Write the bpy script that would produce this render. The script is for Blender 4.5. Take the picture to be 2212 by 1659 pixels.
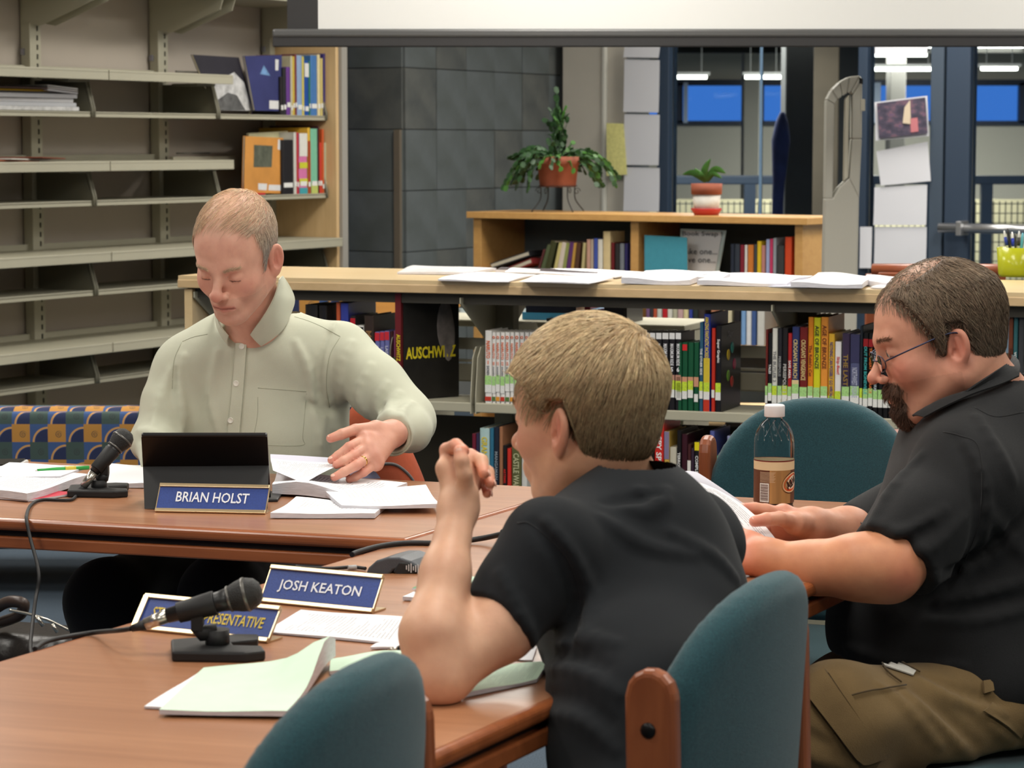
import bpy, math, random
import numpy as np
from mathutils import Vector, Matrix
random.seed(7); rng = np.random.default_rng(7)
S = bpy.context.scene
for o in list(bpy.data.objects): bpy.data.objects.remove(o)
COL = S.collection
# ---------------------------------------------------------------- camera
F = 5500.0; CH = 1.40; PIT = math.atan(519.5/F)
cd = bpy.data.cameras.new('camera'); cam = bpy.data.objects.new('camera', cd); COL.objects.link(cam)
cam.location = (0, 0, CH); cam.rotation_euler = (math.pi/2-PIT, 0, 0)
cd.sensor_width = 36; cd.lens = F/2212*36; cd.clip_end = 200; cd.clip_start = .05
cd.dof.use_dof = True; cd.dof.focus_distance = 4.75; cd.dof.aperture_fstop = 13
S.camera = cam
# ---------------------------------------------------------------- world, light, exposure
W = bpy.data.worlds.new('dusk'); S.world = W; W.use_nodes = True
W.node_tree.nodes['Background'].inputs[0].default_value = (.055, .19, .62, 1)
W.node_tree.nodes['Background'].inputs[1].default_value = 1.15
S.view_settings.view_transform = 'Standard'; S.view_settings.look = 'None'
S.view_settings.gamma = 1; S.view_settings.use_curve_mapping = False
S.view_settings.exposure = -0.17
CEIL = 3.0
LIGHTS = [(x, y) for y in (0.6, 3.1, 5.6, 8.1, 10.6) for x in (-2.2, .2, 2.6)]+[(1.9, 12.6), (4.3, 11.6)]  # the last two lamps are added to brighten the slate wall and column
def area(name, loc, sx, sy, e, col, rot=(0, 0, 0)):
    l = bpy.data.lights.new(name, 'AREA'); l.shape = 'RECTANGLE'; l.size = sx; l.size_y = sy
    l.energy = e; l.color = col
    o = bpy.data.objects.new(name, l); COL.objects.link(o); o.location = loc; o.rotation_euler = rot
    return o
for (x, y) in LIGHTS:
    if y > 9 and x < 0: continue
    area('ceiling_lamp_light', (x, y, CEIL-.06), .6, 1.2, {0.6: 25, 3.1: 29, 5.6: 38, 8.1: 46, 10.6: 62}.get(y, 46), (1, .965, .90))
for (x, y) in ((1.5, 17.5), (3.2, 22), (4.5, 27)):
    area('hall_fill_light', (x, y, 2.38), 1.5, 1.5, 270, (1, .95, .87))  # unseen fill lamps added to brighten the hall, apart from its strip lights
# ---------------------------------------------------------------- view geometry (photo pixel -> place)
FW = np.array([0, math.cos(PIT), -math.sin(PIT)]); UP = np.array([0, math.sin(PIT), math.cos(PIT)])
RT = np.array([1., 0, 0]); CO = np.array([0, 0, CH])
def ray(px, py): return FW + RT*((px-1106)/F) + UP*((829.5-py)/F)
def onz(px, py, z):
    r = ray(px, py); return CO + r*((z-CH)/r[2])
def J(px, py, Y):
    r = ray(px, py); return CO + r*(Y/r[1])
def onp(px, py, p0, n):
    r = ray(px, py); return CO + r*(np.dot(np.array(p0)-CO, n)/np.dot(r, n))
def nrm(v):
    v = np.array(v, float); return v/np.linalg.norm(v)
def proj(p):
    d = np.array(p)-CO; k = d@FW; return (1106+F*(d@RT)/k, 829.5-F*(d@UP)/k)
# ---------------------------------------------------------------- materials
MATS = {}
def s2l(c):
    return tuple(((x/12.92) if x <= .04045 else ((x+.055)/1.055)**2.4) for x in c)
def hexc(r, g, b): return s2l((r/255, g/255, b/255))
class NT:
    def __init__(s, m): s.t = m.node_tree; s.n = s.t.nodes; s.b = s.n['Principled BSDF']
    def add(s, ty, **k):
        n = s.n.new(ty)
        for a, v in k.items():
            if a.startswith('i_'): n.inputs[a[2:].replace('_', ' ')].default_value = v
            else: setattr(n, a, v)
        return n
    def lk(s, a, b): s.t.links.new(a, b)
def mat(name, rgb, rough=.6, metal=0, var=0, vscale=40, bump=0, bscale=200, spec=.5, coat=0, trans=0, ior=1.45,
        emit=0, sheen=0, stretch=None, rgb2=None, alpha=1, sss=0, coord='Object'):
    key = name
    if key in MATS: return MATS[key]
    m = bpy.data.materials.new(name); m.use_nodes = True; MATS[key] = m
    k = NT(m); b = k.b; c = hexc(*rgb)+(1,)
    b.inputs['Base Color'].default_value = c; b.inputs['Roughness'].default_value = rough
    b.inputs['Metallic'].default_value = metal; b.inputs['Specular IOR Level'].default_value = spec
    b.inputs['Coat Weight'].default_value = coat; b.inputs['Coat Roughness'].default_value = .15
    b.inputs['Transmission Weight'].default_value = trans; b.inputs['IOR'].default_value = ior
    b.inputs['Sheen Weight'].default_value = sheen
    if sss: b.inputs['Subsurface Weight'].default_value = sss; b.inputs['Subsurface Radius'].default_value = (.012, .005, .003); b.inputs['Subsurface Scale'].default_value = 1
    if emit: b.inputs['Emission Color'].default_value = c; b.inputs['Emission Strength'].default_value = emit
    if var or bump:
        tc = k.add('ShaderNodeTexCoord'); mp = k.add('ShaderNodeMapping'); k.lk(tc.outputs[coord], mp.inputs[0])
        if stretch: mp.inputs['Scale'].default_value = stretch
    if var:
        nz = k.add('ShaderNodeTexNoise'); nz.inputs['Scale'].default_value = vscale; nz.inputs['Detail'].default_value = 5
        k.lk(mp.outputs[0], nz.inputs[0])
        mx = k.add('ShaderNodeMix', data_type='RGBA')
        c2 = hexc(*rgb2) if rgb2 else tuple(x*(1-var) for x in c[:3])
        c1 = c[:3] if rgb2 else tuple(min(1, x*(1+var*.6)) for x in c[:3])
        mx.inputs[6].default_value = c1+(1,); mx.inputs[7].default_value = c2+(1,)
        rp = k.add('ShaderNodeMapRange'); rp.inputs[1].default_value = .3; rp.inputs[2].default_value = .7
        k.lk(nz.outputs[0], rp.inputs[0]); k.lk(rp.outputs[0], mx.inputs[0]); k.lk(mx.outputs[2], b.inputs['Base Color'])
    if bump:
        n2 = k.add('ShaderNodeTexNoise'); n2.inputs['Scale'].default_value = bscale; n2.inputs['Detail'].default_value = 3
        k.lk(mp.outputs[0], n2.inputs[0]); bp = k.add('ShaderNodeBump'); bp.inputs['Strength'].default_value = bump
        bp.inputs['Distance'].default_value = .002
        k.lk(n2.outputs[0], bp.inputs['Height']); k.lk(bp.outputs[0], b.inputs['Normal'])
    return m
def wood(name, c1, c2, ang, rough=.35, coat=.3, sc=1.0):
    if name in MATS: return MATS[name]
    m = bpy.data.materials.new(name); m.use_nodes = True; MATS[name] = m; k = NT(m); b = k.b
    tc = k.add('ShaderNodeTexCoord'); mp = k.add('ShaderNodeMapping'); mp.vector_type = 'POINT'
    mr = k.add('ShaderNodeMapping'); mr.inputs['Rotation'].default_value = ang if isinstance(ang, tuple) else (0, 0, -ang)
    k.lk(tc.outputs['Object'], mr.inputs[0]); k.lk(mr.outputs[0], mp.inputs[0]); mp.inputs['Scale'].default_value = (2.2*sc, 26*sc, 26*sc)
    nz = k.add('ShaderNodeTexNoise'); nz.inputs['Scale'].default_value = 1; nz.inputs['Detail'].default_value = 8; nz.inputs['Roughness'].default_value = .65
    nz.inputs['Distortion'].default_value = .6
    k.lk(mp.outputs[0], nz.inputs[0])
    n2 = k.add('ShaderNodeTexNoise'); n2.inputs['Scale'].default_value = 2.5*sc; k.lk(mr.outputs[0], n2.inputs[0])
    ad = k.add('ShaderNodeMath', operation='MULTIPLY_ADD'); k.lk(n2.outputs[0], ad.inputs[0]); ad.inputs[1].default_value = .5; k.lk(nz.outputs[0], ad.inputs[2])
    rp = k.add('ShaderNodeMapRange'); rp.inputs[1].default_value = .5; rp.inputs[2].default_value = 1.0; k.lk(ad.outputs[0], rp.inputs[0])
    mx = k.add('ShaderNodeMix', data_type='RGBA'); mx.inputs[6].default_value = hexc(*c1)+(1,); mx.inputs[7].default_value = hexc(*c2)+(1,)
    k.lk(rp.outputs[0], mx.inputs[0]); k.lk(mx.outputs[2], b.inputs['Base Color'])
    b.inputs['Roughness'].default_value = rough; b.inputs['Coat Weight'].default_value = coat; b.inputs['Coat Roughness'].default_value = .22
    return m
def printed(name, paper, ink, rows=34, amount=.55, margin=(.12, .88, .1, .9), word=60):
    """flat print: rows of text-like marks laid out in the sheet's own UV"""
    if name in MATS: return MATS[name]
    m = bpy.data.materials.new(name); m.use_nodes = True; MATS[name] = m; k = NT(m); b = k.b
    tc = k.add('ShaderNodeTexCoord'); sp = k.add('ShaderNodeSeparateXYZ'); k.lk(tc.outputs['UV'], sp.inputs[0])
    def M(op, a, c=None, d=None):
        n = k.add('ShaderNodeMath', operation=op)
        for i, v in enumerate((a, c, d)):
            if v is None: continue
            if isinstance(v, (int, float)): n.inputs[i].default_value = v
            else: k.lk(v, n.inputs[i])
        return n.outputs[0]
    u, v = sp.outputs[0], sp.outputs[1]
    fr = M('FRACT', M('MULTIPLY', v, rows)); line = M('LESS_THAN', fr, .45)
    cb = k.add('ShaderNodeCombineXYZ'); k.lk(M('MULTIPLY', u, word), cb.inputs[0]); k.lk(M('FLOOR', M('MULTIPLY', v, rows)), cb.inputs[1])
    nz = k.add('ShaderNodeTexNoise'); nz.inputs['Scale'].default_value = 1; nz.inputs['Detail'].default_value = 2; k.lk(cb.outputs[0], nz.inputs[0])
    wd = M('GREATER_THAN', nz.outputs[0], .42)
    c2 = k.add('ShaderNodeCombineXYZ'); k.lk(M('MULTIPLY', u, 1.2), c2.inputs[0]); k.lk(M('MULTIPLY', v, 7), c2.inputs[1])
    n3 = k.add('ShaderNodeTexNoise'); n3.inputs['Scale'].default_value = 1.6; k.lk(c2.outputs[0], n3.inputs[0]); blk = M('GREATER_THAN', n3.outputs[0], .43)
    inside = M('MULTIPLY', M('MULTIPLY', M('GREATER_THAN', u, margin[0]), M('LESS_THAN', u, margin[1])),
               M('MULTIPLY', M('GREATER_THAN', v, margin[2]), M('LESS_THAN', v, margin[3])))
    f = M('MULTIPLY', M('MULTIPLY', M('MULTIPLY', line, wd), M('MULTIPLY', inside, blk)), amount)
    mx = k.add('ShaderNodeMix', data_type='RGBA'); mx.inputs[6].default_value = hexc(*paper)+(1,); mx.inputs[7].default_value = hexc(*ink)+(1,)
    k.lk(f, mx.inputs[0]); k.lk(mx.outputs[2], b.inputs['Base Color']); b.inputs['Roughness'].default_value = .75
    return m
# ---------------------------------------------------------------- objects
def setp(o, label=None, cat=None, group=None, kind=None):
    if label: o['label'] = label
    if cat: o['category'] = cat
    if group: o['group'] = group
    if kind: o['kind'] = kind
    return o
def wm(o):
    m = o.matrix_basis.copy(); p = o.parent
    while p: m = p.matrix_basis @ m; p = p.parent
    return m
def thing(name, loc, label, cat, group=None, rz=0):
    o = bpy.data.objects.new(name, None); COL.objects.link(o); o.location = loc; o.rotation_euler = (0, 0, rz)
    o.empty_display_size = .05
    return setp(o, label, cat, group)
TXT = {}
def text_geo(body, bold=0.0):
    key = (body, bold)
    if key not in TXT:
        cu = bpy.data.curves.new('t', 'FONT'); cu.body = body; cu.size = 1; cu.resolution_u = 2; cu.offset = bold
        o = bpy.data.objects.new('t', cu); COL.objects.link(o)
        dg = bpy.context.evaluated_depsgraph_get(); me = o.evaluated_get(dg).to_mesh()
        v = np.array([tuple(p.co) for p in me.vertices])[:, :2] if len(me.vertices) else np.zeros((1, 2))
        f = [tuple(p.vertices) for p in me.polygons]
        o.evaluated_get(dg).to_mesh_clear(); bpy.data.objects.remove(o); bpy.data.curves.remove(cu)
        lo = v.min(0); hi = v.max(0); TXT[key] = ((v-lo)/np.maximum(hi-lo, 1e-6), f, (hi[0]-lo[0])/max(hi[1]-lo[1], 1e-6))
    return TXT[key]
class MB:
    def __init__(s): s.v = []; s.f = []; s.uv = {}; s.smooth = []; s.mi = []; s.cur = 0
    def addv(s, vs):
        n = len(s.v); s.v += [tuple(float(c) for c in v) for v in vs]; return n
    def addf(s, fs, smooth=False):
        for f in fs: s.f.append(tuple(f)); s.smooth.append(smooth); s.mi.append(s.cur)
    def box(s, c, size, R=None):
        c = np.array(c, float); h = np.array(size, float)/2
        R = np.eye(3) if R is None else np.array(R, float)
        vs = [c + R@(h*np.array(q)) for q in ((-1,-1,-1),(1,-1,-1),(1,1,-1),(-1,1,-1),(-1,-1,1),(1,-1,1),(1,1,1),(-1,1,1))]
        n = s.addv(vs); s.addf([[n+i for i in q] for q in ((0,3,2,1),(4,5,6,7),(0,1,5,4),(1,2,6,5),(2,3,7,6),(3,0,4,7))]); return s
    def prism(s, poly, ext):
        poly = [np.array(p, float) for p in poly]; ext = np.array(ext, float); k = len(poly)
        n = s.addv(poly+[p+ext for p in poly])
        s.addf([[n+i for i in range(k)][::-1], [n+k+i for i in range(k)]]+[[n+i, n+(i+1) % k, n+k+(i+1) % k, n+k+i] for i in range(k)]); return s
    def tube(s, pts, r, n=8, cap=True, smooth=True):
        pts = np.array(pts, float); m = len(pts); r = np.full(m, r, float) if np.isscalar(r) else np.array(r, float)
        tan = np.gradient(pts, axis=0); tan /= np.linalg.norm(tan, axis=1)[:, None]+1e-12
        a = np.array([0, 0, 1.]) if abs(tan[0][2]) < .9 else np.array([1., 0, 0]); rings = []
        for i in range(m):
            a = a - tan[i]*(a@tan[i]); a /= np.linalg.norm(a); b = np.cross(tan[i], a)
            t = np.arange(n)*2*math.pi/n; rings.append(pts[i]+r[i]*(np.cos(t)[:, None]*a+np.sin(t)[:, None]*b))
        o = s.addv(np.concatenate(rings))
        s.addf([[o+i*n+j, o+i*n+(j+1) % n, o+(i+1)*n+(j+1) % n, o+(i+1)*n+j] for i in range(m-1) for j in range(n)], smooth)
        if cap: s.addf([[o+j for j in range(n)][::-1], [o+(m-1)*n+j for j in range(n)]])
        return s
    def lathe(s, prof, c, ax=(0, 0, 1), n=24, a0=0, a1=2*math.pi, smooth=True):
        ax = nrm(ax); t = np.array([1., 0, 0]) if abs(ax[0]) < .9 else np.array([0, 1., 0]); a = nrm(t-ax*(t@ax)); b = np.cross(ax, a)
        full = abs(a1-a0-2*math.pi) < 1e-6; m = n if full else n+1; c = np.array(c, float); vs = []
        for (r, h) in prof:
            for j in range(m):
                th = a0+(a1-a0)*j/n; vs.append(c+ax*h+r*(math.cos(th)*a+math.sin(th)*b))
        o = s.addv(vs)
        s.addf([[o+i*m+j, o+i*m+(j+1) % m, o+(i+1)*m+(j+1) % m, o+(i+1)*m+j] for i in range(len(prof)-1) for j in range(n)], smooth)
        return s
    def ell(s, c, r, n=12, m=8, R=None):
        R = np.eye(3) if R is None else np.array(R); c = np.array(c, float); r = np.array(r, float)*np.ones(3); vs = []
        for i in range(m+1):
            ph = math.pi*i/m
            for j in range(n):
                th = 2*math.pi*j/n; vs.append(c+R@(r*np.array([math.sin(ph)*math.cos(th), math.sin(ph)*math.sin(th), math.cos(ph)])))
        o = s.addv(vs); s.addf([[o+i*n+j, o+(i+1)*n+j, o+(i+1)*n+(j+1) % n, o+i*n+(j+1) % n] for i in range(m) for j in range(n)], True); return s
    def grid(s, P, smooth=True, uv=True):
        """P: (a,b,3) array"""
        a, b = P.shape[:2]; o = s.addv(P.reshape(-1, 3))
        if uv:
            for i in range(a):
                for j in range(b): s.uv[o+i*b+j] = (i/(a-1), j/(b-1))
        s.addf([[o+i*b+j, o+(i+1)*b+j, o+(i+1)*b+j+1, o+i*b+j+1] for i in range(a-1) for j in range(b-1)], smooth); return s
    def sheet(s, P, t, smooth=True):
        """grid with thickness t (downwards along -n)"""
        a, b = P.shape[:2]; du = np.gradient(P, axis=0); dv = np.gradient(P, axis=1); n = np.cross(du, dv); n /= np.linalg.norm(n, axis=2)[:, :, None]+1e-12
        Q = P - n*t; o1 = len(s.v); s.grid(P, smooth); o2 = len(s.v); s.grid(Q[:, ::-1], smooth)
        o3 = s.addv(P.reshape(-1, 3)); o4 = s.addv(Q.reshape(-1, 3))
        ri = lambda i, j: o3+i*b+j
        rj = lambda i, j: o4+i*b+j
        fs = []
        for i in range(a-1):
            fs += [[ri(i, 0), rj(i, 0), rj(i+1, 0), ri(i+1, 0)], [ri(i+1, b-1), rj(i+1, b-1), rj(i, b-1), ri(i, b-1)]]
        for j in range(b-1):
            fs += [[ri(0, j+1), rj(0, j+1), rj(0, j), ri(0, j)], [ri(a-1, j), rj(a-1, j), rj(a-1, j+1), ri(a-1, j+1)]]
        s.addf(fs); return s
    def text(s, body, o, x, y, w, h, bold=0.0, off=0.0, keep=True, fn=None):
        """x,y unit directions; box w x h from the corner o; keep: do not widen beyond natural aspect"""
        v, f, asp = text_geo(body, bold); o = np.array(o, float); x = nrm(x); y = nrm(y); n = np.cross(x, y)
        ww = min(w, h*asp*1.15) if keep else w; ox = (w-ww)/2
        if fn: P = fn(v[:, 0]*ww+ox, v[:, 1]*h)
        else: P = o + x*(v[:, :1]*ww+ox) + y*(v[:, 1:]*h) + n*off
        k = s.addv(P); s.addf([[k+i for i in q] for q in f]); return s
    def build(s, name, m, parent=None, world=True, bevel=0, seg=2, sub=0, autosm=False):
        v = np.array(s.v)
        if parent is not None and world:
            M = np.array(wm(parent).inverted()); v = v@M[:3, :3].T+M[:3, 3]
        me = bpy.data.meshes.new(name); me.from_pydata(v.tolist(), [], s.f)
        if s.uv:
            ul = me.uv_layers.new(name='UVMap'); li = np.zeros(len(me.loops), int); me.loops.foreach_get('vertex_index', li)
            ul.data.foreach_set('uv', np.array([s.uv.get(i, (0, 0)) for i in li.tolist()], np.float32).ravel())
        for mm in (m if isinstance(m, (list, tuple)) else [m]): me.materials.append(mm)
        me.polygons.foreach_set('material_index', s.mi)
        me.polygons.foreach_set('use_smooth', s.smooth); me.update()
        o = bpy.data.objects.new(name, me); COL.objects.link(o); o.parent = parent
        if bevel:
            b = o.modifiers.new('bevel', 'BEVEL'); b.width = bevel; b.segments = seg; b.limit_method = 'ANGLE'; b.harden_normals = False
        if sub:
            b = o.modifiers.new('sub', 'SUBSURF'); b.levels = sub; b.render_levels = sub
        return o
def dup(o, parent=None):
    c = o.copy(); COL.objects.link(c); c.parent = parent
    for ch in [x for x in bpy.data.objects if x.parent == o]: dup(ch, c)
    return c
def Rz(a): return np.array([[math.cos(a), -math.sin(a), 0], [math.sin(a), math.cos(a), 0], [0, 0, 1]])
def Rx(a): return np.array([[1, 0, 0], [0, math.cos(a), -math.sin(a)], [0, math.sin(a), math.cos(a)]])
def Ry(a): return np.array([[math.cos(a), 0, math.sin(a)], [0, 1, 0], [-math.sin(a), 0, math.cos(a)]])
def spline(pts, n=8):
    """Catmull-Rom through pts"""
    p = np.array(pts, float); p = np.vstack([2*p[0]-p[1], p, 2*p[-1]-p[-2]]); out = []
    for i in range(1, len(p)-2):
        for t in np.arange(n)/n:
            out.append(.5*((2*p[i])+(-p[i-1]+p[i+1])*t+(2*p[i-1]-5*p[i]+4*p[i+1]-p[i+2])*t*t+(-p[i-1]+3*p[i]-3*p[i+1]+p[i+2])*t**3))
    return np.array(out+[p[-2]])
# ---------------------------------------------------------------- signed-distance modelling (bodies, clothes)
def ellp(P, c, r, R=None):
    q = P-np.array(c, np.float32)
    if R is not None: q = q@np.array(R, np.float32)
    r = np.array(r, np.float32); a = q/r; k0 = np.sqrt((a*a).sum(1)); k1 = np.sqrt(((a/r)**2).sum(1))+1e-9
    return k0*(k0-1)/k1
def sph(P, c, r):
    q = P-np.array(c, np.float32); return np.sqrt((q*q).sum(1))-r
def cone(P, a, b, ra, rb):
    a = np.array(a, np.float32); b = np.array(b, np.float32); ab = b-a
    q = P-a; t = np.clip((q@ab)/max(ab@ab, 1e-9), 0, 1); d = q-t[:, None]*ab
    return np.sqrt((d*d).sum(1))-(ra+(rb-ra)*t)
def rbox(P, c, h, r, R=None):
    q = P-np.array(c, np.float32)
    if R is not None: q = q@np.array(R, np.float32)
    q = np.abs(q)-(np.array(h, np.float32)-r); return np.sqrt((np.maximum(q, 0)**2).sum(1))+np.minimum(q.max(1), 0)-r
def smin(a, b, k):
    h = np.clip(.5+.5*(b-a)/k, 0, 1); return b*(1-h)+a*h-k*h*(1-h)
def smax(a, b, k): return -smin(-a, -b, k)
def chain(P, pts, rs, k=.01):
    d = None
    for i in range(len(pts)-1):
        c = cone(P, pts[i], pts[i+1], rs[i], rs[i+1]); d = c if d is None else smin(d, c, k)
    return d
def mesh_sdf(f, lo, hi, h, cs=4):
    lo = np.array(lo, float); hi = np.array(hi, float); n = (np.ceil((hi-lo)/h/cs).astype(int))*cs+1
    nc = (n-1)//cs
    ax = [lo[i]+h*cs*(np.arange(nc[i])+.5) for i in range(3)]
    C = np.stack(np.meshgrid(*ax, indexing='ij'), -1).reshape(-1, 3).astype(np.float32)
    d = f(C).reshape(nc); act = np.abs(d) < h*cs*1.35
    D = np.repeat(np.repeat(np.repeat(d, cs, 0), cs, 1), cs, 2); D = np.pad(D, ((0, 1),)*3, mode='edge').astype(np.float32)
    need = np.zeros(n, bool); A = np.argwhere(act)
    if len(A) == 0: return np.zeros((0, 3)), np.zeros((0, 4), int)
    off = np.stack(np.meshgrid(*[np.arange(cs+1)]*3, indexing='ij'), -1).reshape(-1, 3)
    I = (A[:, None, :]*cs+off[None]).reshape(-1, 3); need[I[:, 0], I[:, 1], I[:, 2]] = True
    N = np.argwhere(need); D[need] = f((lo+N*h).astype(np.float32))
    s = D < 0; nx, ny, nz = n
    cnt = np.zeros((nx-1, ny-1, nz-1), np.float32); acc = np.zeros((nx-1, ny-1, nz-1, 3), np.float32)
    cells = s[:-1, :-1, :-1].astype(np.int8)
    for a in (0, 1):
        for b in (0, 1):
            for c in (0, 1):
                if a+b+c: cells = cells+s[a:nx-1+a, b:ny-1+b, c:nz-1+c]
    mix = np.argwhere((cells > 0) & (cells < 8)); ci = mix.T
    cnt = np.zeros(len(mix)); acc = np.zeros((len(mix), 3))
    corners = {}
    for a in (0, 1):
        for b in (0, 1):
            for c in (0, 1): corners[(a, b, c)] = D[ci[0]+a, ci[1]+b, ci[2]+c].astype(float)
    for axi in range(3):
        for u in (0, 1):
            for v in (0, 1):
                k0 = [0, 0, 0]; k0[(axi+1) % 3] = u; k0[(axi+2) % 3] = v; k1 = list(k0); k1[axi] = 1
                d0 = corners[tuple(k0)]; d1 = corners[tuple(k1)]; m = (d0 < 0) != (d1 < 0)
                t = np.where(m, d0/np.where(m, d0-d1, 1), 0)
                p = np.array(k0)[None]*np.ones((len(mix), 1)); p[:, axi] += t
                acc += p*m[:, None]; cnt += m
    V = lo+(mix+acc/cnt[:, None])*h
    idx = -np.ones((nx-1, ny-1, nz-1), np.int64); idx[ci[0], ci[1], ci[2]] = np.arange(len(mix)); Fs = []
    for axi in range(3):
        sl0 = [slice(1, -1)]*3; sl0[axi] = slice(0, -1); sl1 = [slice(1, -1)]*3; sl1[axi] = slice(1, None)
        a = s[tuple(sl0)]; b = s[tuple(sl1)]
        for flip in (0, 1):
            e = np.argwhere((a & ~b) if not flip else (~a & b))
            if len(e) == 0: continue
            e = e+1; e[:, axi] -= 1; u = (axi+1) % 3; v = (axi+2) % 3; q = []
            for (du, dv) in ((0, 0), (-1, 0), (-1, -1), (0, -1)):
                g = e.copy(); g[:, u] += du; g[:, v] += dv; q.append(idx[g[:, 0], g[:, 1], g[:, 2]])
            q = np.stack(q, 1)
            if flip: q = q[:, ::-1]
            Fs.append(q)
    Fq = np.concatenate(Fs) if Fs else np.zeros((0, 4), int); Fq = Fq[(Fq >= 0).all(1)]
    return V, Fq
def mesh_obj(name, pieces, m, parent, colf=None):
    """pieces: list of (V,F[,colour]) joined into one mesh; vertex colours give the material its own colour regions"""
    Vs = []; Fs = []; Cs = []; o = 0
    for p in pieces:
        Vs.append(p[0]); Fs.append(p[1]+o); o += len(p[0])
        if len(p) > 2: Cs.append(p[2])
    V = np.concatenate(Vs)
    if parent is not None:
        M = np.array(wm(parent).inverted()); V = V@M[:3, :3].T+M[:3, 3]
    Fq = np.concatenate(Fs).astype(np.int32)
    me = bpy.data.meshes.new(name); me.vertices.add(len(V)); me.vertices.foreach_set('co', V.astype(np.float32).ravel())
    k = Fq.shape[1]; me.loops.add(Fq.size); me.loops.foreach_set('vertex_index', Fq.ravel())
    me.polygons.add(len(Fq)); me.polygons.foreach_set('loop_start', np.arange(0, Fq.size, k, dtype=np.int32))
    me.polygons.foreach_set('use_smooth', np.ones(len(Fq), bool)); me.update(calc_edges=True); me.validate()
    if Cs:
        C = np.concatenate(Cs); C = np.hstack([C, np.ones((len(C), 1))]).astype(np.float32)
        at = me.color_attributes.new('Col', 'FLOAT_COLOR', 'POINT'); at.data.foreach_set('color', C.ravel())
    me.materials.append(m); ob = bpy.data.objects.new(name, me); COL.objects.link(ob); ob.parent = parent
    return ob
def hit(f, pxs, near=2.0, far=8.0):
    """sphere-trace photo pixels on to a surface"""
    R = np.array([ray(*p) for p in pxs]); R /= np.linalg.norm(R, axis=1)[:, None]; t = np.full(len(R), near)
    for _ in range(90):
        d = f((CO+R*t[:, None]).astype(np.float32)); t = t+np.clip(d*.8, -.05, .3)
        t = np.minimum(t, far)
    return CO+R*t[:, None]
def grad(f, P, e=.002):
    P = P.astype(np.float32); g = np.stack([f(P+np.array(v, np.float32)*e)-f(P-np.array(v, np.float32)*e) for v in ((1,0,0),(0,1,0),(0,0,1))], 1)
    return g/(np.linalg.norm(g, axis=1)[:, None]+1e-9)
def patch_px(f, quad, na, nb, off, near=2.0, far=8.0):
    """grid of points on surface f under a photo quad (4 corners), lifted by off"""
    q = np.array(quad, float); u = np.linspace(0, 1, na)[:, None, None]; v = np.linspace(0, 1, nb)[None, :, None]
    P = (q[0]*(1-u)*(1-v)+q[1]*u*(1-v)+q[2]*u*v+q[3]*(1-u)*v).reshape(-1, 2)
    H = hit(f, P, near, far); H = H+grad(f, H)*off; return H.reshape(na, nb, 3)
def seam(mb, f, pts, r=.0012, off=.0003, n=6, near=2.0, far=8.0):
    P = spline([(a, b, 0) for a, b in pts], n)[:, :2]; H = hit(f, P, near, far); H = H+grad(f, H)*(off-.0008); mb.tube(H, r, 5); return mb
# ================================================================ SETTING
A = np.array([.478, .878, 0]); N = np.array([.878, -.478, 0]); B = np.array([.866, -.5, 0]); Z = np.array([0, 0, 1.])
RA = np.stack([A, -N, Z], 1); RB = np.stack([B, np.array([.5, .866, 0]), Z], 1)   # local x along the run, y into the wall
P0 = np.array([-2.082, 11., 0])
def Wp(t, n, z): return P0+A*t+N*n+Z*z
def struct(name, mb, m, parent=None, **k):
    o = mb.build(name, m, parent, **k)
    if parent is None: o['kind'] = 'structure'
    return o
carpet = mat('carpet', (70, 84, 98), .95, var=.35, vscale=260, bump=.5, bscale=500)
paint = mat('wall_paint', (182, 172, 160), .8, var=.04, vscale=3, bump=.08, bscale=300)
offwhite = mat('offwhite_paint', (196, 190, 178), .8, var=.04, vscale=3)
ceilm = mat('ceiling_tile', (215, 213, 205), .9, bump=.3, bscale=300)
struct('floor', MB().box((2, 13, -.05), (28, 40, .1)), carpet)
struct('ceiling', MB().box((0, 4.5, CEIL+.05), (20, 21.2, .1)), ceilm)
g = MB(); g.box(Wp(-7, -.06, 1.5), (18.6, .1, 3.0), RA); struct('wall_left', g, paint)
struct('wall_right', MB().box((6.2, 3.2, 1.5), (.12, 18.6, 3)), offwhite)
struct('wall_near', MB().box((0, -6.05, 1.5), (20, .12, 3)), offwhite)
# ceiling light fixtures
frm = mat('lamp_frame', (220, 220, 215), .5); dif = mat('lamp_diffuser', (255, 246, 225), .5, emit=3.0)
lt = None
for (x, y) in LIGHTS:
    if y > 9 and x < 0: continue
    if lt is None:
        lt = thing('ceiling_light', (x, y, CEIL), 'white recessed fluorescent ceiling panel above the room', 'ceiling light', 'ceiling panels overhead')
        MB().box((x, y, CEIL-.015), (.66, 1.26, .03)).build('frame', frm, lt, bevel=.004)
        MB().box((x, y, CEIL-.034), (.6, 1.2, .006)).build('diffuser', dif, lt)
    else:
        c = dup(lt); c.location = (x, y, CEIL)  # also puts panels at the two added far lamps
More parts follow.
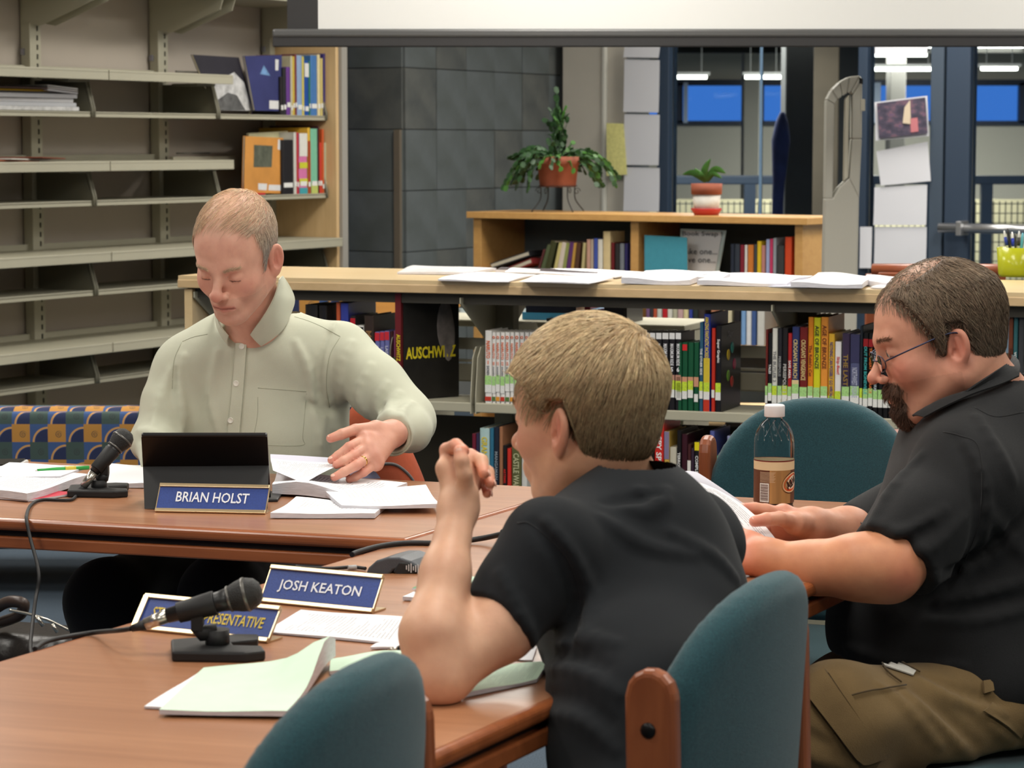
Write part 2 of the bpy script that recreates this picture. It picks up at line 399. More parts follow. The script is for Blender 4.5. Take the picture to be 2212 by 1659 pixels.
# ---- slate clad wall, in two faces with an inner corner
slate = mat('slate', (98, 104, 106), .65, var=.3, vscale=5, bump=.35, bscale=60, rgb2=(80, 86, 84))
slate2 = mat('slate_brown', (98, 100, 96), .65, var=.3, vscale=6, bump=.35, bscale=60, rgb2=(70, 74, 74))
grout = mat('slate_grout', (104, 106, 104), .9)
C0 = np.array([-.551, 13.0, 0])
g = MB(); g.box(C0-B*.5+Z*1.5+np.array([.5, .866, 0])*.055, (1.0, .1, 3), RB); g.box(C0+A*.95+Z*1.5+np.array([-.878, .478, 0])*.055, (1.9, .1, 3), RA)
wb = struct('wall_back', g, grout)
tilem = {}
for r in range(8):
    z = .223+.312*r
    for face, n0 in (('A', 6), ('B', 3)):
        for c in range(n0):
            w = .3085 if face == 'A' else .328
            e = .6*math.sin(r*7.3+c*4.1)*.004
            if face == 'A': p = C0+A*(.155+c*.3125)+Z*(z+.156)+N*(.004+e); R = RA
            else: p = C0-B*(.166+c*.333)+Z*(z+.156)-np.array([.5, .866, 0])*(.004+e); R = RB
            m = slate2 if (r*5+c*3) % 4 == 0 else slate; key = (face, m.name)
            if key not in tilem:
                o = MB().box((0, 0, 0), (w, .02, .3085), R).build('slate_tile', m, None, world=False, bevel=.002, seg=1); tilem[key] = o
            else:
                o = tilem[key].copy(); COL.objects.link(o)
            o.location = p; o.parent = wb
bronze = mat('bronze_strip', (118, 108, 94), .45, metal=.3)
g = MB(); q = C0-B*.018-np.array([.5, .866, 0])*.028; g.box(q+Z*.735, (.04, .02, 1.47), RB)
struct('trim_1', g, bronze, bevel=.003)
greypaint = mat('grey_trim', (160, 156, 148), .6); 
g = MB(); g.box(Wp(1.885, .2, 1.5), (.05, .44, 3.0), RA); struct('trim_2', g, greypaint, bevel=.003)
# ---- column and glazed wall
dark = mat('dark_gap', (30, 30, 32), .8)
colm = mat('column_paint', (186, 180, 168), .7, var=.05, vscale=5); colg = mat('column_edge', (196, 194, 184), .6)
D0 = J(1218, 310, 14.4); D0[2] = 0
def Gp(px, z, off=0):  # a point on the glazed wall under photo column px
    n = np.array([.5, .866, 0]); p = onp(px, 310, D0+n*off, n); p[2] = z; return p
def gbox(x0, x1, z0, z1, y0, y1, m=None, mb=None):
    a = Gp(x0, 0); b = Gp(x1, 0); L = np.linalg.norm(b-a); c = (a+b)/2+np.array([.5, .866, 0])*(y0+y1)/2; c[2] = (z0+z1)/2
    mb = mb or MB(); mb.box(c, (L, y1-y0, z1-z0), RB); return mb
struct('dark_strip', gbox(1203, 1219, 0, 3, .05, .2), dark)  # dark strip filling the gap left of the column
struct('trim_4', gbox(1218, 1304, 0, 3, -.02, .3), colm, bevel=.006)
struct('trim_5', gbox(1304, 1312, 0, 3, -.03, .1), colg, bevel=.006)
struct('trim_6', gbox(1312, 1350, 0, 3, 0, .3), colm, bevel=.004)
frame_blue = mat('frame_blue', (48, 62, 80), .45); frame_grey = mat('frame_slate_blue', (66, 78, 92), .45)
glass = mat('clear_glass', (235, 245, 248), .02, trans=1, ior=1.1, spec=.3)
edge = mat('glass_edge', (120, 150, 180), .3)
W1 = thing('window_1', Gp(1600, 0), 'floor to ceiling glazed wall with dark blue frames behind the wooden bookcase', 'window'); W1['kind'] = 'structure'
gbox(1424, 1449, 0, 3, -.03, .08).build('mullion', frame_blue, W1, bevel=.004)
gbox(1856, 1876, 0, 3, -.03, .08).build('mullion', frame_blue, W1, bevel=.004)
gbox(1350, 1860, 0, .12, -.03, .08).build('bottom_rail', frame_blue, W1, bevel=.004)
gbox(1350, 1860, 2.2, 2.3, -.03, .08).build('top_rail', frame_blue, W1, bevel=.004)
gbox(1449, 1637, .1, 2.2, .02, .03).build('pane', glass, W1)
gbox(1643, 1856, .1, 2.2, .02, .03).build('pane', glass, W1)
gbox(1350, 1424, .1, 2.2, .02, .03).build('pane', glass, W1)
gbox(1637, 1642, .1, 2.2, .018, .034).build('glass_joint', edge, W1)
D1 = thing('door_1', Gp(2030, 0), 'glazed double door with wide grey-blue stiles and a push bar', 'door'); D1['kind'] = 'structure'
gbox(2014, 2042, 0, 3, -.04, .08).build('door_stile', frame_grey, D1, bevel=.004)
gbox(2046, 2098, 0, 3, -.03, .08).build('door_stile', frame_blue, D1, bevel=.004)
gbox(2042, 2046, 0, 3, 0, .06).build('door_gap', dark, D1)
gbox(1876, 2014, 0, .2, -.03, .08).build('bottom_rail', frame_blue, D1, bevel=.004)
gbox(2098, 2330, 0, .2, -.03, .08).build('bottom_rail', frame_blue, D1, bevel=.004)
gbox(1876, 2014, .1, 2.4, .02, .03).build('pane', glass, D1)
gbox(2098, 2330, .1, 2.4, .02, .03).build('pane', glass, D1)
metal = mat('brushed_metal', (185, 185, 186), .3, metal=.85)
zb = J(2100, 492, Gp(2100, 0)[1])[2]
g = MB(); a = Gp(2046, zb)-np.array([.5, .866, 0])*.1; b = Gp(2300, zb)-np.array([.5, .866, 0])*.1
pb = MB().tube([a, b], .025, 12).build('push_bar', metal, D1)
MB().box((a*.8+b*.2), (.03, .12, .075), RB).build('bar_mount', metal, pb, bevel=.004)
struct('wall_front', gbox(2330, 2900, 0, 3, -.03, .1), offwhite)
# ---- hall beyond the glass
hall_wall = mat('hall_wall', (190, 186, 172), .8); hall_dark = mat('hall_dark', (36, 36, 32), .8); hall_ceil = mat('hall_ceiling', (44, 44, 41), .9)
def zpx(y, Y): return CH+(310-y)/F*Y
Yw = 30.; zt = zpx(180, Yw); zb2 = zpx(266, Yw); wx = lambda px: (px-1106)/F*Yw
g = MB(); g.box((6, Yw+.1, zb2/2), (24, .2, zb2)); g.box((6, Yw+.1, (zt+3.2)/2), (24, .2, 3.2-zt))
hw = struct('wall_far', g, hall_wall)
struct('wall_hall_left', MB().box((-3.0, 23, 1.5), (.1, 15, 3.2)), hall_wall)
struct('wall_hall_right', MB().box((11, 22.5, 1.5), (.1, 15.5, 3.2)), hall_wall)
g = MB(); g.box((6, 22, 2.5), (24, 16, .1)); hc = struct('ceiling_hall', g, hall_ceil)
for i, y in enumerate((16.5, 19, 21.5, 24, 26.5)):
    MB().box((6, y, 2.4), (24, .2, .14)).build('ceiling_beam', hall_dark, hc)
W2 = thing('window_2', (wx(1700), Yw, zb2), 'long band of blue dusk windows in the far hall wall', 'window'); W2['kind'] = 'structure'
wf = mat('window_frame_dark', (38, 48, 66), .5)
bluew = mat('dusk_glass', (70, 130, 215), .1, emit=.0)
g = MB()
MB().box((6, Yw, zt), (24, .12, .07)).build('frame_rail', wf, W2); MB().box((6, Yw, zb2), (24, .12, .05)).build('frame_rail', wf, W2)
px0s = [1380, 1466, 1640, 1750, 1890, 2040, 2200, 2330]
for p in px0s: MB().box((wx(p), Yw, (zt+zb2)/2), (.07, .12, zt-zb2)).build('frame_post', wf, W2)
for a_, b_ in zip(px0s[:-1], px0s[1:]): MB().box(((wx(a_)+wx(b_))/2, Yw+.02, (zt+zb2)/2), (wx(b_)-wx(a_)-.07, .012, zt-zb2-.05)).build('pane', glass, W2)
stk = mat('curtain_white', (190, 205, 225), .7)
MB().box((wx(1478), Yw-.07, (zt+zb2)/2), (.05, .03, zt-zb2)).build('pull_blind', stk, W2)
MB().box((wx(1888), Yw-.07, (zt+zb2)/2), (.08, .03, zt-zb2)).build('pull_blind', stk, W2)
# columns in the hall
for px, w, Y, m, lab in ((1618, 34, 27, hall_wall, 'pale square column in the hall behind the glass joint'),
                         (1718, 60, 17, mat('hall_column_dark', (40, 41, 40), .8, var=.2, vscale=4), 'dark square column behind the glass left of the security gate'),
                         (1775, 56, 19, mat('hall_panel_brown', (62, 54, 42), .8, var=.2, vscale=4), 'brown panelled partition behind the glass beside the dark column'),
                         (1826, 56, 20, mat('hall_panel_grey', (48, 50, 50), .8), 'dark grey partition behind the top of the security gate'),
                         (1930, 34, 27, mat('hall_column_grey', (120, 118, 112), .8), 'grey column behind the taped photo print')):
    g = MB(); X = (px-1106)/F*Y; g.box((X, Y, 1.2), (w/F*Y, .3, 2.4)); o = g.build('column', m, None, bevel=.01); setp(o, lab, 'column')
# strip lamps of the hall
tube_m = mat('tube_light', (255, 250, 235), .5, emit=9)
hl = None
for (a_, b_, y, Y) in ((1448, 1524, 168, 24), (1606, 1684, 168, 24), (1872, 1995, 120, 21), (1872, 2010, 151, 24), (2112, 2190, 150, 24), (2120, 2300, 99, 20)):
    z = zpx(y, Y); x0 = (a_-1106)/F*Y; x1 = (b_-1106)/F*Y
    t = thing('strip_light', ((x0+x1)/2, Y, z), 'glowing fluorescent strip %s' % ('far left, above the blue window' if a_ == 1448 else 'above the pale hall column' if a_ == 1606 else 'just under the screen bar, beside the top taped sheet' if y == 120 else 'lower strip above the taped photo print' if y == 151 else 'right of the door stile, lower one' if a_ == 2112 else 'at top right just under the screen bar'), 'lamp')
    MB().box(((x0+x1)/2, Y, z+.03), (x1-x0+.05, .12, .03)).build('housing', frm, t)
    MB().tube([(x0, Y, z), (x1, Y, z)], .018, 8).build('tube', tube_m, t)
    for x_ in (x0+.05, x1-.05): MB().tube([(x_, Y, z+.04), (x_, Y, 2.46)], .004, 6).build('hanging_rod', frm, t)
# railing in the hall
Yr = 20.; zr = zpx(388, Yr); rl = thing('railing', ((1800-1106)/F*Yr, Yr, 0), 'dark blue guard rail with wire mesh panels in the hall', 'railing')
rx = lambda px: (px-1106)/F*Yr
MB().box((rx(1850), Yr, zr), (4.5, .08, .07)).build('top_rail', frame_blue, rl, bevel=.01)
MB().box((rx(1850), Yr, .12), (4.5, .05, .05)).build('bottom_rail', frame_blue, rl)
for p in (1440, 1618, 1690, 1875, 2010, 2128, 2290): MB().box((rx(p), Yr, zr/2), (.09, .07, zr)).build('rail_post', frame_blue, rl)
g = MB(); wire = mat('mesh_wire', (60, 64, 66), .5)
for p in range(1442, 2300, 13): g.box((rx(p), Yr, .55), (.008, .008, .8))
for k in range(11): g.box((rx(1870), Yr, .18+.075*k), (3.2, .008, .008))
o = g.build('wire_mesh', wire, rl); o['kind'] = 'stuff'
g = MB(); g.box((rx(1870), 23, .45), (4.6, .04, .9)); o = g.build('hall_partition', mat('hall_cream', (205, 196, 160), .8)); setp(o, 'cream low partition seen through the wire mesh rail', 'partition')
# dark blue draped figure-like cloth on a stand
g = MB(); X = (1682-1106)/F*16.4
pts = [(X, 16.4, .0), (X-.01, 16.4, .9), (X, 16.4, 1.25), (X+.01, 16.4, 1.5), (X+.015, 16.4, 1.6)]
g.tube(spline(pts, 5), np.interp(np.arange(21), [0, 8, 13, 17, 20], [.03, .04, .06, .035, .015]), 10)
o = g.build('draped_coat', mat('navy_cloth', (32, 42, 84), .9, var=.3, vscale=12)); setp(o, 'dark navy coat hanging behind the glass beside the dark column', 'coat')
# ================================================================ PROJECTION SCREEN
scr = thing('projection_screen', (1.3, 9.0, 1.73), 'white projection screen with black border and dark bottom bar', 'screen')
Ys = 9.0; x0 = (594-1106)/F*Ys; x1 = (2420-1106)/F*Ys; zb = zpx(101, Ys); zm = zpx(84, Ys); zt_ = zpx(66, Ys)
sw = mat('screen_white', (208, 208, 206), .8); sb = mat('screen_black', (42, 41, 42), .7); sg = mat('screen_bar', (84, 84, 84), .4, metal=.2)
MB().box(((x0+x1)/2, Ys, (zm+zt_)/2), (x1-x0, .05, zt_-zm)).build('bottom_bar', sg, scr, bevel=.008)
MB().box(((x0+x1)/2, Ys-.002, (zb+zm)/2), (x1-x0, .036, zm-zb+.01)).build('bar_weight', sb, scr, bevel=.004)
xa = (625-1106)/F*Ys; xb = (691-1106)/F*Ys
MB().box(((xa+xb)/2, Ys, (zt_+2.94)/2), (xb-xa, .004, 2.94-zt_)).build('border', sb, scr)
MB().box(((xb+x1)/2, Ys, (zt_+2.94)/2), (x1-xb, .004, 2.94-zt_)).build('fabric', sw, scr)
MB().box(((x0+x1)/2, Ys, 2.96), (x1-x0, .1, .08)).build('case', sg, scr, bevel=.01)
# ================================================================ WALL SHELVING (left)
shelfm = mat('shelf_metal', (176, 172, 152), .5, var=.03, vscale=8); shelfd = mat('bracket_metal', (122, 119, 102), .55); maple = wood('maple', (222, 190, 142), (206, 172, 124), (0, math.pi/2, 0), .45, .15)
slotm = mat('slot_dark', (52, 50, 42), .8)
ZD = (1.708, 1.326, .944, .558); ZS = (1.534, 1.159, .778, .403)
names = ['empty metal shelving bay at the far left, magazines on its top shelf', 'empty middle metal shelving bay behind the man in the green shirt', 'metal shelving bay with picture books beside the wooden end panel']
bays = []
for i, t0 in enumerate((-.914, 0, .914)):
    b = thing('wall_shelving', Wp(t0, .02, 0), names[i], 'shelving', 'metal shelving bays on the left wall'); bays.append(b)
    def pl(poly, t, th): return [Wp(t, n, z) for n, z in poly], A*th
    tu = [t0+.914] if i else [t0, t0+.914]
    for tt in tu:
        up = MB().box(Wp(tt, .025, 1.3), (.075, .05, 2.6), RA).build('upright', shelfm, b, bevel=.003)
        g = MB()
        for k in range(60): g.box(Wp(tt+.012, .051, .25+.04*k), (.008, .003, .022), RA)
        s_ = g.build('slot', slotm, up); s_['kind'] = 'stuff'
        MB().box(Wp(tt-.048, .022, 2.3), (.02, .044, 4.), RA) 
    for k in range(4):
        if not (i == 2 and k < 2):
            d = MB().box(Wp(t0+.457, .22, ZD[k]-.006), (.908, .44, .012), RA).box(Wp(t0+.457, .437, ZD[k]-.024), (.908, .006, .036), RA).box(Wp(t0+.457, .02, ZD[k]+.0), (.908, .01, .05), RA)
            d.build('deep_shelf', shelfm, b, bevel=.002)
        MB().box(Wp(t0+.457, .175, ZS[k]-.006), (.908, .35, .012), RA).box(Wp(t0+.457, .347, ZS[k]-.012), (.908, .006, .022), RA).build('shelf', shelfm, b, bevel=.002)
        for s_, tt in enumerate((t0+.006, t0+.905)):
            top = ZD[k]-.04 if not (i == 2 and k < 2 and s_) else ZS[k]+.12
            p, e = pl([(.02, ZS[k]-.02), (.352, ZS[k]-.024), (.352, ZS[k]+.012), (.318, top), (.02, top)], tt, .003)
            MB().prism(p, e).tube([Wp(tt, .355, ZS[k]-.022), Wp(tt, .355, ZS[k]+.012), Wp(tt, .32, top)], .006, 6).build('side_bracket', shelfd, b)
        if not (i == 2 and k < 2):
            MB().box(Wp(t0+.8, .30, ZD[k]-.045), (.14, .14, .01), RA).build('underside_clip', shelfd, b)
    for tt in (t0+.05, t0+.87):
        p, e = pl([(.02, 1.92), (.12, 1.90), (.40, 2.0), (.42, 2.06), (.02, 2.06)], tt, .004); MB().prism(p, e).build('canopy_bracket', shelfm, b)
    MB().box(Wp(t0+.457, .22, 2.07), (.908, .44, .02), RA).build('canopy', shelfm, b, bevel=.002)
    MB().box(Wp(t0+.457, .17, .09), (.908, .34, .14), RA).build('base_shelf', shelfm, b, bevel=.003)
    MB().box(Wp(t0-.035+.914, .012, 1.86 if i == 2 else 1.79), (.02, .02, .028), RA).build('wall_clip', mat('zinc', (150, 150, 160), .35, metal=.7), b, bevel=.002)
MB().box(Wp(1.845, .2, 1.24), (.026, .405, 2.48), RA).build('end_panel', maple, bays[2], bevel=.003)
# wire book supports
for (z, tb) in ((1.73, 1.20), (1.355, 1.20)):
    MB().tube([Wp(.94, .1, z), Wp(tb, .1, z)], .004, 6).build('wire_support', mat('wire_grey', (120, 118, 108), .4, metal=.6), bays[2])
MB().box(Wp(1.15, .1, 1.315), (.5, .02, .05), RA).build('back_rail', shelfm, bays[2], bevel=.002)
# ================================================================ sheets taped to the glass
white = mat('paper_white', (214, 214, 219), .8); print_photo = None
def sheet_on_glass(q, m, lab, cat='paper', name='taped_sheet', grp='sheets taped to the glazed wall', off=-.05, n=5):
    nn = np.array([.5, .866, 0]); Q = [onp(x, y, D0+nn*off, nn) for x, y in q]; u = np.linspace(0, 1, n)[:, None, None]; v = np.linspace(0, 1, n)[None, :, None]
    Pg = Q[0]*(1-u)*(1-v)+Q[1]*u*(1-v)+Q[2]*u*v+Q[3]*(1-u)*v
    Pg = Pg - nn*(.003*np.sin(u*3.14)*np.sin(v*3.1)+.008*v*v)
    o = MB().sheet(Pg, .0015).build(name, m, None); return setp(o, lab, cat, grp)
ys = [(97, 125), (128, 243), (246, 357), (361, 457)]
for i, (a_, b_) in enumerate(ys):
    sheet_on_glass([(1349, a_), (1426-(i > 0), a_+2), (1424+(i == 3), b_), (1348, b_-1)], white, 'plain white sheet taped beside the beige column, %s' % ('topmost, half hidden by the screen bar', 'second from the top', 'third from the top', 'lowest, meeting the bookcase top')[i])
sheet_on_glass([(1890, 96), (2004, 96), (2003, 118), (1891, 117)], white, 'white sheet taped high on the glass door under the screen bar')
sheet_on_glass([(1893, 327), (2004, 306), (2012, 391), (1904, 401)], white, 'crooked white sheet taped just below the photo print')
sheet_on_glass([(1889, 405), (2003, 399), (2002, 486), (1888, 486)], white, 'white sheet on the door, second below the photo print')
sheet_on_glass([(1890, 490), (2002, 490), (2001, 577), (1889, 577)], white, 'lowest white sheet on the door, above the brown wooden rail')
sheet_on_glass([(1858, 490), (1884, 490), (1883, 579), (1858, 579)], white, 'narrow white sheet at the right foot of the security gate')
sheet_on_glass([(1770, 490), (1780, 490), (1779, 590), (1769, 590)], white, 'white sheet edge at the left foot of the security gate')
sheet_on_glass([(1310, 266), (1347, 267), (1356, 377), (1312, 380)], mat('paper_yellow', (222, 216, 140), .8, var=.12, vscale=60), 'yellow note with faint writing taped on the beige column', name='yellow_note', off=-.06)
ph = sheet_on_glass([(1889, 221), (2003, 207), (2008, 294), (1893, 304)], white, 'curled colour photo print taped above the white sheets, two people on dark ground', 'photo', 'photo_print', None, -.07)
def photo_mat():
    m = bpy.data.materials.new('photo_image'); m.use_nodes = True; k = NT(m)
    tc = k.add('ShaderNodeTexCoord'); nz = k.add('ShaderNodeTexNoise'); nz.inputs['Scale'].default_value = 5; nz.inputs['Detail'].default_value = 4; k.lk(tc.outputs['UV'], nz.inputs[0])
    cr = k.add('ShaderNodeValToRGB'); k.lk(nz.outputs[0], cr.inputs[0]); e = cr.color_ramp.elements
    e[0].position = .35; e[0].color = hexc(60, 56, 72)+(1,); e[1].position = .7; e[1].color = hexc(70, 72, 120)+(1,)
    for p, c in ((.5, (78, 72, 90)), (.62, (120, 90, 104))): x = e.new(p); x.color = hexc(*c)+(1,)
    k.lk(cr.outputs[0], k.b.inputs['Base Color']); k.b.inputs['Roughness'].default_value = .5; return m
nn = np.array([.5, .866, 0])
def gq(q, off, n=4):
    Q = [onp(x, y, D0+nn*off, nn) for x, y in q]; u = np.linspace(0, 1, n)[:, None, None]; v = np.linspace(0, 1, n)[None, :, None]
    return (Q[0]*(1-u)*(1-v)+Q[1]*u*(1-v)+Q[2]*u*v+Q[3]*(1-u)*v)
MB().sheet(gq([(1894, 223), (1999, 210), (2004, 288), (1899, 299)], -.095), .001).build('picture', photo_mat(), ph)
MB().sheet(gq([(1954, 232), (1966, 216), (1968, 268), (1950, 266)], -.1, 6), .001).build('figure_print', mat('print_cream', (214, 196, 170), .6), ph)
MB().sheet(gq([(1966, 256), (1982, 254), (1984, 284), (1968, 286)], -.1, 6), .001).build('figure_print', mat('print_pink', (196, 120, 126), .6), ph)
# ================================================================ FRONT LOW BOOKCASE
ZT = 1.01; L_ = onz(398, 595, ZT); R_ = onz(2212, 632, ZT); U = nrm(R_-L_); V = np.array([-U[1], U[0], 0]); RU = np.stack([U, V, Z], 1)
def K(u, v, z): p = L_+U*u+V*v; return np.array([p[0], p[1], z])
maple2 = wood('maple_counter', (226, 202, 160), (212, 184, 138), (0, 0, 0), .32, .25); mapf = wood('maple_edge', (214, 184, 142), (196, 166, 122), (0, 0, 0), .45, .1)
ZM = .658
bc = thing('low_bookcase', K(1.6, .3, 0), 'long double sided metal library bookcase with pale maple counter top', 'bookcase')
MB().box(K(1.765, .3, ZT-.006), (3.56, .62, .012), RU).build('counter_top', maple2, bc)
MB().box(K(1.765, .3, ZT-.024), (3.564, .624, .024), RU).build('counter_edge', mapf, bc, bevel=.002)
MB().box(K(1.75, .3, ZT-.052), (3.5, .56, .03), RU).build('under_channel', mat('under_dark', (72, 68, 60), .7), bc)
MB().box(K(.012, .3, (ZT-.04)/2), (.026, .6, ZT-.04), RU).build('end_panel', maple2, bc, bevel=.002)
bm = shelfm
for i, u in enumerate((.91, 1.824, 2.738, 3.45)):
    MB().box(K(u, .3, .48), (.06, .05, .96), RU).build('upright', shelfd, bc, bevel=.003)
    MB().prism([K(u-.03, v, z) for v, z in ((.0, .962), (.6, .962), (.6, .945), (.35, .80), (.25, .80), (.0, .945))], U*.004).build('top_bracket', bm, bc)
MB().prism([K(.03, v, z) for v, z in ((.0, .962), (.6, .962), (.6, .945), (.35, .80), (.25, .80), (.0, .945))], U*.004).build('top_bracket', bm, bc)
us = (.03, .91, 1.824, 2.738, 3.5)
for i in range(4):
    a_, b_ = us[i]+.006, us[i+1]-.006; c_ = (a_+b_)/2; w_ = b_-a_
    for (v0, v1, z, nm) in ((.03, .27, ZM, 'shelf'), (.33, .57, .70, 'shelf'), (.03, .27, .34, 'lower_shelf'), (.33, .57, .34, 'lower_shelf')):
        lv = v0+.003 if v0 < .3 else v1-.003
        MB().box(K(c_, (v0+v1)/2, z-.005), (w_, v1-v0, .01), RU).box(K(c_, lv, z-.012), (w_, .008, .028), RU).build(nm, bm, bc, bevel=.003)
        for uu in (a_, b_-.003):
            if v0 < .3: pol = [(.028, z-.03), (.27, z-.03), (.27, z+.16), (.07, z+.16), (.045, z+.13), (.028, z+.02)]
            else: pol = [(.572, z-.03), (.33, z-.03), (.33, z+.16), (.53, z+.16), (.555, z+.13), (.572, z+.02)]
            MB().prism([K(uu, v, zz) for v, zz in pol], U*.003).build('side_bracket', bm, bc)
    MB().box(K(c_, .29, ZM+.065), (w_, .008, .05), RU).box(K(c_, .29, ZM+.15), (w_, .008, .035), RU).box(K(c_, .285, ZM+.1), (w_, .012, .008), RU).build('back_stop', bm, bc, bevel=.002)
    MB().box(K(c_, .30, .46), (w_, .008, .26), RU).build('back_panel', mat('back_dark', (58, 54, 46), .8), bc)
    MB().box(K(c_, .3, .05), (w_, .56, .1), RU).build('plinth', shelfd, bc)
MB().box(K(.47, .05, .36), (.86, .006, .05), RU)
# ---------------------------------------------------------------- books
BC = {}
def pgm(): return mat('book_pages', (214, 205, 184), .85, var=.15, vscale=300)
def book(px0, px1, ytop, rgb, label, group, title=None, tcol=(235, 235, 235), tag='green', plane='front', z0=None, dep=.16, second=None, tilt=0, cover=None, cap=None, v_in=.0, tpos=(.22, .9), foot=None, frame=None):
    """one book; its spine spans photo columns px0..px1, its foot stands on the shelf"""
    fr = frame or FR[plane]; O, u, v, zs, voff = fr
    zs = zs if z0 is None else z0; n = v; base = O+v*(voff+v_in)
    pa = onp(px0, 700, base, n); pb = onp(px1, 700, base, n); w = np.linalg.norm((pb-pa)[:2])*.96; mid = (pa+pb)/2; mid[2] = zs
    pt = onp((px0+px1)/2, ytop, base, n); h = pt[2]-zs; R = np.stack([u, v, Z], 1)
    if tilt: R = R@Ry(tilt)
    o = thing('book', mid, label, 'book', group)
    T = lambda x, y, z: mid+R@np.array([x, y, z])
    cm = mat('cover_%d_%d_%d' % rgb, rgb, .35, var=.06, vscale=30)
    t = min(.003, w*.12); g = MB()
    g.prism([T(x, y, 0) for x, y in ((-w/2, .0), (-w/2+.15*w, -.0022), (0, -.003), (w/2-.15*w, -.0022), (w/2, .0), (w/2, t), (-w/2, t))], T(0, 0, h)-T(0, 0, 0))
    g.box(T(-w/2+t/2, dep/2, h/2), (t, dep, h), R); g.box(T(w/2-t/2, dep/2, h/2), (t, dep, h), R); g.build('cover', cm, o)
    MB().box(T(0, dep/2, h/2), (w-2*t, dep-.006, h-.006), R).build('pages', pgm(), o)
    fy = -.0034
    if second:  # a band of another colour on the spine: (rgb, z from, z to)
        for (c2, a, b) in (second if isinstance(second, list) else [second]):
            MB().box(T(0, fy+.0002, h*(a+b)/2), (w*.97, .0008, h*(b-a)), R).build('spine_band', mat('cover_%d_%d_%d' % c2, c2, .35, var=.06, vscale=30), o)
    if cap: MB().box(T(0, fy, h*.93), (w*.9, .0008, h*.09), R).build('spine_mark', mat('mark_%d_%d_%d' % cap, cap, .4), o)
    if tag:
        g1 = {'green': (168, 214, 134), 'lime': (196, 220, 60), 'white': (232, 232, 228)}[tag]; hz = (foot or .035)+.004*math.sin(px0*1.7)*(2.2 if tag == 'white' else 1)
        if tag != 'white': MB().box(T(0, fy-.0004, hz+.034), (w*.96, .0008, .026), R).build('spine_label', mat('tag_'+tag, g1, .5, var=.2, vscale=180), o)
        MB().box(T(0, fy-.0004, hz+.01), (w*(.96 if tag != 'white' else .8), .0008, .022), R).build('spine_label', mat('tag_white', (232, 232, 228), .5, var=.12, vscale=400), o)
    if title and w > .006:
        z1, z2 = tpos; tw = h*(z2-z1); th = w*.62
        MB().text(title, T(-th/2, fy-.001, h*z2), T(0, 0, 0)-T(0, 0, 1), T(1, 0, 0)-T(0, 0, 0), tw, th, .02, keep=True).build('spine_title', mat('ink_%d_%d_%d' % tcol, tcol, .5), o)
    return o, T, w, h
FR = {'front': (L_, U, V, ZM+.001, .036), 'low': (L_, U, V, .341, .036), 'back': (L_, U, V, .701, .50)}
G1 = 'books on the middle shelf of the low bookcase'; G2 = 'books on the lower shelf of the low bookcase'
O1 = lambda p: 1000+p/3.16
# white series left of the boy's head
xs = [(152, 198), (200, 225), (227, 254), (258, 287), (290, 320), (324, 350), (355, 386), (390, 418), (424, 452), (456, 486), (490, 520)]
ordn = ['leftmost and thickest', 'second', 'third', 'fourth', 'fifth', 'sixth', 'seventh', 'eighth', 'ninth', 'tenth', 'eleventh']
for i, (a_, b_) in enumerate(xs):
    bk, T, w, h = book(O1(a_), O1(b_), 714 if i == 0 else 718, (232, 230, 226), '%s of the white volumes with orange lettering, left of the blond head' % (ordn[i] if i == 0 else ordn[i]+' from the left'), G1, 'NARUTO', (226, 96, 30), 'green', tpos=(.62, .86), v_in=0 if i == 0 else .003, dep=.13)
    MB().text('1' if i == 0 else str(9+i), T(-w*.25, -.0046, h*.54), U, Z, w*.5, h*.05, .03).build('volume_number', mat('ink_226_96_30', (226, 96, 30), .5), bk)
    MB().text('SHONEN', T(-w*.22, -.0046, h*.52), -Z, U, h*.13, w*.4, .02).build('spine_subtitle', mat('ink_50_50_70', (50, 50, 70), .5), bk)
    if i: MB().lathe([(w*.36, 0), (w*.36, .0006), (w*.2, .0006), (w*.2, 0)], T(0, -.0036, h*.93), -V, 12).build('spine_mark', mat('ink_226_96_30', (226, 96, 30), .5), bk)
    MB().box(T(0, -.0042, .014), (w*.96, .0008, .012), RU).build('spine_band', mat('band%d' % (i % 3), ((196, 60, 40), (90, 120, 60), (220, 150, 50))[i % 3], .5), bk)
# black series right of the head
xs = [(1148, 1186), (1190, 1226), (1230, 1272), (1277, 1316), (1320, 1359), (1363, 1407), (1411, 1450), (1454, 1492)]
for i, (a_, b_) in enumerate(xs):
    bk, T, w, h = book(O1(a_), O1(b_), 719, (30, 29, 34), '%s of the black volumes with white caps right of the blond head' % (ordn[i] if i else 'leftmost')+('' if i else ''), G1, 'MAXIMUM RIDE', (225, 225, 228), 'lime', tpos=(.58, .86), second=[((226, 226, 226), .92, 1.0)] + ([((190, 140, 120), .32, .46)] if i >= 4 else []), dep=.13)
    if i: MB().text(str(max(i-1, 1)), T(-w*.25, -.0046, h*.50), U, Z, w*.5, h*.06, .03).build('volume_number', mat('ink_225_225_228', (225, 225, 228), .5), bk)
xs = [(1461, 1497), (1500, 1536), (1539, 1577), (1580, 1614)]
for i, (a_, b_) in enumerate(xs):
    bk, T, w, h = book(O1(a_), O1(b_), 740, (24, 84, 56), '%s of the four green volumes on the middle shelf' % ['first', 'second', 'third', 'last'][i], G1, None, (200, 210, 180), 'lime' if i < 3 else 'white', tpos=(.5, .72), second=[((206, 150, 120), .36, .5)], cap=(206, 40, 44) if i == 1 else None, dep=.12)
def row(lst, zoom, off, grp, plane, **k0):
    for it in lst:
        a_, b_, y, rgb, lab, title, tc, tag = it[:8]; k = dict(k0); k.update(it[8] if len(it) > 8 else {})
        y = y if y > 560 or plane not in ('front', 'low') else y
        yield book(off+a_/zoom, off+b_/zoom, y, rgb, lab, grp, title, tc, tag, plane, **k)
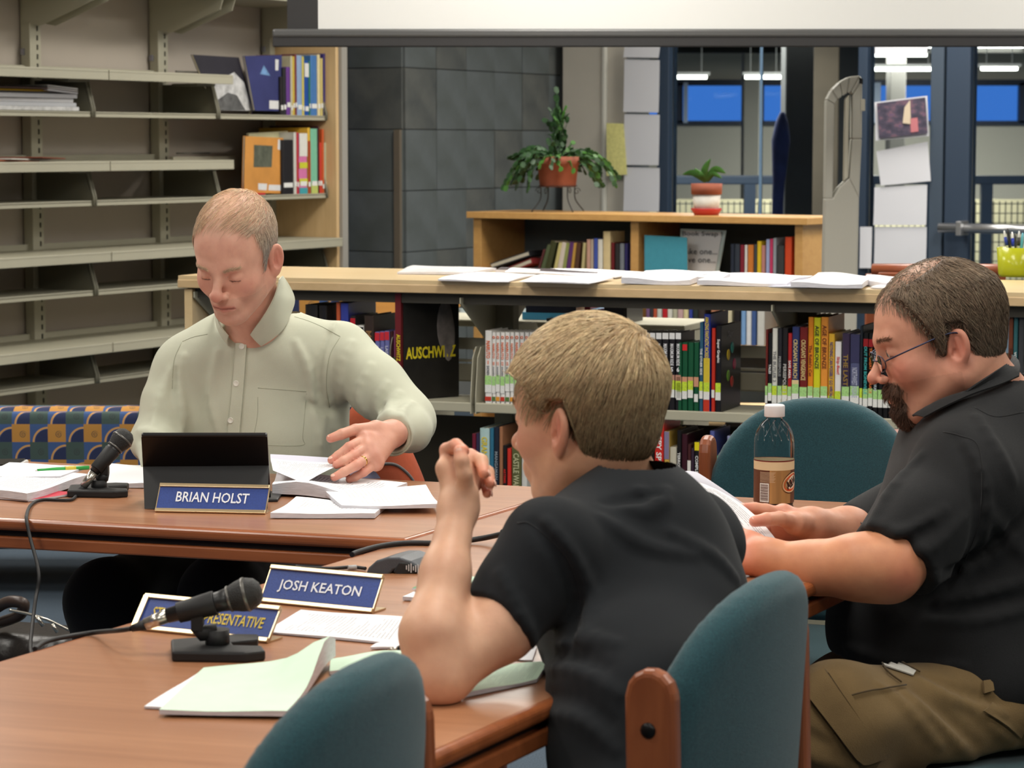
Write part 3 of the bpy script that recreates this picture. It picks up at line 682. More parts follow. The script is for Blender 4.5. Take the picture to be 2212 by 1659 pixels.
Wt = (235, 235, 232); Yl = (226, 200, 60)
mid = [
 (1618, 1643, 696, (48, 92, 118), 'thin teal-blue book right of the green volumes', 'THE OTHER SIDE', Wt, 'lime'),
 (1646, 1690, 678, (44, 62, 160), 'tall blue, yellow and red spined book on the middle shelf', 'AMAZING FANTASTIC INCREDIBLE', Yl, 'lime', dict(second=[((214, 190, 60), .3, .55), ((196, 60, 40), .0, .3)], tpos=(.5, .97), dep=.18)),
 (1700, 1725, 709, (196, 52, 36), 'thin red book left of the black book with a bright cover', None, Wt, 'white', dict(dep=.19)),
 (1728, 1766, 704, (26, 26, 32), 'black book with bright dots on its side cover, last before the gap', 'Super Graphic', Wt, 'lime', dict(dep=.2, tpos=(.5, .92)))]
last = list(row(mid, 3.16, 1000, G1, 'front'))[-1]
bk, T, w, h = last
for k, c in enumerate(((210, 60, 110), (60, 170, 160), (230, 200, 50), (120, 170, 60), (200, 60, 50))):
    th = k*1.25; MB().lathe([(.0, 0), (.016, 0), (.016, .0006), (.012, .0007), (0, .0007)], T(w/2+.0002, .1+.035*math.cos(th), h*.52+.05*math.sin(th)), U, 12).build('cover_dot', mat('dot%d' % k, c, .4), bk)
MB().text('Super', T(w/2+.001, .03, h*.84), V, Z, .13, .02, .02).build('cover_title', mat('ink_130_130_138', (130, 130, 138), .4), bk)
O2 = 1500.; z2 = 2.962
right = [
 (458, 474, 712, (110, 40, 36), 'narrow dark red book, first right of the shelf bracket', None, Wt, 'green'),
 (476, 500, 720, (24, 26, 30), 'thin black book, second right of the shelf bracket', 'TALES', Wt, 'green'),
 (501, 534, 709, (222, 220, 210), 'white spined book with grey lettering near the shelf bracket', 'THE BUTLER 2', (120, 120, 124), 'lime', dict(second=[((120, 180, 200), .2, .34)])),
 (537, 564, 709, (40, 40, 46), 'dark charcoal book right of the white spined one', 'PERSEPOLIS', (150, 150, 150), 'green'),
 (566, 600, 709, (34, 32, 34), 'black book with grey lettering and a red dot', 'PERSEPOLIS 2', (190, 188, 184), 'lime', dict(tpos=(.24, .6))),
 (602, 627, 720, (176, 40, 42), 'thin red book between black and blue ones', 'SAFE AREA', Wt, 'green'),
 (628, 674, 706, (46, 56, 104), 'navy book with gold lettering and a cream face', "CROGAN'S MARCH", (214, 190, 130), 'green', dict(second=[((222, 200, 150), .3, .4)], tpos=(.42, .86))),
 (677, 727, 707, (118, 34, 34), 'dark red book with gold lettering beside the navy one', "CROGAN'S VENGEANCE", (214, 190, 130), 'green', dict(tpos=(.4, .86))),
 (730, 764, 685, (230, 140, 40), 'first of the tall orange books', "The Rabbi's Cat", (120, 50, 20), 'green', dict(dep=.19)),
 (766, 809, 686, (214, 212, 40), 'tall yellow-green book between two orange ones', 'AGE OF BRONZE', (30, 60, 40), 'green', dict(tpos=(.48, .92), dep=.19, second=[((50, 110, 180), .0, .08)])),
 (812, 858, 685, (232, 150, 60), 'second tall orange book, right of the yellow-green one', 'AGE OF BRONZE', (110, 50, 24), 'green', dict(tpos=(.48, .92), dep=.19)),
 (861, 900, 721, (226, 176, 56), 'golden yellow book left of the white one with pink mark', 'NOTHING CAN POSSIBLY GO WRONG', (60, 60, 120), 'lime', dict(dep=.19, foot=.01)),
 (903, 943, 738, (234, 230, 228), 'white book with red lettering and a pink mark', 'Skip-Beat!', (204, 40, 40), 'lime', dict(tpos=(.55, .82), foot=.02)),
 (948, 998, 720, (62, 50, 76), 'dark purple book with faint gold lettering', 'THE LAST', (150, 120, 60), 'green', dict(dep=.19)),
 (1001, 1061, 722, (84, 88, 124), 'thick slate-blue book with a dark upper band', 'NORTHWEST PASSAGE', (180, 184, 206), 'green', dict(second=[((58, 58, 92), .66, 1.0)], tpos=(.24, .6))),
 (1063, 1081, 704, (36, 42, 50), 'thin tall dark book left of the black series', None, Wt, 'lime'),
 (1084, 1116, 719, (22, 22, 24), 'black book with teal lettering, first of the black series', 'OUT FROM BONEVILLE', (60, 170, 170), 'green', dict(second=[((150, 30, 36), .84, .93)])),
 (1118, 1147, 720, (22, 22, 24), 'black book with orange lettering, second of the black series', 'THE GREAT COW RACE', (214, 110, 40), 'green', dict(second=[((150, 30, 36), .84, .93)])),
 (1149, 1179, 720, (22, 22, 24), 'black book with grey lettering, third of the black series', 'EYES OF THE STORM', (180, 190, 196), 'green', dict(second=[((150, 30, 36), .84, .93)])),
 (1181, 1212, 721, (22, 22, 24), 'fourth black series book, beside the bearded man\'s eyeglasses', None, Wt, 'green'),
 (1214, 1246, 722, (22, 22, 24), 'fifth black series book, behind the bearded man\'s nose', None, Wt, 'green'),
 (1248, 1282, 722, (22, 22, 24), 'sixth black series book, mostly behind the bearded man\'s face', None, Wt, 'green'),
 (2012, 2042, 673, (110, 60, 40), 'brown spined book at the right edge behind the seated man', 'THE ARRIVAL', (60, 30, 20), None, dict(dep=.2)),
 (2044, 2072, 668, (50, 100, 106), 'teal spined book at the right edge of the picture', 'VOLUME', Wt, 'white', dict(dep=.2)),
 (2076, 2112, 672, (60, 62, 66), 'dark grey book at the very right edge', None, Wt, None, dict(dep=.2))]
list(row(right, z2, O2, G1, 'front'))
left = [
 (-10, 30, 672, (60, 50, 40), 'dark brown book just right of the green shirt collar', None, Wt, None),
 (330, 420, 658, (40, 38, 36), 'two-tone dark book behind the green shirt shoulder', None, Wt, None),
 (430, 486, 660, (34, 32, 34), 'black book beside the orange one above the shirt shoulder', 'TEASE', (150, 150, 150), None),
 (553, 581, 653, (196, 92, 56), 'orange-brown spined book left of the blue one', 'HUNTER', Wt, None, dict(dep=.19)),
 (584, 640, 655, (58, 70, 160), 'blue spined book with dark side cover above the shirt shoulder', 'GOTHIC', (150, 160, 220), None, dict(dep=.2)),
 (655, 692, 682, (40, 38, 42), 'black book with a red block on top of its spine', None, Wt, None, dict(second=[((190, 40, 50), .8, .97)])),
 (694, 750, 703, (228, 226, 220), 'white and black spined book left of the brown one', 'COMICS', Wt, None, dict(second=[((24, 24, 26), .3, .98)], tpos=(.6, .95))),
 (754, 822, 682, (58, 46, 40), 'thick dark brown book with tan lettering', 'MONSTER', (150, 110, 70), None, dict(dep=.19)),
 (830, 865, 717, (112, 116, 176), 'first of three lavender volumes with red caps', 'LAST FANTASY', (206, 208, 226), 'green', dict(second=[((206, 50, 60), .87, .99)], tpos=(.3, .8), dep=.13)),
 (867, 898, 716, (112, 116, 176), 'second of three lavender volumes with red caps', 'LAST FANTASY', (206, 208, 226), 'green', dict(second=[((206, 50, 60), .87, .99)], tpos=(.3, .8), dep=.13)),
 (900, 934, 715, (112, 116, 176), 'third of three lavender volumes with red caps', 'LAST FANTASY', (206, 208, 226), 'green', dict(second=[((206, 50, 60), .87, .99)], tpos=(.3, .8), dep=.13)),
 (936, 962, 716, (66, 30, 34), 'dark maroon book right of the lavender volumes', None, Wt, 'green'),
 (964, 988, 714, (150, 80, 120), 'mauve and green spined book left of the tall black one', None, Wt, 'green', dict(second=[((90, 130, 80), .2, .62)]))]
list(row(left, 3.318, 560., G1, 'front'))
# the big dark book turned outward at the end of the left bay
pa = onp(858, 700, L_+V*.03, V); pb = onp(918, 700, L_+V*.03, V)
pa[2] = ZM+.001; wv = (pb-pa)[:2]; big = thing('book', pa, 'large black book with yellow lettering and pale face, turned outward at the gap', 'book', G1)
ytop = onp(872, 634, L_+V*.03, V)[2]; hh = ytop-ZM; u2 = nrm(U*.52+V*.85); v2 = np.array([u2[1], -u2[0], 0]); Rb = np.stack([u2, -v2, Z], 1)
Tb = lambda x, y, z: pa+Rb@np.array([x, y, z])
MB().box(Tb(.0, .0, hh/2)+U*.009, (.018, .03, hh), RU).build('spine', mat('cover_110_36_40', (110, 36, 40), .35), big)
c0 = pa+U*.018; wid = .2
Tc = lambda x, y, z: c0+Rb@np.array([x, y, z])
MB().box(Tc(wid/2, .016, hh/2), (wid, .004, hh), Rb).box(Tc(wid/2, .0, hh/2), (wid, .004, hh), Rb).build('cover', mat('cover_34_32_30', (34, 32, 30), .4, var=.3, vscale=25), big)
MB().box(Tc(wid/2-.003, .008, hh/2), (wid-.006, .012, hh-.008), Rb).build('pages', pgm(), big)
yk = mat('ink_230_210_40', (230, 210, 40), .5)
MB().text('AUSCHWITZ', Tc(.008, -.003, hh*.38), u2, Z, wid*.9, .035, .03, keep=False).build('cover_title', yk, big)
MB().text('AUSCHWITZ', pa+U*.005+Z*hh*.62-V*.018, -Z, U, hh*.25, .012, .02).build('spine_title', yk, big)
g = MB()
for k in range(2): g.ell(Tc(.15+.012*k, -.0022, hh*(.68-.1*k)), (.03-.006*k, .0012, .075), 18, 8, Rb)
g.build('cover_portrait', mat('portrait_grey', (128, 120, 116), .5, var=.4, vscale=30), big)
wirem = mat('wire_grey', (120, 118, 108), .4, metal=.6)
be = MB().tube(spline([K(.72, .05, ZM+.01), K(.68, .02, ZM+.03), K(.655, .02, ZM+.12), K(.665, .05, ZM+.2), K(.72, .12, ZM+.14), K(.745, .16, ZM+.05)], 5), .0022, 6).build('wire_bookend', wirem); setp(be, 'bent wire bookend in front of the large black book', 'bookend')
# lower shelf
lowL = [
 (62, 89, 937, (110, 30, 50), 'maroon book, leftmost on the lower shelf', None, Wt, None),
 (90, 112, 936, (52, 46, 76), 'dark purple book on the lower shelf left of the pale blue one', 'MARCH', Wt, None),
 (115, 182, 925, (176, 204, 204), 'thick pale blue book with yellow lettering on the lower shelf', 'GRAND LINE GIRL', (222, 200, 50), None),
 (184, 211, 925, (50, 110, 140), 'teal book right of the pale blue one, lower shelf', None, Wt, None),
 (213, 247, 923, (34, 40, 54), 'black-blue book with grey lettering on the lower shelf', 'MANGAMAN', (140, 150, 160), None),
 (249, 273, 922, (160, 110, 80), 'tan spined book on the lower shelf behind the boy\'s nose', None, Wt, None),
 (275, 301, 962, (30, 26, 28), 'black book with red lettering on the lower shelf', 'ARTEMIS', (200, 40, 30), None),
 (303, 331, 969, (206, 50, 40), 'bright red book on the lower shelf', None, Wt, None),
 (334, 400, 964, (96, 98, 60), 'thick olive green book with cream lettering, lower shelf', 'CASTLE WAITING', (190, 190, 150), None),
 (402, 440, 990, (210, 210, 206), 'white and black book half hidden by the boy\'s chin', None, Wt, None)]
list(row(lowL, 3.16, 1000., G2, 'low'))
z8 = 7.373
lowR = [
 (-40, 60, 975, (60, 60, 66), 'dark grey book behind the boy\'s neck', None, Wt, None),
 (65, 130, 962, (44, 120, 120), 'turquoise book beside the boy\'s neck', None, Wt, None),
 (133, 188, 964, (90, 140, 180), 'light blue book with pale lettering beside the boy\'s neck', None, Wt, None),
 (190, 250, 972, (60, 52, 48), 'dark brown book with tan lettering, lower shelf right', 'NEW SUN', (170, 150, 110), None),
 (254, 345, 968, (70, 70, 84), 'dark patterned book with pale lettering, left of the yellow-lettered one', 'SECRET', (170, 170, 200), None),
 (350, 405, 950, (26, 26, 22), 'black book with yellow lettering left of the big red one', 'MAGIC TALES', (200, 190, 40), None),
 (412, 556, 905, (208, 44, 36), 'thick tall red book with black and white lettering', 'SPY SPY OMNI', (240, 238, 236), None, dict(tpos=(.2, .95))),
 (566, 648, 932, (206, 170, 80), 'plastic-covered yellow book right of the big red one', None, Wt, None, dict(second=[((130, 120, 150), .7, 1.0)])),
 (654, 764, 966, (196, 190, 172), 'thick cream book with faint lettering', 'BLANKETS', (150, 140, 124), None),
 (768, 840, 930, (24, 22, 24), 'black book with bold white lettering and a red foot', 'TERRORIST', (232, 230, 228), None, dict(tpos=(.45, .85))),
 (845, 935, 938, (58, 22, 34), 'dark maroon book right of the white-lettered black one', 'OF SPADES', (190, 190, 180), None, dict(tpos=(.2, .6))),
 (940, 995, 960, (70, 34, 36), 'brown-red thin book with a white label', None, Wt, None, dict(second=[((226, 222, 216), .6, .8)])),
 (998, 1046, 968, (56, 40, 56), 'plum coloured thin book left of the yellow capped one', None, Wt, None),
 (1052, 1130, 955, (24, 24, 26), 'black book with yellow top and yellow foot', 'COMPLETE', (230, 230, 230), None, dict(second=[((226, 208, 30), .9, 1.0), ((226, 208, 30), .2, .5)], tpos=(.52, .88))),
 (1136, 1235, 965, (84, 74, 54), 'olive brown weathered book, lower shelf right', None, Wt, None),
 (1256, 1292, 942, (206, 40, 42), 'thin red book left of the blue-violet one', None, Wt, None),
 (1295, 1366, 931, (84, 92, 156), 'blue-violet book with copper lettering', 'ROMEO & JULIET', (180, 120, 90), None),
 (1372, 1462, 986, (104, 176, 150), 'mint green book with white lettering beside the wooden chair post', 'THE BOX OF', (232, 240, 236), None, dict(tpos=(.1, .6))),
 (1570, 1640, 942, (150, 156, 196), 'lavender spined book behind the wooden chair post', '2', (60, 60, 90), None, dict(tpos=(.8, .9)))]
list(row(lowR, z8, 1360., G2, 'low'))
# far side of the low bookcase
zf = 3.687
G3 = 'books on the far side of the low bookcase'
FR['far'] = (L_, U, V, .72, .64)
farl = [(1180, 1206, 688, (44, 42, 42), 'dark book behind the crown of the blond head', 'TRA', Wt),
        (1262, 1275, 650, (120, 24, 40), 'thin maroon book standing behind the stack of flat books', None, Wt),
        (1276, 1290, 668, (110, 160, 200), 'light blue book above the blond head', 'L', Wt),
        (1291, 1300, 668, (80, 60, 110), 'thin purple and yellow book above the blond head', None, Wt),
        (1304, 1355, 660, (40, 38, 38), 'wide black book above the blond head', None, Wt)]
for a_, b_, y, rgb, lab, ti, tc in farl: book(a_, b_, y, rgb, lab, G3, ti, tc, None, 'far')
# flat stack of books on the far shelf, and a grey box
sc = [((230, 228, 224), 'white flat book on top of the flat stack', .018), ((206, 70, 50), 'red and white flat book, second of the flat stack', .008), ((220, 218, 212), 'thick white flat book in the flat stack', .02), ((30, 34, 48), 'dark navy flat book near the foot of the flat stack', .02), ((70, 150, 196), 'light blue flat book at the foot of the flat stack', .022)]
za = onp(1200, 690, L_+V*.72, V)[2]; qa = onp(1133, 690, L_+V*.72, V); qb = onp(1262, 690, L_+V*.72, V); z = za
for i, (rgb, lab, th) in enumerate(sc[::-1]):
    o = thing('book', (qa+qb)/2*np.array([1, 1, 0])+Z*z, lab, 'book', 'flat stack of books on the far shelf'); c_ = (qa+qb)/2; c_[2] = z+th/2
    c_ = c_+U*.006*((i*37) % 5-2)+V*.08
    MB().box(c_+Z*(th/2-.0015), (.165, .22, .003), RU).box(c_-Z*(th/2-.0015), (.165, .22, .003), RU).box(c_-V*.11, (.165, .003, th), RU).build('cover', mat('cover_%d_%d_%d' % rgb, rgb, .35), o)
    MB().box(c_+U*.001, (.16, .214, th-.006), RU).build('pages', pgm(), o); z += th+.0005
sh = thing('far_shelf_unit', (qa+qb)/2*np.array([1, 1, 0]), 'pale grey metal shelf carrying the flat stack of books', 'shelf')
MB().box((qa+qb)/2*np.array([1, 1, 0])+Z*(za-.012)+V*.06, (.9, .3, .022), RU).build('board', shelfm, sh, bevel=.004)
for s_ in (-.43, .43): MB().box((qa+qb)/2*np.array([1, 1, 0])+Z*(za/2-.012)+U*s_+V*.06, (.03, .28, za-.024), RU).build('support', shelfm, sh, bevel=.004)
# ================================================================ BACK BOOKCASE
ZB = 1.08; BL = onz(1010, 457, ZB); BR = onz(1745, 471, ZB); Ub = nrm(BR-BL); Vb = np.array([-Ub[1], Ub[0], 0]); RBk = np.stack([Ub, Vb, Z], 1); Lb = np.linalg.norm(BR-BL)
def Kb(u, v, z): p = BL+Ub*u+Vb*v; return np.array([p[0], p[1], z])
oak = wood('honey_maple', (214, 166, 100), (196, 146, 84), (0, 0, 0), .4, .2); backb = mat('bookcase_back', (88, 98, 100), .8, var=.1, vscale=4)
def upx(px): p = onp(px, 500, BL, Vb); return (p-BL)@Ub
bb = thing('wooden_bookcase', Kb(Lb/2, .2, 0), 'honey maple open bookcase with two bays, plants on its top', 'bookcase')
MB().box(Kb(Lb/2, .2, ZB-.015), (Lb, .42, .03), RBk).build('top_board', oak, bb, bevel=.002)
u_a, u_b = upx(1018), upx(1034); 
for (a_, b_) in ((upx(1017), upx(1034)), (upx(1357), upx(1374)), (upx(1712), upx(1729))):
    MB().box(Kb((a_+b_)/2, .2, (ZB-.03)/2), (b_-a_, .36, ZB-.03), RBk).build('side_panel' , oak, bb, bevel=.002)
for z in (.80, .515, .22, .06): MB().box(Kb(Lb/2, .2, z-.012), (upx(1727)-upx(1018), .34, .024), RBk).build('shelf', oak, bb, bevel=.002)
MB().box(Kb(Lb/2-.02, .385, .55), (upx(1727)-upx(1018), .012, 1.0), RBk).build('back_panel', backb, bb)
G4 = 'books in the wooden bookcase'
FB = (BL, Ub, Vb, .80, .03); z5 = 3.456
def lean(k): return k
up = [(100, 118, 536, (96, 50, 50), 'thin maroon leaning book, leftmost in the leaning row', -.33), (122, 150, 526, (90, 100, 70), 'olive leaning book in the wooden bookcase', -.33), (152, 196, 518, (70, 72, 44), 'dark olive leaning book with yellow streaks', -.28),
      (220, 246, 522, (210, 196, 130), 'pale yellow leaning book in the wooden bookcase', -.24), (248, 284, 522, (222, 206, 190), 'cream leaning book with pink lettering', -.22), (286, 312, 524, (150, 156, 90), 'green-yellow leaning book beside the purple one', -.18),
      (314, 346, 522, (98, 56, 110), 'purple leaning book in the wooden bookcase', -.17), (350, 372, 524, (196, 150, 70), 'ochre leaning book right of the purple one', -.14), (376, 408, 524, (90, 60, 44), 'brown leaning book with orange streaks', -.12), (430, 452, 524, (196, 182, 130), 'straw coloured book at the end of the leaning row', -.08),
      (474, 500, 517, (206, 160, 140), 'salmon pink upright book in the left bay', 0), (502, 523, 517, (190, 170, 150), 'beige upright book in the left bay', 0), (526, 554, 515, (70, 90, 170), 'blue upright book in the left bay', 0), (557, 592, 517, (230, 224, 210), 'white upright book with red mark in the left bay', 0),
      (596, 650, 500, (224, 200, 150), 'tall cream book with a purple square, tallest in the left bay', 0), (655, 678, 524, (110, 30, 34), 'thin dark red book right of the tall cream one', 0), (684, 716, 526, (46, 44, 44), 'black book near the middle panel', 0), (720, 752, 526, (120, 124, 130), 'grey book beside the middle panel', 0), (756, 778, 526, (44, 40, 90), 'dark indigo book touching the middle panel', 0)]
for a_, b_, y, rgb, lab, tl in up: book(1130+a_/z5, 1130+b_/z5, y, rgb, lab, G4, None, Wt, None, frame=FB, tilt=-tl, dep=.12)
up2 = [(1546, 1572, 527, (40, 46, 60), 'dark navy book, leftmost in the right bay', 0), (1576, 1614, 527, (50, 56, 66), 'charcoal book with a white label, right bay', 0), (1618, 1648, 529, (130, 36, 50), 'maroon book in the right bay', 0), (1651, 1670, 529, (226, 222, 214), 'thin white book in the right bay', 0), (1674, 1716, 529, (206, 120, 50), 'orange book in the right bay', 0),
       (1720, 1742, 528, (70, 74, 76), 'dark grey thin book left of the yellow one', 0), (1744, 1774, 521, (226, 190, 40), 'yellow book in the right bay', 0), (1776, 1804, 530, (190, 130, 120), 'dusty pink book in the right bay', 0), (1810, 1836, 517, (160, 170, 206), 'lavender blue tall book in the right bay', 0), (1838, 1860, 516, (200, 60, 100), 'pink spined tall book in the right bay', 0), (1862, 1886, 514, (150, 154, 160), 'grey tall book in the right bay', 0),
       (1892, 1944, 530, (60, 60, 60), 'thick black book left of the red-orange one', 0), (1950, 2000, 512, (206, 70, 34), 'red-orange book beside the right wooden panel', 0)]
for a_, b_, y, rgb, lab, tl in up2: book(1130+a_/z5, 1130+b_/z5, y, rgb, lab, G4, None, Wt, None, frame=FB, dep=.12)
# books on the second shelf of the wooden bookcase, seen through the low one
FB2 = (BL, Ub, Vb, .515, .03)
lw = [(132, 160, (120, 90, 130)), (164, 188, (60, 60, 66)), (190, 216, (196, 90, 60)), (220, 256, (206, 210, 200)), (262, 300, (196, 36, 46)), (303, 340, (226, 222, 210)), (345, 380, (190, 186, 160)), (384, 426, (206, 170, 170)), (430, 468, (226, 212, 160)), (474, 500, (56, 70, 160)), (504, 545, (44, 52, 50)), (548, 600, (60, 50, 50)), (650, 690, (190, 130, 100)), (694, 735, (200, 140, 110)), (750, 815, (216, 204, 170)), (830, 880, (34, 30, 34)), (890, 925, (130, 170, 216)), (932, 970, (226, 226, 226)), (972, 1008, (70, 96, 150)), (1018, 1075, (214, 212, 204))]
cn = ['mauve', 'dark grey', 'orange-red', 'pale grey', 'red', 'white', 'beige', 'pink', 'pale yellow', 'royal blue', 'dark green', 'dark brown', 'tan', 'salmon', 'wide cream', 'black', 'light blue', 'tall white', 'steel blue', 'wide off-white']
for (a_, b_, rgb), c_ in zip(lw, cn):
    book(1360+a_/zf, 1360+b_/zf, 662 if a_ < 840 else 668, rgb, c_+' book on the second shelf of the wooden bookcase, seen through the low one', G4, None, Wt, None, frame=FB2, dep=.12)
# lying dark book and red one at left of the row
for (pts, rgb, lab) in (([(1060, 580), (1145, 552)], (44, 44, 48), 'dark book lying aslant in the left bay of the wooden bookcase'), ([(1100, 588), (1150, 568)], (140, 50, 50), 'red book lying under the slanted dark one')):
    a_ = onp(*pts[0], BL+Vb*.05, Vb); b_ = onp(*pts[1], BL+Vb*.05, Vb); d = b_-a_; o = thing('book', a_, lab, 'book', G4); Lg = np.linalg.norm(d); x = d/Lg; y_ = np.cross(Vb, x)*-1; R = np.stack([x, Vb, np.cross(x, Vb)], 1)
    MB().box((a_+b_)/2+Vb*.06, (Lg, .12, .006), R).box((a_+b_)/2+Vb*.06+R[:, 2]*.022, (Lg, .12, .004), R).box(b_+Vb*.06+R[:, 2]*.011-x*.002, (.004, .12, .024), R).build('cover', mat('cover_%d_%d_%d' % rgb, rgb, .4), o, bevel=.001)
    MB().box((a_+b_)/2+Vb*.06+R[:, 2]*.012, (Lg-.008, .116, .016), R).build('pages', pgm(), o)
# teal book and sign
def slab(q, plane0, n, th, m, name, parent=None):
    Q = [onp(x, y, plane0, n) for x, y in q]; return MB().prism(Q, n*th).build(name, m, parent, bevel=.001)
ft = thing('book', Kb(upx(1440), .06, .8), 'plain turquoise book standing face out before the sign', 'book', G4)
slab([(1392, 596), (1485, 598), (1484, 513), (1392, 508)], Kb(0, .03, 0), Vb, .003, mat('turquoise', (70, 150, 168), .5, var=.05), 'cover', ft)
slab([(1393, 596), (1484, 598), (1483, 514), (1393, 509)], Kb(0, .034, 0), Vb, .012, pgm(), 'pages', ft)
sg_ = thing('book_swap_sign', Kb(upx(1520), .12, .8), 'white acrylic sign with grey lettering behind the turquoise book', 'sign')
slab([(1466, 600), (1550, 602), (1569, 498), (1470, 494)], Kb(0, .12, 0), Vb, .004, mat('acrylic', (190, 208, 208), .2), 'holder', sg_)
slab([(1472, 600), (1542, 602), (1560, 502), (1476, 498)], Kb(0, .116, 0), Vb, .002, mat('sign_white', (226, 228, 230), .6), 'sheet', sg_)
ink = mat('sign_ink', (84, 88, 96), .6)
for tx, xa, xb, ya in (('Book Swap !', 1474, 1560, 512), ('Take one...', 1471, 1549, 549), ('Leave one...', 1462, 1546, 567)):
    pa_ = onp(xa, ya, Kb(0, .114, 0), Vb); pb_ = onp(xb, ya+1, Kb(0, .114, 0), Vb); MB().text(tx, pa_, pb_-pa_, Z, np.linalg.norm(pb_-pa_), 13/F*11.2, .012, keep=False).build('lettering', ink, sg_)
# ================================================================ SECURITY GATE
gate = thing('security_gate', onz(1815, 1290, 0)*np.array([1, 1, 0]), 'tall grey library security gate with rounded open loop', 'security gate')
Yg = 9.4
def Pg(x, y): return J(x, y, Yg)
gm = mat('gate_grey', (172, 170, 160), .45); gm2 = mat('gate_light', (186, 182, 166), .45)
out = [(1776, 760), (1786, 215), (1796, 196), (1815, 176), (1836, 165), (1856, 163), (1862, 168), (1862, 300), (1852, 590), (1848, 760)]
inn = [(1803, 415), (1808, 224), (1822, 202), (1838, 196), (1845, 380), (1842, 392), (1820, 408)]
# outline with a hole: build as strips
loop = [(1786, 215), (1796, 196), (1815, 176), (1836, 165), (1856, 163), (1862, 180), (1862, 300), (1858, 430)]
th = np.array([0, .08, 0])
g = MB()
lo_o = [(1783, 430), (1786, 215), (1797, 194), (1815, 176), (1836, 165), (1858, 163), (1863, 172), (1862, 300), (1856, 430)]
lo_i = [(1799, 430), (1803, 225), (1810, 215), (1820, 208), (1830, 202), (1838, 199), (1842, 204), (1841, 300), (1835, 385)]
for i in range(len(lo_o)-1): g.prism([Pg(*lo_o[i]), Pg(*lo_o[i+1]), Pg(*lo_i[i+1]), Pg(*lo_i[i])], th)
g.build('loop', gm, gate, bevel=.006)
MB().prism([Pg(*p) for p in ((1783, 428), (1799, 428), (1812, 405), (1830, 388), (1835, 383), (1856, 428), (1850, 760), (1776, 760))], th).build('lower_panel', gm, gate, bevel=.006)
MB().prism([Pg(1826, 214), Pg(1835, 204), Pg(1832, 384), Pg(1823, 392)], th*.5).build('inner_strip', gm2, gate, bevel=.003)
MB().prism([Pg(1856, 168), Pg(1864, 170), Pg(1864, 182), Pg(1856, 180)], th).build('top_cap', dark, gate)
MB().prism([Pg(1857, 214), Pg(1869, 214), Pg(1869, 240), Pg(1857, 240)], th*.8).build('sensor_box', gm2, gate, bevel=.003)
MB().box(Pg(1812, 770)*np.array([1, 1, 0])+Z*.02+th*.5, (.22, .5, .04)).build('base_plate', gm, gate, bevel=.01)
MB().box(Pg(1812, 700)*np.array([1, 1, 0])+Z*.33+th*.5, (.13, .08, .66)).build('foot_column', gm, gate, bevel=.006)
# brown wooden rail behind the counter = back rail of a wooden bench
br = thing('wooden_bench', (onz(1990, 590, ZT+.02)*np.array([1, 1, 0])), 'reddish brown wooden bench back showing above the counter at right', 'bench')
redw = wood('red_wood', (156, 84, 50), (128, 62, 36), (0, 0, 0), .35, .3)
a_ = J(1886, 582, 8.2); b_ = J(2160, 583, 8.0)
MB().tube([a_, b_], .019, 12).build('top_rail', redw, br)
MB().box((a_+b_)/2-Z*.045+np.array([0, .02, 0]), (.36, .02, .07)).build('back_board', redw, br, bevel=.004)
for q in (a_, b_): MB().box(q*np.array([1, 1, 0])+Z*(q[2]/2-.01)+np.array([.0, .02, 0]), (.04, .04, q[2]-.01)).build('post', redw, br, bevel=.004)
MB().box((a_+b_)/2*np.array([1, 1, 0])+Z*.43+np.array([0, .25, 0]), (.42, .45, .04)).build('seat', redw, br, bevel=.004)
# reading sofa behind the low bookcase
def pattern_mat():
    m = bpy.data.materials.new('sofa_pattern'); m.use_nodes = True; MATS['sofa_pattern'] = m; k = NT(m); b = k.b
    tc = k.add('ShaderNodeTexCoord'); sp = k.add('ShaderNodeSeparateXYZ'); k.lk(tc.outputs['UV'], sp.inputs[0])
    def M(op, a, c=None, d=None):
        n = k.add('ShaderNodeMath', operation=op)
        for i, v in enumerate((a, c, d)):
            if v is None: continue
            if isinstance(v, (int, float)): n.inputs[i].default_value = v
            else: k.lk(v, n.inputs[i])
        return n.outputs[0]
    def X(f, a, c):
        n = k.add('ShaderNodeMix', data_type='RGBA'); k.lk(f, n.inputs[0])
        for i, v in ((6, a), (7, c)):
            if isinstance(v, tuple): n.inputs[i].default_value = hexc(*v)+(1,)
            else: k.lk(v, n.inputs[i])
        return n.outputs[2]
    u, v = sp.outputs[0], sp.outputs[1]
    fu, fv = M('FRACT', u), M('FRACT', v); iu, iv = M('FLOOR', u), M('FLOOR', v)
    par = M('MODULO', M('ADD', iu, iv), 2.); alt = M('MODULO', iv, 2.)
    base = X(par, X(alt, (178, 128, 60), (62, 80, 76)), (58, 84, 132)); 
    r = M('SQRT', M('ADD', M('POWER', M('SUBTRACT', fu, 1.), 2.), M('POWER', M('SUBTRACT', fv, 0.), 2.)))
    disc = M('LESS_THAN', r, .72); ring = M('LESS_THAN', M('ABSOLUTE', M('SUBTRACT', r, .8)), .05)
    c = X(M('MULTIPLY', disc, par), base, (34, 44, 80)); c = X(M('MULTIPLY', ring, par), c, (200, 150, 84))
    cu, cv = M('SUBTRACT', fu, .62), M('SUBTRACT', fv, .42)
    rr = M('SQRT', M('ADD', M('MULTIPLY', cu, cu), M('MULTIPLY', cv, cv))); an = M('ARCTAN2', cv, cu)
    spi = M('LESS_THAN', M('FRACT', M('ADD', M('MULTIPLY', rr, 10.), M('DIVIDE', an, 6.2832))), .34); ins = M('LESS_THAN', rr, .2)
    f = M('MULTIPLY', M('MULTIPLY', spi, ins), M('SUBTRACT', 1., par)); c = X(f, c, (52, 56, 60))
    k.lk(c, b.inputs['Base Color']); b.inputs['Roughness'].default_value = .9; return m
sofam = pattern_mat()
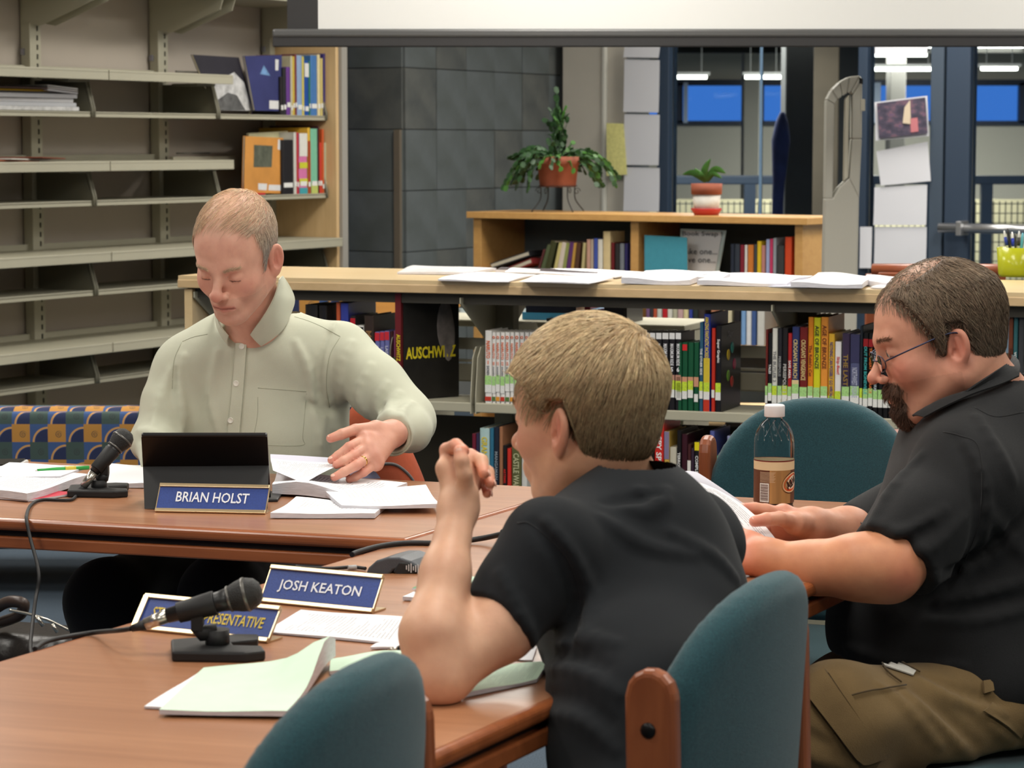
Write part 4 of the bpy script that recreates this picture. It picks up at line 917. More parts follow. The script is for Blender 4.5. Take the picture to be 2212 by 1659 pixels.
def sofa(name, x0, x1, Y, zs, lab, pitch=.055, depth=.75, back_h=.6):
    o = thing(name, ((x0+x1)/2, Y, 0), lab, 'sofa')
    def prof(pts, ya, nm):
        pts = spline([(0, a, b) for a, b in pts], 6); s = np.concatenate([[0], np.cumsum(np.linalg.norm(np.diff(pts, axis=0), axis=1))]); g = MB(); n = len(pts)
        xs_ = np.linspace(x0, x1, 12); k0 = g.addv([(x, p[1], p[2]) for x in xs_ for p in pts])
        for i, x in enumerate(xs_):
            for j in range(n): g.uv[k0+i*n+j] = ((x-x0)/pitch, s[j]/pitch)
        g.addf([[k0+i*n+j, k0+(i+1)*n+j, k0+(i+1)*n+j+1, k0+i*n+j+1] for i in range(11) for j in range(n-1)], True)
        for i in (0, 11): g.addf([[k0+i*n+j for j in range(n)]])
        return g.build(nm, sofam, o)
    prof([(Y+.02, .16), (Y, back_h-.06), (Y+.03, back_h-.01), (Y+.08, back_h), (Y+.15, back_h-.01), (Y+.18, back_h-.07), (Y+.18, .16), (Y+.1, .158), (Y+.02, .16)], Y, 'backrest')
    prof([(Y+.17, .16), (Y+.17, .36), (Y+.3, .38), (Y+.7, .38), (Y+.75, .34), (Y+.74, .16), (Y+.4, .155), (Y+.17, .16)], Y, 'seat')
    for x in (x0+.12, x1-.12):
        for y in (Y+.06, Y+.66): MB().lathe([(0, 0), (.018, 0), (.032, .165), (0, .165)], (x, y, 0), (0, 0, 1), 4, math.pi/4, math.pi/4+2*math.pi, smooth=False).build('leg', redw, o)
    return o
zl = onz(50, 1290, 0)[1]
xL = (-420-1106)/F*7.9; sofa('patterned_sofa', xL, (395-1106)/F*7.9, 7.75, 0, 'low sofa with blue and orange swirl patterned fabric behind the table', back_h=zpx(880, 7.8))
sofa('patterned_sofa', (560-1106)/F*9.6, (880-1106)/F*9.6, 9.6, 0, 'swirl patterned sofa seen through the low bookcase', back_h=zpx(628, 9.6), pitch=.075)
# wooden armed reading table behind
rt = thing('reading_table', ((930-1106)/F*8.9, 8.9, 0), 'orange wooden bench board and blue-grey top seen through the low bookcase', 'table')
ow = wood('orange_wood', (206, 146, 70), (184, 122, 54), (0, 0, 0), .35, .3)
Yt = 8.7; MB().prism([J(770, 690, Yt), J(800, 705, Yt), J(995, 664, Yt), J(996, 642, Yt), J(800, 650, Yt)], np.array([0, .3, 0])).build('wooden_arm', ow, rt, bevel=.006)
zt2 = zpx(690, 8.6)
MB().box(((960-1106)/F*8.7, 8.75, zt2), (.62, .62, .02)).build('table_top', mat('laminate_bluegrey', (134, 146, 146), .35), rt, bevel=.004)
for sx in (-.27, .27):
    for sy in (-.25, .25): MB().tube([((960-1106)/F*8.7+sx, 8.75+sy, 0), ((960-1106)/F*8.7+sx, 8.75+sy, zt2)], .02, 8).build('leg', shelfd, rt)
# cream easy chairs glimpsed under the middle shelf at right
for (a_, b_, lab) in ((1478, 1570, 'cream padded bench cushion seen under the middle shelf, left of the dark post'), (1612, 1700, 'cream padded cushion seen under the middle shelf, right of the dark post')):
    Y = 8.6; x0 = (a_-1106)/F*Y; x1 = (b_-1106)/F*Y; z0_ = zpx(922, Y); z1_ = zpx(896, Y)
    o = thing('seat_cushion', ((x0+x1)/2, Y, 0), lab, 'seat')
    MB().box(((x0+x1)/2, Y+.2, (z0_+z1_)/2), (x1-x0, .4, z1_-z0_)).build('cushion', mat('cream_vinyl', (214, 182, 134), .5), o, bevel=.012, seg=3)
    MB().box(((x0+x1)/2, Y+.2, z0_/2-.005), (x1-x0-.04, .36, z0_-.01)).build('base', redw, o, bevel=.004)
# ================================================================ PAPERS
def paper(name, lab, q, z, th, m, group=None, bump=.004, n=9, cat='paper', rim=0, seed=0, lift=None, curl=None):
    """sheet or pile on a level surface: four photo corners, thickness th"""
    Q = [onz(x, y, z+th) for x, y in q]; u = np.linspace(0, 1, n)[:, None, None]; v = np.linspace(0, 1, n)[None, :, None]
    P = Q[0]*(1-u)*(1-v)+Q[1]*u*(1-v)+Q[2]*u*v+Q[3]*(1-u)*v
    r = np.random.default_rng(seed+len(lab)); a = r.uniform(0, 6, 4)
    P[:, :, 2] += bump*(1+np.sin(u[:, :, 0]*5+a[0]+v[:, :, 0]*2)*np.cos(v[:, :, 0]*4+a[1]))*.5
    if lift is not None:
        for (i, j, h, s) in lift: P[:, :, 2] += h*np.exp(-(((u[:, :, 0]-i)**2+(v[:, :, 0]-j)**2)/s))
    c = P.mean((0, 1)); c[2] = z; t = max(th, .0006)
    o = thing(name, c, lab, cat, group)
    Pb = P.copy(); Pb[:, :, 2] = z+.0004+(P[:, :, 2]-z-t)*.25*(1 if th > .004 else 1)
    g = MB(); a_, b_ = P.shape[:2]; g.grid(P); g.grid(Pb[:, ::-1]); o3 = g.addv(P.reshape(-1, 3)); o4 = g.addv(Pb.reshape(-1, 3))
    ri = lambda i, j: o3+i*b_+j
    rj = lambda i, j: o4+i*b_+j
    g.cur = 1; fs = []
    for i in range(a_-1): fs += [[ri(i, 0), rj(i, 0), rj(i+1, 0), ri(i+1, 0)], [ri(i+1, b_-1), rj(i+1, b_-1), rj(i, b_-1), ri(i, b_-1)]]
    for j in range(b_-1): fs += [[ri(0, j+1), rj(0, j+1), rj(0, j), ri(0, j)], [ri(a_-1, j), rj(a_-1, j), rj(a_-1, j+1), ri(a_-1, j+1)]]
    g.addf(fs); nrmz = np.cross(P[1, 0]-P[0, 0], P[0, 1]-P[0, 0])[2]
    if nrmz < 0: g.f = [f[::-1] for f in g.f]
    g.build('sheet' if th < .003 else 'sheets', [m, edge_m], o); return o
edge_m = mat('paper_edges', (214, 212, 218), .85, var=.18, vscale=900, stretch=(.05, .05, 1))
pw = mat('paper_white2', (240, 240, 244), .8); pp = printed('paper_printed', (238, 238, 242), (110, 110, 120)); pl_ = printed('paper_print_light', (240, 240, 243), (170, 170, 178), rows=24, amount=.6)
pg = mat('paper_mint', (206, 232, 208), .75, var=.03, vscale=30); pgp = printed('paper_mint_print', (204, 230, 206), (150, 176, 158), rows=26, amount=.5)
GC = 'papers on the counter of the low bookcase'; zc = ZT+.0005
mg = paper('magazine', 'open glossy magazine at the left of the counter papers', [(858, 588), (893, 574), (1072, 581), (1000, 590)], zc, .006, mat('magazine_page', (206, 204, 206), .3, var=.5, vscale=22, rgb2=(240, 240, 240)), GC, cat='magazine')
paper('dark_folder', 'thin dark flat book lying behind the white counter papers', [(1070, 583), (1082, 577), (1298, 584), (1290, 590)], zc, .008, mat('folder_dark', (70, 60, 62), .4), GC, cat='book', bump=.001)
paper('paper_sheet', 'loose white sheet nearest the magazine, overhanging the counter front', [(946, 606), (1010, 588), (1160, 594), (1098, 609)], zc, .002, pl_, GC, bump=.006)
paper('paper_sheet', 'white sheet behind the second one on the counter', [(1090, 588), (1120, 580), (1390, 590), (1330, 600)], zc+.002, .002, pl_, GC, bump=.008)
paper('paper_sheet', 'white sheet second from the left along the counter front', [(1122, 608), (1170, 594), (1325, 602), (1272, 613)], zc+.004, .002, pl_, GC, bump=.004)
paper('paper_stack', 'thick white paper stack at the centre of the counter', [(1342, 606), (1395, 586), (1556, 588), (1490, 608)], zc, .011, pl_, GC, bump=.012)
paper('paper_stack', 'small white paper stack behind the central one', [(1490, 600), (1500, 588), (1578, 592), (1560, 602)], zc, .014, pl_, GC, bump=.006)
paper('paper_stack', 'white paper stack right of the central one on the counter', [(1506, 612), (1570, 592), (1756, 596), (1700, 615)], zc, .007, pl_, GC, bump=.01)
paper('paper_sheet', 'loose lilac-white sheet between the right hand stacks', [(1660, 620), (1715, 604), (1800, 606), (1740, 622)], zc, .001, mat('paper_lilac', (214, 216, 232), .8), GC)
paper('paper_stack', 'white paper stack left of the balding head', [(1708, 618), (1768, 594), (1900, 598), (1862, 620)], zc+.002, .006, pl_, GC, bump=.012)
paper('paper_stack', 'thick small stack against the balding head on the counter', [(1862, 608), (1872, 594), (1936, 598), (1925, 612)], zc, .012, pl_, GC, bump=.004)
paper('paper_sheet', 'white sheet partly hidden by the balding head', [(1880, 622), (1930, 612), (2060, 616), (2010, 628)], zc, .002, pl_, GC)
paper('paper_stack', 'pale green edged paper stack beside the yellow-green cup', [(1950, 602), (1965, 592), (2150, 596), (2090, 610)], zc, .014, pgp, GC, bump=.004)
# ---------------------------------------------------------------- pencil cup
cc = onz(2196, 598, ZT); cup = thing('pen_cup', cc, 'translucent yellow-green cup full of pens on the counter', 'cup')
cr = (2196-2152)/F*cc[1]
cupm = mat('cup_lime', (196, 200, 40), .25, trans=.25, ior=1.3, coat=.3)
hc_ = zpx(533, cc[1])-ZT
MB().lathe([(0, .001), (cr*.86, .001), (cr*.9, .01), (cr, hc_), (cr-.002, hc_), (cr*.88, .012), (0, .006)], cc).build('cup_body', cupm, cup)
pens = [(-.030, 497, (210, 210, 206), 'white pen with grey tip leaning left in the cup', (40, 60, 150)), (-.022, 492, (40, 40, 44), 'black pen standing second from the left in the cup', None), (-.012, 500, (225, 225, 228), 'white and blue pen in the cup', (40, 60, 180)), (-.006, 503, (60, 60, 64), 'dark grey pen leaning in the middle of the cup', None), (.004, 498, (200, 200, 200), 'silver pen in the middle of the cup', (60, 60, 60)), (.012, 502, (90, 170, 190), 'light blue pen in the cup', None), (.022, 503, (216, 216, 218), 'fat white marker at the right of the cup', None)]
for i, (dx, yt, rgb, lab, cap) in enumerate(pens):
    pt = cc+np.array([dx*1.3, 0, zpx(yt, cc[1])-ZT]); pbm = cc+np.array([dx*.5, .006*math.sin(i*2), .012]); o = thing('pen', pbm, lab, 'pen', 'pens in the yellow-green cup')
    rr = .0062 if i == 6 else .0042; MB().tube([pbm, pbm*.1+pt*.9, pt], [rr, rr, rr*.5], 8).build('barrel', mat('pen_%d' % i, rgb, .3), o)
    if cap: MB().tube([pbm*.35+pt*.65, pbm*.15+pt*.85], rr*1.15, 8).build('cap', mat('pencap_%d' % i, cap, .3), o)
# ---------------------------------------------------------------- potted plants on the wooden bookcase
terra = mat('terracotta', (146, 80, 58), .75, var=.12, vscale=20); soil = mat('soil', (50, 38, 30), .95, bump=.5)
leafm = mat('cactus_leaf', (48, 84, 42), .5, var=.45, vscale=40, rgb2=(26, 52, 28)); leafy = mat('leaf_bright', (66, 112, 44), .45, var=.3, vscale=20)
c1 = onp(1205, 452, Kb(0, .2, 0), Vb); c1[2] = ZB; Yp = c1[1]; pot_z = zpx(403, Yp); pot_t = zpx(338, Yp); rt_ = 47/F*Yp; rb_ = 38/F*Yp
pot = thing('christmas_cactus', c1, 'large trailing cactus plant in a terracotta pot on a wire stand', 'potted plant')
cp = c1.copy(); cp[2] = pot_z
H_ = pot_t-pot_z
MB().lathe([(0, 0), (rb_, 0), (rb_*1.03, .004), (rt_*.93, H_*.72), (rt_*.98, H_*.74), (rt_, H_), (rt_*.9, H_), (rt_*.86, H_*.85), (0, H_*.85)], cp).build('pot', terra, pot)
MB().lathe([(0, H_*.87), (rt_*.87, H_*.87)], cp).build('soil', soil, pot)
g = MB(); irn = mat('black_iron', (26, 24, 24), .5)
g.tube([cp+np.array([rb_*1.1*math.cos(t), rb_*1.1*math.sin(t), .004]) for t in np.linspace(0, 2*math.pi, 20)], .0022, 6)
for k in range(4):
    t = k*math.pi/2+.5; d = np.array([math.cos(t), math.sin(t), 0]); h = pot_z-ZB
    g.tube(spline([cp+d*rb_*1.1, cp+d*rb_*1.15-Z*h*.5, c1+d*rb_*1.7+Z*.003], 5), .0028, 6)
    s = np.array([-d[1], d[0], 0]); g.tube([cp+d*rb_*1.12-Z*.02+s*.05*(1-.0)+(s*math.cos(a)+Z*math.sin(a))*(.018-.0018*a) for a in np.linspace(0, 8, 22)], .0018, 5)
g.build('wire_stand', irn, pot)
r2 = np.random.default_rng(3)
def cactus_stem(g, p0, dirs, n, sz):
    p = p0.copy(); d = np.array(dirs, float)
    for i in range(n):
        d = nrm(d+np.array([0, 0, -.28 if i > 1 else -.05])+r2.normal(0, .12, 3)); side = nrm(np.cross(d, r2.normal(0, 1, 3))); nn_ = np.cross(d, side); L = sz*(.9+.3*r2.random()); w = sz*.42
        prof = [(0, .25), (.2, .75), (.45, 1.), (.55, .8), (.8, .95), (1., .35)]; k = []
        for (a, b) in prof: k.append(p+d*L*a+side*w*b); 
        for (a, b) in prof[::-1]: k.append(p+d*L*a-side*w*b)
        g.prism([q-nn_*.0012 for q in k], nn_*.0024); p = p+d*L*.93
sts = []
for i in range(120):
    t = r2.uniform(0, 2*math.pi)
    if math.sin(t) < -.35 and r2.random() < .65: continue
    el = r2.uniform(-.15, 1.2); rr = rt_*.75*r2.random()
    p0 = cp+np.array([rr*math.cos(t), rr*math.sin(t), H_*.9]); sts.append((p0, [math.cos(t)*1.3, math.sin(t)*.8, el*.8], r2.integers(4, 11), .03))
for i in range(34):
    p0 = cp+np.array([r2.normal(0, .018), r2.normal(0, .02), H_*.9+r2.uniform(0, .17)]); sts.append((p0, [r2.normal(-.05, .4), r2.normal(0, .3), 1.4], r2.integers(2, 5), .028))
for i in range(10): sts.append((cp+np.array([-.01+r2.normal(0, .006), 0, H_*.9+.03*i]), [r2.normal(0, .3), r2.normal(0, .3), 1.5], 2, .034))
for s_ in sts:
    g = MB(); cactus_stem(g, *s_); g.build('stem', leafm if r2.random() < .8 else leafy, pot)
# small pot
c2 = onp(1526, 460, Kb(0, .12, 0), Vb); c2[2] = ZB; Yq = c2[1]; sc_ = Yq/F
pot2 = thing('potted_orchid', c2, 'small plant with broad leaves in a terracotta and white pot on a red saucer', 'potted plant')
MB().lathe([(0, .001), (26*sc_, .001), (34*sc_, 14*sc_), (33*sc_, 15*sc_), (24*sc_, 4*sc_), (0, 4*sc_)], c2).build('saucer', mat('saucer_red', (176, 50, 44), .35), pot2)
MB().lathe([(0, 5*sc_), (26*sc_, 5*sc_), (31*sc_, 46*sc_), (29*sc_, 46*sc_)], c2).build('pot_body', mat('pot_white', (206, 204, 196), .6, var=.06), pot2)
MB().lathe([(29*sc_, 45*sc_), (33*sc_, 45*sc_), (34*sc_, 68*sc_), (31*sc_, 68*sc_), (30*sc_, 60*sc_), (0, 60*sc_)], c2).build('pot_rim', terra, pot2)
for (tip, mid_, w) in (((1535, 342), (1522, 368), 8), ((1474, 377), (1500, 374), 8), ((1568, 374), (1545, 366), 8), ((1500, 363), (1514, 376), 5), ((1560, 385), (1540, 376), 6)):
    a_ = J(1526, 392, Yq); b_ = J(mid_[0], mid_[1], Yq-.02); c_ = J(tip[0], tip[1], Yq-.03*(tip[0] > 1530)); P = spline([a_, b_, c_], 6); d = np.gradient(P, axis=0)
    g = MB(); rows_ = []
    for i, p in enumerate(P):
        s = i/(len(P)-1); ww = w*sc_*math.sin(math.pi*min(1, .15+s*.86))**.7; sd = nrm(np.cross(d[i], (0, 1, 0.3))); rows_.append([p-sd*ww, p-np.array([0, .004, .001]), p+sd*ww])
    g.sheet(np.array(rows_), .0012).build('leaf', leafy, pot2)
# ================================================================ CONFERENCE TABLES
TZ = .75
f1 = onz(0, 1120, TZ); f2 = onz(880, 1165, TZ); b1 = onz(809, 1033, TZ); b2 = onz(1870, 1086, TZ); i2 = onz(0, 1425, TZ); o1 = onz(1165, 1528, TZ); o2 = onz(940, 1630, TZ)
def isect(p, d, q, e):
    M_ = np.array([[d[0], -e[0]], [d[1], -e[1]]]); t = np.linalg.solve(M_, (q-p)[:2]); r = p+d*t[0]; r[2] = TZ; return r
dF = nrm(f2-f1); dB = nrm(b2-b1); dI = nrm(f2-i2); dO = nrm(o1-o2)
cornB = isect(f2, dI, b1, dB); cornO = isect(o1, dO, b1, dB)
T1 = [f2-dF*2.1, f2, cornB, isect(b1, dB, f2-dF*2.1, np.array([-dF[1], dF[0], 0]))]
T2 = [f2-dI*3.3, isect(o1, dO, f2-dI*3.3, np.array([dI[1], -dI[0], 0])), cornO, cornB+dB*.0015, f2+dB*.0015]
def inset(poly, d):
    P = [np.array(p) for p in poly]; n = len(P); out = []; c = sum(P)/n
    for i in range(n):
        a, b, c_ = P[i-1], P[i], P[(i+1) % n]; e1 = nrm(b-a); e2 = nrm(c_-b); n1 = np.array([-e1[1], e1[0], 0]); n2 = np.array([-e2[1], e2[0], 0])
        s = 1 if (n1@(c-b)) > 0 else -1; n1 *= s; n2 *= s; k = d/(1+n1@n2); out.append(b+(n1+n2)*k)
    return out
c_hi = (184, 130, 94); c_lo = (150, 98, 66)
def table(name, poly, ang, lab):
    c = sum(poly)/len(poly); o = thing(name, np.array([c[0], c[1], 0]), lab, 'table')
    wt = wood(name+'_top', c_hi, c_lo, ang, .34, .35, .9); we = wood(name+'_edge', (170, 98, 56), (134, 72, 38), ang, .3, .4, 1.2)
    dk = mat('table_reveal', (34, 26, 24), .6)
    MB().prism([p-Z*.0215 for p in poly], Z*.0215).build('edge_moulding', we, o, bevel=.008, seg=4)
    MB().prism([p+Z*(.0004-.004) for p in inset(poly, .011)], Z*.004).build('table_top', wt, o)
    MB().prism([p-Z*.032 for p in inset(poly, .018)], Z*.012).build('reveal', dk, o)
    MB().prism([p-Z*.053 for p in inset(poly, .004)], Z*.021).build('apron', we, o, bevel=.003)
    return o
t1 = table('conference_table', T1, math.atan2(dF[1], dF[0]), 'cherry conference table before the man in green, blue name sign on it')
t2 = table('conference_table', T2, math.atan2(dI[1], dI[0])*1.0, 'long cherry conference table running to the foreground with two name signs')
def tleg(o, p):
    p = np.array([p[0], p[1], 0]); g = MB(); g.lathe([(0, 0), (.035, 0), (.035, .03), (.028, .05), (.03, .68), (.04, .697), (0, .697)], p, n=16); g.build('leg', redw, o)
ins1 = inset(T1, .12); ins2 = inset(T2, .1)
for p in ins1: tleg(t1, p)
tleg(t2, o1-dO*.02+np.array([-.085, .03, 0])*1.0); tleg(t2, ins2[0]); tleg(t2, ins2[1]); tleg(t2, ins2[2])
# ================================================================ CHAIRS
teal = mat('teal_fabric', (38, 84, 92), .92, var=.22, vscale=420, bump=.6, bscale=900, rgb2=(26, 62, 72), sheen=.25)
cherry = wood('chair_cherry', (158, 90, 54), (124, 64, 36), (0, -math.pi/2, 0), .32, .3)
bolt = mat('bolt_dark', (40, 38, 38), .35, metal=.7)
def shell(P, w=.21, h=.22, zc_=.688):
    x, y, z = P[:, 0], P[:, 1], P[:, 2]; yc = y-1.25*x*x+.06*(z-zc_)
    zz = (z-zc_)/np.where(z > zc_, h, h*.98); xx = x/(w-(z < zc_)*(zc_-z)*.12)
    d2 = ((np.abs(xx)**2.3+np.abs(zz)**2.3)**(1/2.3)-1)*w*.95
    return smax(d2, np.abs(yc)-.026, .03)
SHV = mesh_sdf(shell, (-.25, -.1, .38), (.25, .12, .95), .009)
def seatf(P):
    x, y, z = P[:, 0], P[:, 1], P[:, 2]; d2 = ((np.abs(x/.235)**3.2+np.abs((y-.22)/.225)**3.2)**(1/3.2)-1)*.22
    return smax(d2, np.abs(z-.435)-.032, .03)
STV = mesh_sdf(seatf, (-.26, -.03, .37), (.26, .48, .5), .01)
def chair(bx, by, facing, lab, group='teal upholstered conference chairs'):
    """bx,by: middle of the backrest; facing: direction the sitter looks"""
    f = nrm([facing[0], facing[1], 0]); a = math.atan2(f[1], f[0])-math.pi/2; o = thing('conference_chair', (bx, by, 0), lab, 'chair', group, a)
    for nm, (Vv, Ff) in (('backrest', SHV), ('seat', STV)):
        ob = mesh_obj(nm, [(Vv@np.array(wm(o))[:3, :3].T+np.array([bx, by, 0]), Ff)], teal, o)
    for s in (-1, 1):
        x = s*.212; prof = []; dy = .045
        for (y0, y1, z) in ((-.05, .0, 0), (-.055, -.002, .2), (-.045, .012, .4), (-.035, .026, .6), (-.03, .03, .80)): prof.append((y0+dy, y1+dy, z))
        pts = [(x-.012, a_, z) for a_, b_, z in prof]+[(x-.012, .029*math.cos(t)+dy, .815+.029*math.sin(t)-.012) for t in np.linspace(math.pi*.95, 0.05, 8)]+[(x-.012, b_, z) for a_, b_, z in prof[::-1]]
        p_ = MB().prism(pts, (.024, 0, 0)).build('side_post', cherry, o, world=False, bevel=.008, seg=3)
        MB().lathe([(0, .0155), (.006, .0155), (.009, .013), (.009, .01), (0, .01)], (x, dy, .765), (s, 0, 0), 14).build('bolt', bolt, p_, world=False)
        MB().prism([(x-.012, .38, 0), (x-.012, .42, 0), (x-.012, .43, .42), (x-.012, .385, .42)], (.024, 0, 0)).build('front_leg', cherry, o, world=False, bevel=.008, seg=3)
        MB().prism([(x-.012, -.03, .37), (x-.012, -.03, .42), (x-.012, .42, .42), (x-.012, .42, .37)], (.024, 0, 0)).build('side_rail', cherry, o, world=False, bevel=.005)
    MB().box((0, .42, .39), (.45, .022, .05)).build('front_rail', cherry, o, world=False, bevel=.004)
    return o
dOut = np.array([-dO[1], dO[0], 0]); 
if dOut[0] > 0: dOut = -dOut
chair(.286, 2.90, (-.9, .436), 'teal fabric chair behind the boy in the black shirt')
chair(-.148, 2.42, (-.93, .37), 'nearest empty teal chair at the bottom centre of the picture')
dN = np.array([dB[1], -dB[0], 0]); cb = J(1770, 960, 4.92); chair(cb[0], cb[1], dN if dN[1] < 0 else -dN, 'empty teal chair across the table behind the soda bottle')
chair(1.06, 3.72, (-.93, .36), 'teal chair under the man in the black collared shirt')
cm1 = J(570, 900, 5.52); chair(cm1[0], cm1[1], (-.05, -1), 'teal chair hidden behind the man in the green shirt')
# orange jacket on chair
jk = mat('orange_cloth', (170, 76, 44), .8, var=.25, vscale=14, bump=.3, bscale=60)
o = thing('backpack', J(850, 1040, 5.35)*np.array([1, 1, 0])+Z*.45, 'orange backpack with grey piping behind the green shirt sleeve', 'bag')
def bagf(P):
    c = J(836, 990, 5.4); return smin(ellp(P, c+np.array([-.03, 0, -.06]), (.085, .07, .2)), ellp(P, c+np.array([-.0, 0, -.16]), (.10, .09, .18)), .04)
c = J(836, 990, 5.4); mesh_obj('bag_body', [mesh_sdf(bagf, c-np.array([.18, .15, .4]), c+np.array([.18, .15, .2]), .008)], jk, o)
g = MB(); H = hit(bagf, [(x, y) for x, y in spline([(815, 1003, 0), (850, 1003, 0), (875, 1018, 0), (893, 1040, 0), (898, 1060, 0)], 5)[:, :2]], 4, 7); g.tube(H, .0035, 6).build('piping', mat('grey_piping', (96, 92, 92), .6), o)
# ================================================================ NAME SIGNS
gold = mat('gold_frame', (214, 190, 150), .28, metal=.75); blue = mat('sign_blue', (40, 66, 140), .45, var=.15, vscale=300, bump=.2, bscale=600); wt_ = mat('sign_letter_white', (232, 234, 240), .5); gl_ = mat('sign_letter_gold', (214, 186, 50), .5)
def name_sign(bl, br, tl, tr, text, lab, tm, back=None, tgt=None, hold=True, side_gold=None):
    """plate given by its four photo corners; feet on the table, leaning back"""
    a = onz(*bl, TZ+.004); b = onz(*br, TZ+.004); x = nrm(b-a); n0 = np.array([x[1], -x[0], 0]); 
    if n0[1] > 0: n0 = -n0
    best = None
    for k in np.linspace(0, .7, 40):   # lean angle whose top edge meets the photo's
        yv = Z*math.cos(k)-n0*math.sin(k); pn = np.cross(x, yv); t1_ = onp(*tl, a, pn); h = (t1_-a)@yv
        e = abs(h-.052) if best is None or True else 0
        if best is None or e < best[0]: best = (e, k, h, yv, pn)
    _, k, h, yv, pn = best; h = (onp(*tl, a, pn)-a)@yv
    sk = ((onp(*tl, a, pn)-a)@x); L = np.linalg.norm(b-a)
    o = thing('name_sign', (a+b)/2-Z*.004, lab, 'name sign', 'blue name signs on the tables')
    fr = n0; pn = pn if pn@n0 > 0 else -pn
    MB().prism([a, b, b+yv*h, a+yv*h], -pn*.003).build('plate', blue, o)
    hm = gold
    for zz in (0, h): MB().prism([a+yv*(zz-.0035)-pn*.004, b+yv*(zz-.0035)-pn*.004, b+yv*(zz+.0035)-pn*.004, a+yv*(zz+.0035)-pn*.004], pn*.0075).build('frame_bar', hm, o, bevel=.0012)
    MB().prism([a-pn*.004, a-pn*.004+x*.0014, a-pn*.004+yv*h+x*.0014, a-pn*.004+yv*h], pn*.005).build('frame_side', hm, o)
    MB().prism([b-pn*.004-x*.0014, b-pn*.004, b-pn*.004+yv*h, b-pn*.004+yv*h-x*.0014], pn*.005).build('frame_side', hm, o)
    if side_gold: MB().prism([a+pn*.001, a+pn*.001+x*side_gold, a+pn*.001+yv*h+x*side_gold, a+pn*.001+yv*h], pn*.003).build('end_clip', hm, o)
    ft0 = a-n0*.03; MB().prism([a-Z*.003, b-Z*.003, b-n0*.035-Z*.003, a-n0*.035-Z*.003], Z*.002).build('foot', hm, o)
    if tgt:
        (x0, y0), (x1, y1), hh = tgt; p0 = onp(x0, y0, a, pn); p1 = onp(x1, y1, a, pn); xx = nrm(p1-p0); W_ = (p1-p0)@xx; yy = nrm(np.cross(pn, xx)); yy = yy if yy[2] > 0 else -yy
        MB().text(text, p0+pn*.0012, xx, yy, W_, hh, .012, keep=False).build('lettering', tm, o)
    return o
name_sign((335, 1102), (574, 1107), (346, 1048), (581, 1055), 'BRIAN HOLST', 'blue name sign before the black tablet, gold framed with white letters', wt_, tgt=((379, 1084), (536, 1089), .021))
name_sign((562, 1296), (806, 1320), (567, 1223), (822, 1254), 'JOSH KEATON', 'blue name sign with white letters on the near table, behind the microphone', wt_, tgt=((598, 1279), (775, 1296), .020))
name_sign((286, 1354), (580, 1384), (299, 1286), (597, 1316), 'STUDENT REPRESENTATIVE', 'blue name sign with yellow letters half hidden by the near microphone', gl_, tgt=((326, 1334), (566, 1359), .0165), side_gold=.008)
# ================================================================ MICROPHONES
blk = mat('mic_black', (30, 30, 31), .4); grille = mat('mic_grille', (34, 34, 34), .5, bump=1., bscale=700); chrome = mat('connector_metal', (200, 196, 186), .25, metal=.9); rub = mat('stand_black', (26, 26, 27), .55)
def mic(head, tail, conn, cab, base, Y, lab, R0, base_px, postz, cable, dYt=0, grp=None):
    hd = J(*head, Y); tl = J(*tail, Y+dYt); cn = J(*conn, Y+dYt*1.2); ce = J(*cab, Y+dYt*1.3)
    bs = onz(*base_px, TZ); o = thing('microphone', bs, lab, 'microphone', 'table microphones on stands')
    ax = nrm(hd-tl)
    MB().tube([hd-ax*R0*.9, hd-ax*R0*1.6, tl], [R0*.74, R0*.62, R0*.45], 18).build('body', blk, o)
    MB().lathe([(0, R0*.98), (R0*.5, R0*.88), (R0*.82, R0*.6), (R0, R0*.1), (R0, -.1*R0), (R0*.93, -.45*R0), (R0*.76, -.95*R0)], hd, ax, 24).build('grille', grille, o)
    MB().lathe([(R0*1.02, R0*.08), (R0*1.05, 0), (R0*1.02, -R0*.1)], hd, ax, 24).lathe([(R0*.78, -R0*.95), (R0*.8, -R0*1.02), (R0*.76, -R0*1.1)], hd, ax, 24).build('ring', mat('mic_ring', (110, 108, 104), .35, metal=.6), o)
    MB().tube([tl, cn], [R0*.42, R0*.36], 14).build('connector', chrome, o)
    MB().tube([cn, ce], [R0*.34, R0*.2], 12).build('cable_boot', rub, o)
    mid_ = hd*.45+tl*.55; top = bs+Z*postz; cl = hd*.38+tl*.62
    MB().tube([cl-ax*R0*1.2, cl+ax*R0*1.1], [R0*.62, R0*.74], 16).box(cl-Z*R0*.75, (R0*.7, R0*.9, R0*1.2)).build('clip', rub, o, bevel=.001)
    pt = cl-Z*R0*1.2
    MB().tube([bs+Z*.008, bs+Z*(postz*.55)], R0*.72, 12).tube([bs+Z*postz*.5, bs+(pt-bs)*.8, pt], [R0*.5, R0*.5, R0*.42], 12).build('post', rub, o)
    a = base; g = MB(); out_ = []
    L = R0*2.7; w = R0*1.9
    for (x, y) in ((-L, -w), (L*.55, -w*1.5), (L*1.0, -w*1.25), (L*.95, -w*.45), (L*.35, -w*.2), (L*.3, w*.3), (L*.9, w*.6), (L*.95, w*1.4), (L*.5, w*1.6), (-L, w)):
        out_.append(bs+np.array([x*math.cos(a)-y*math.sin(a), x*math.sin(a)+y*math.cos(a), .0005]))
    MB().prism(out_, Z*.0135).build('base', rub, o, bevel=.003, seg=2)
    cp_ = [ce]+cable; MB().tube(spline(cp_, 8), R0*.15, 8).build('cable', rub, o); return o
Y1 = onz(216, 1062, TZ)[1]
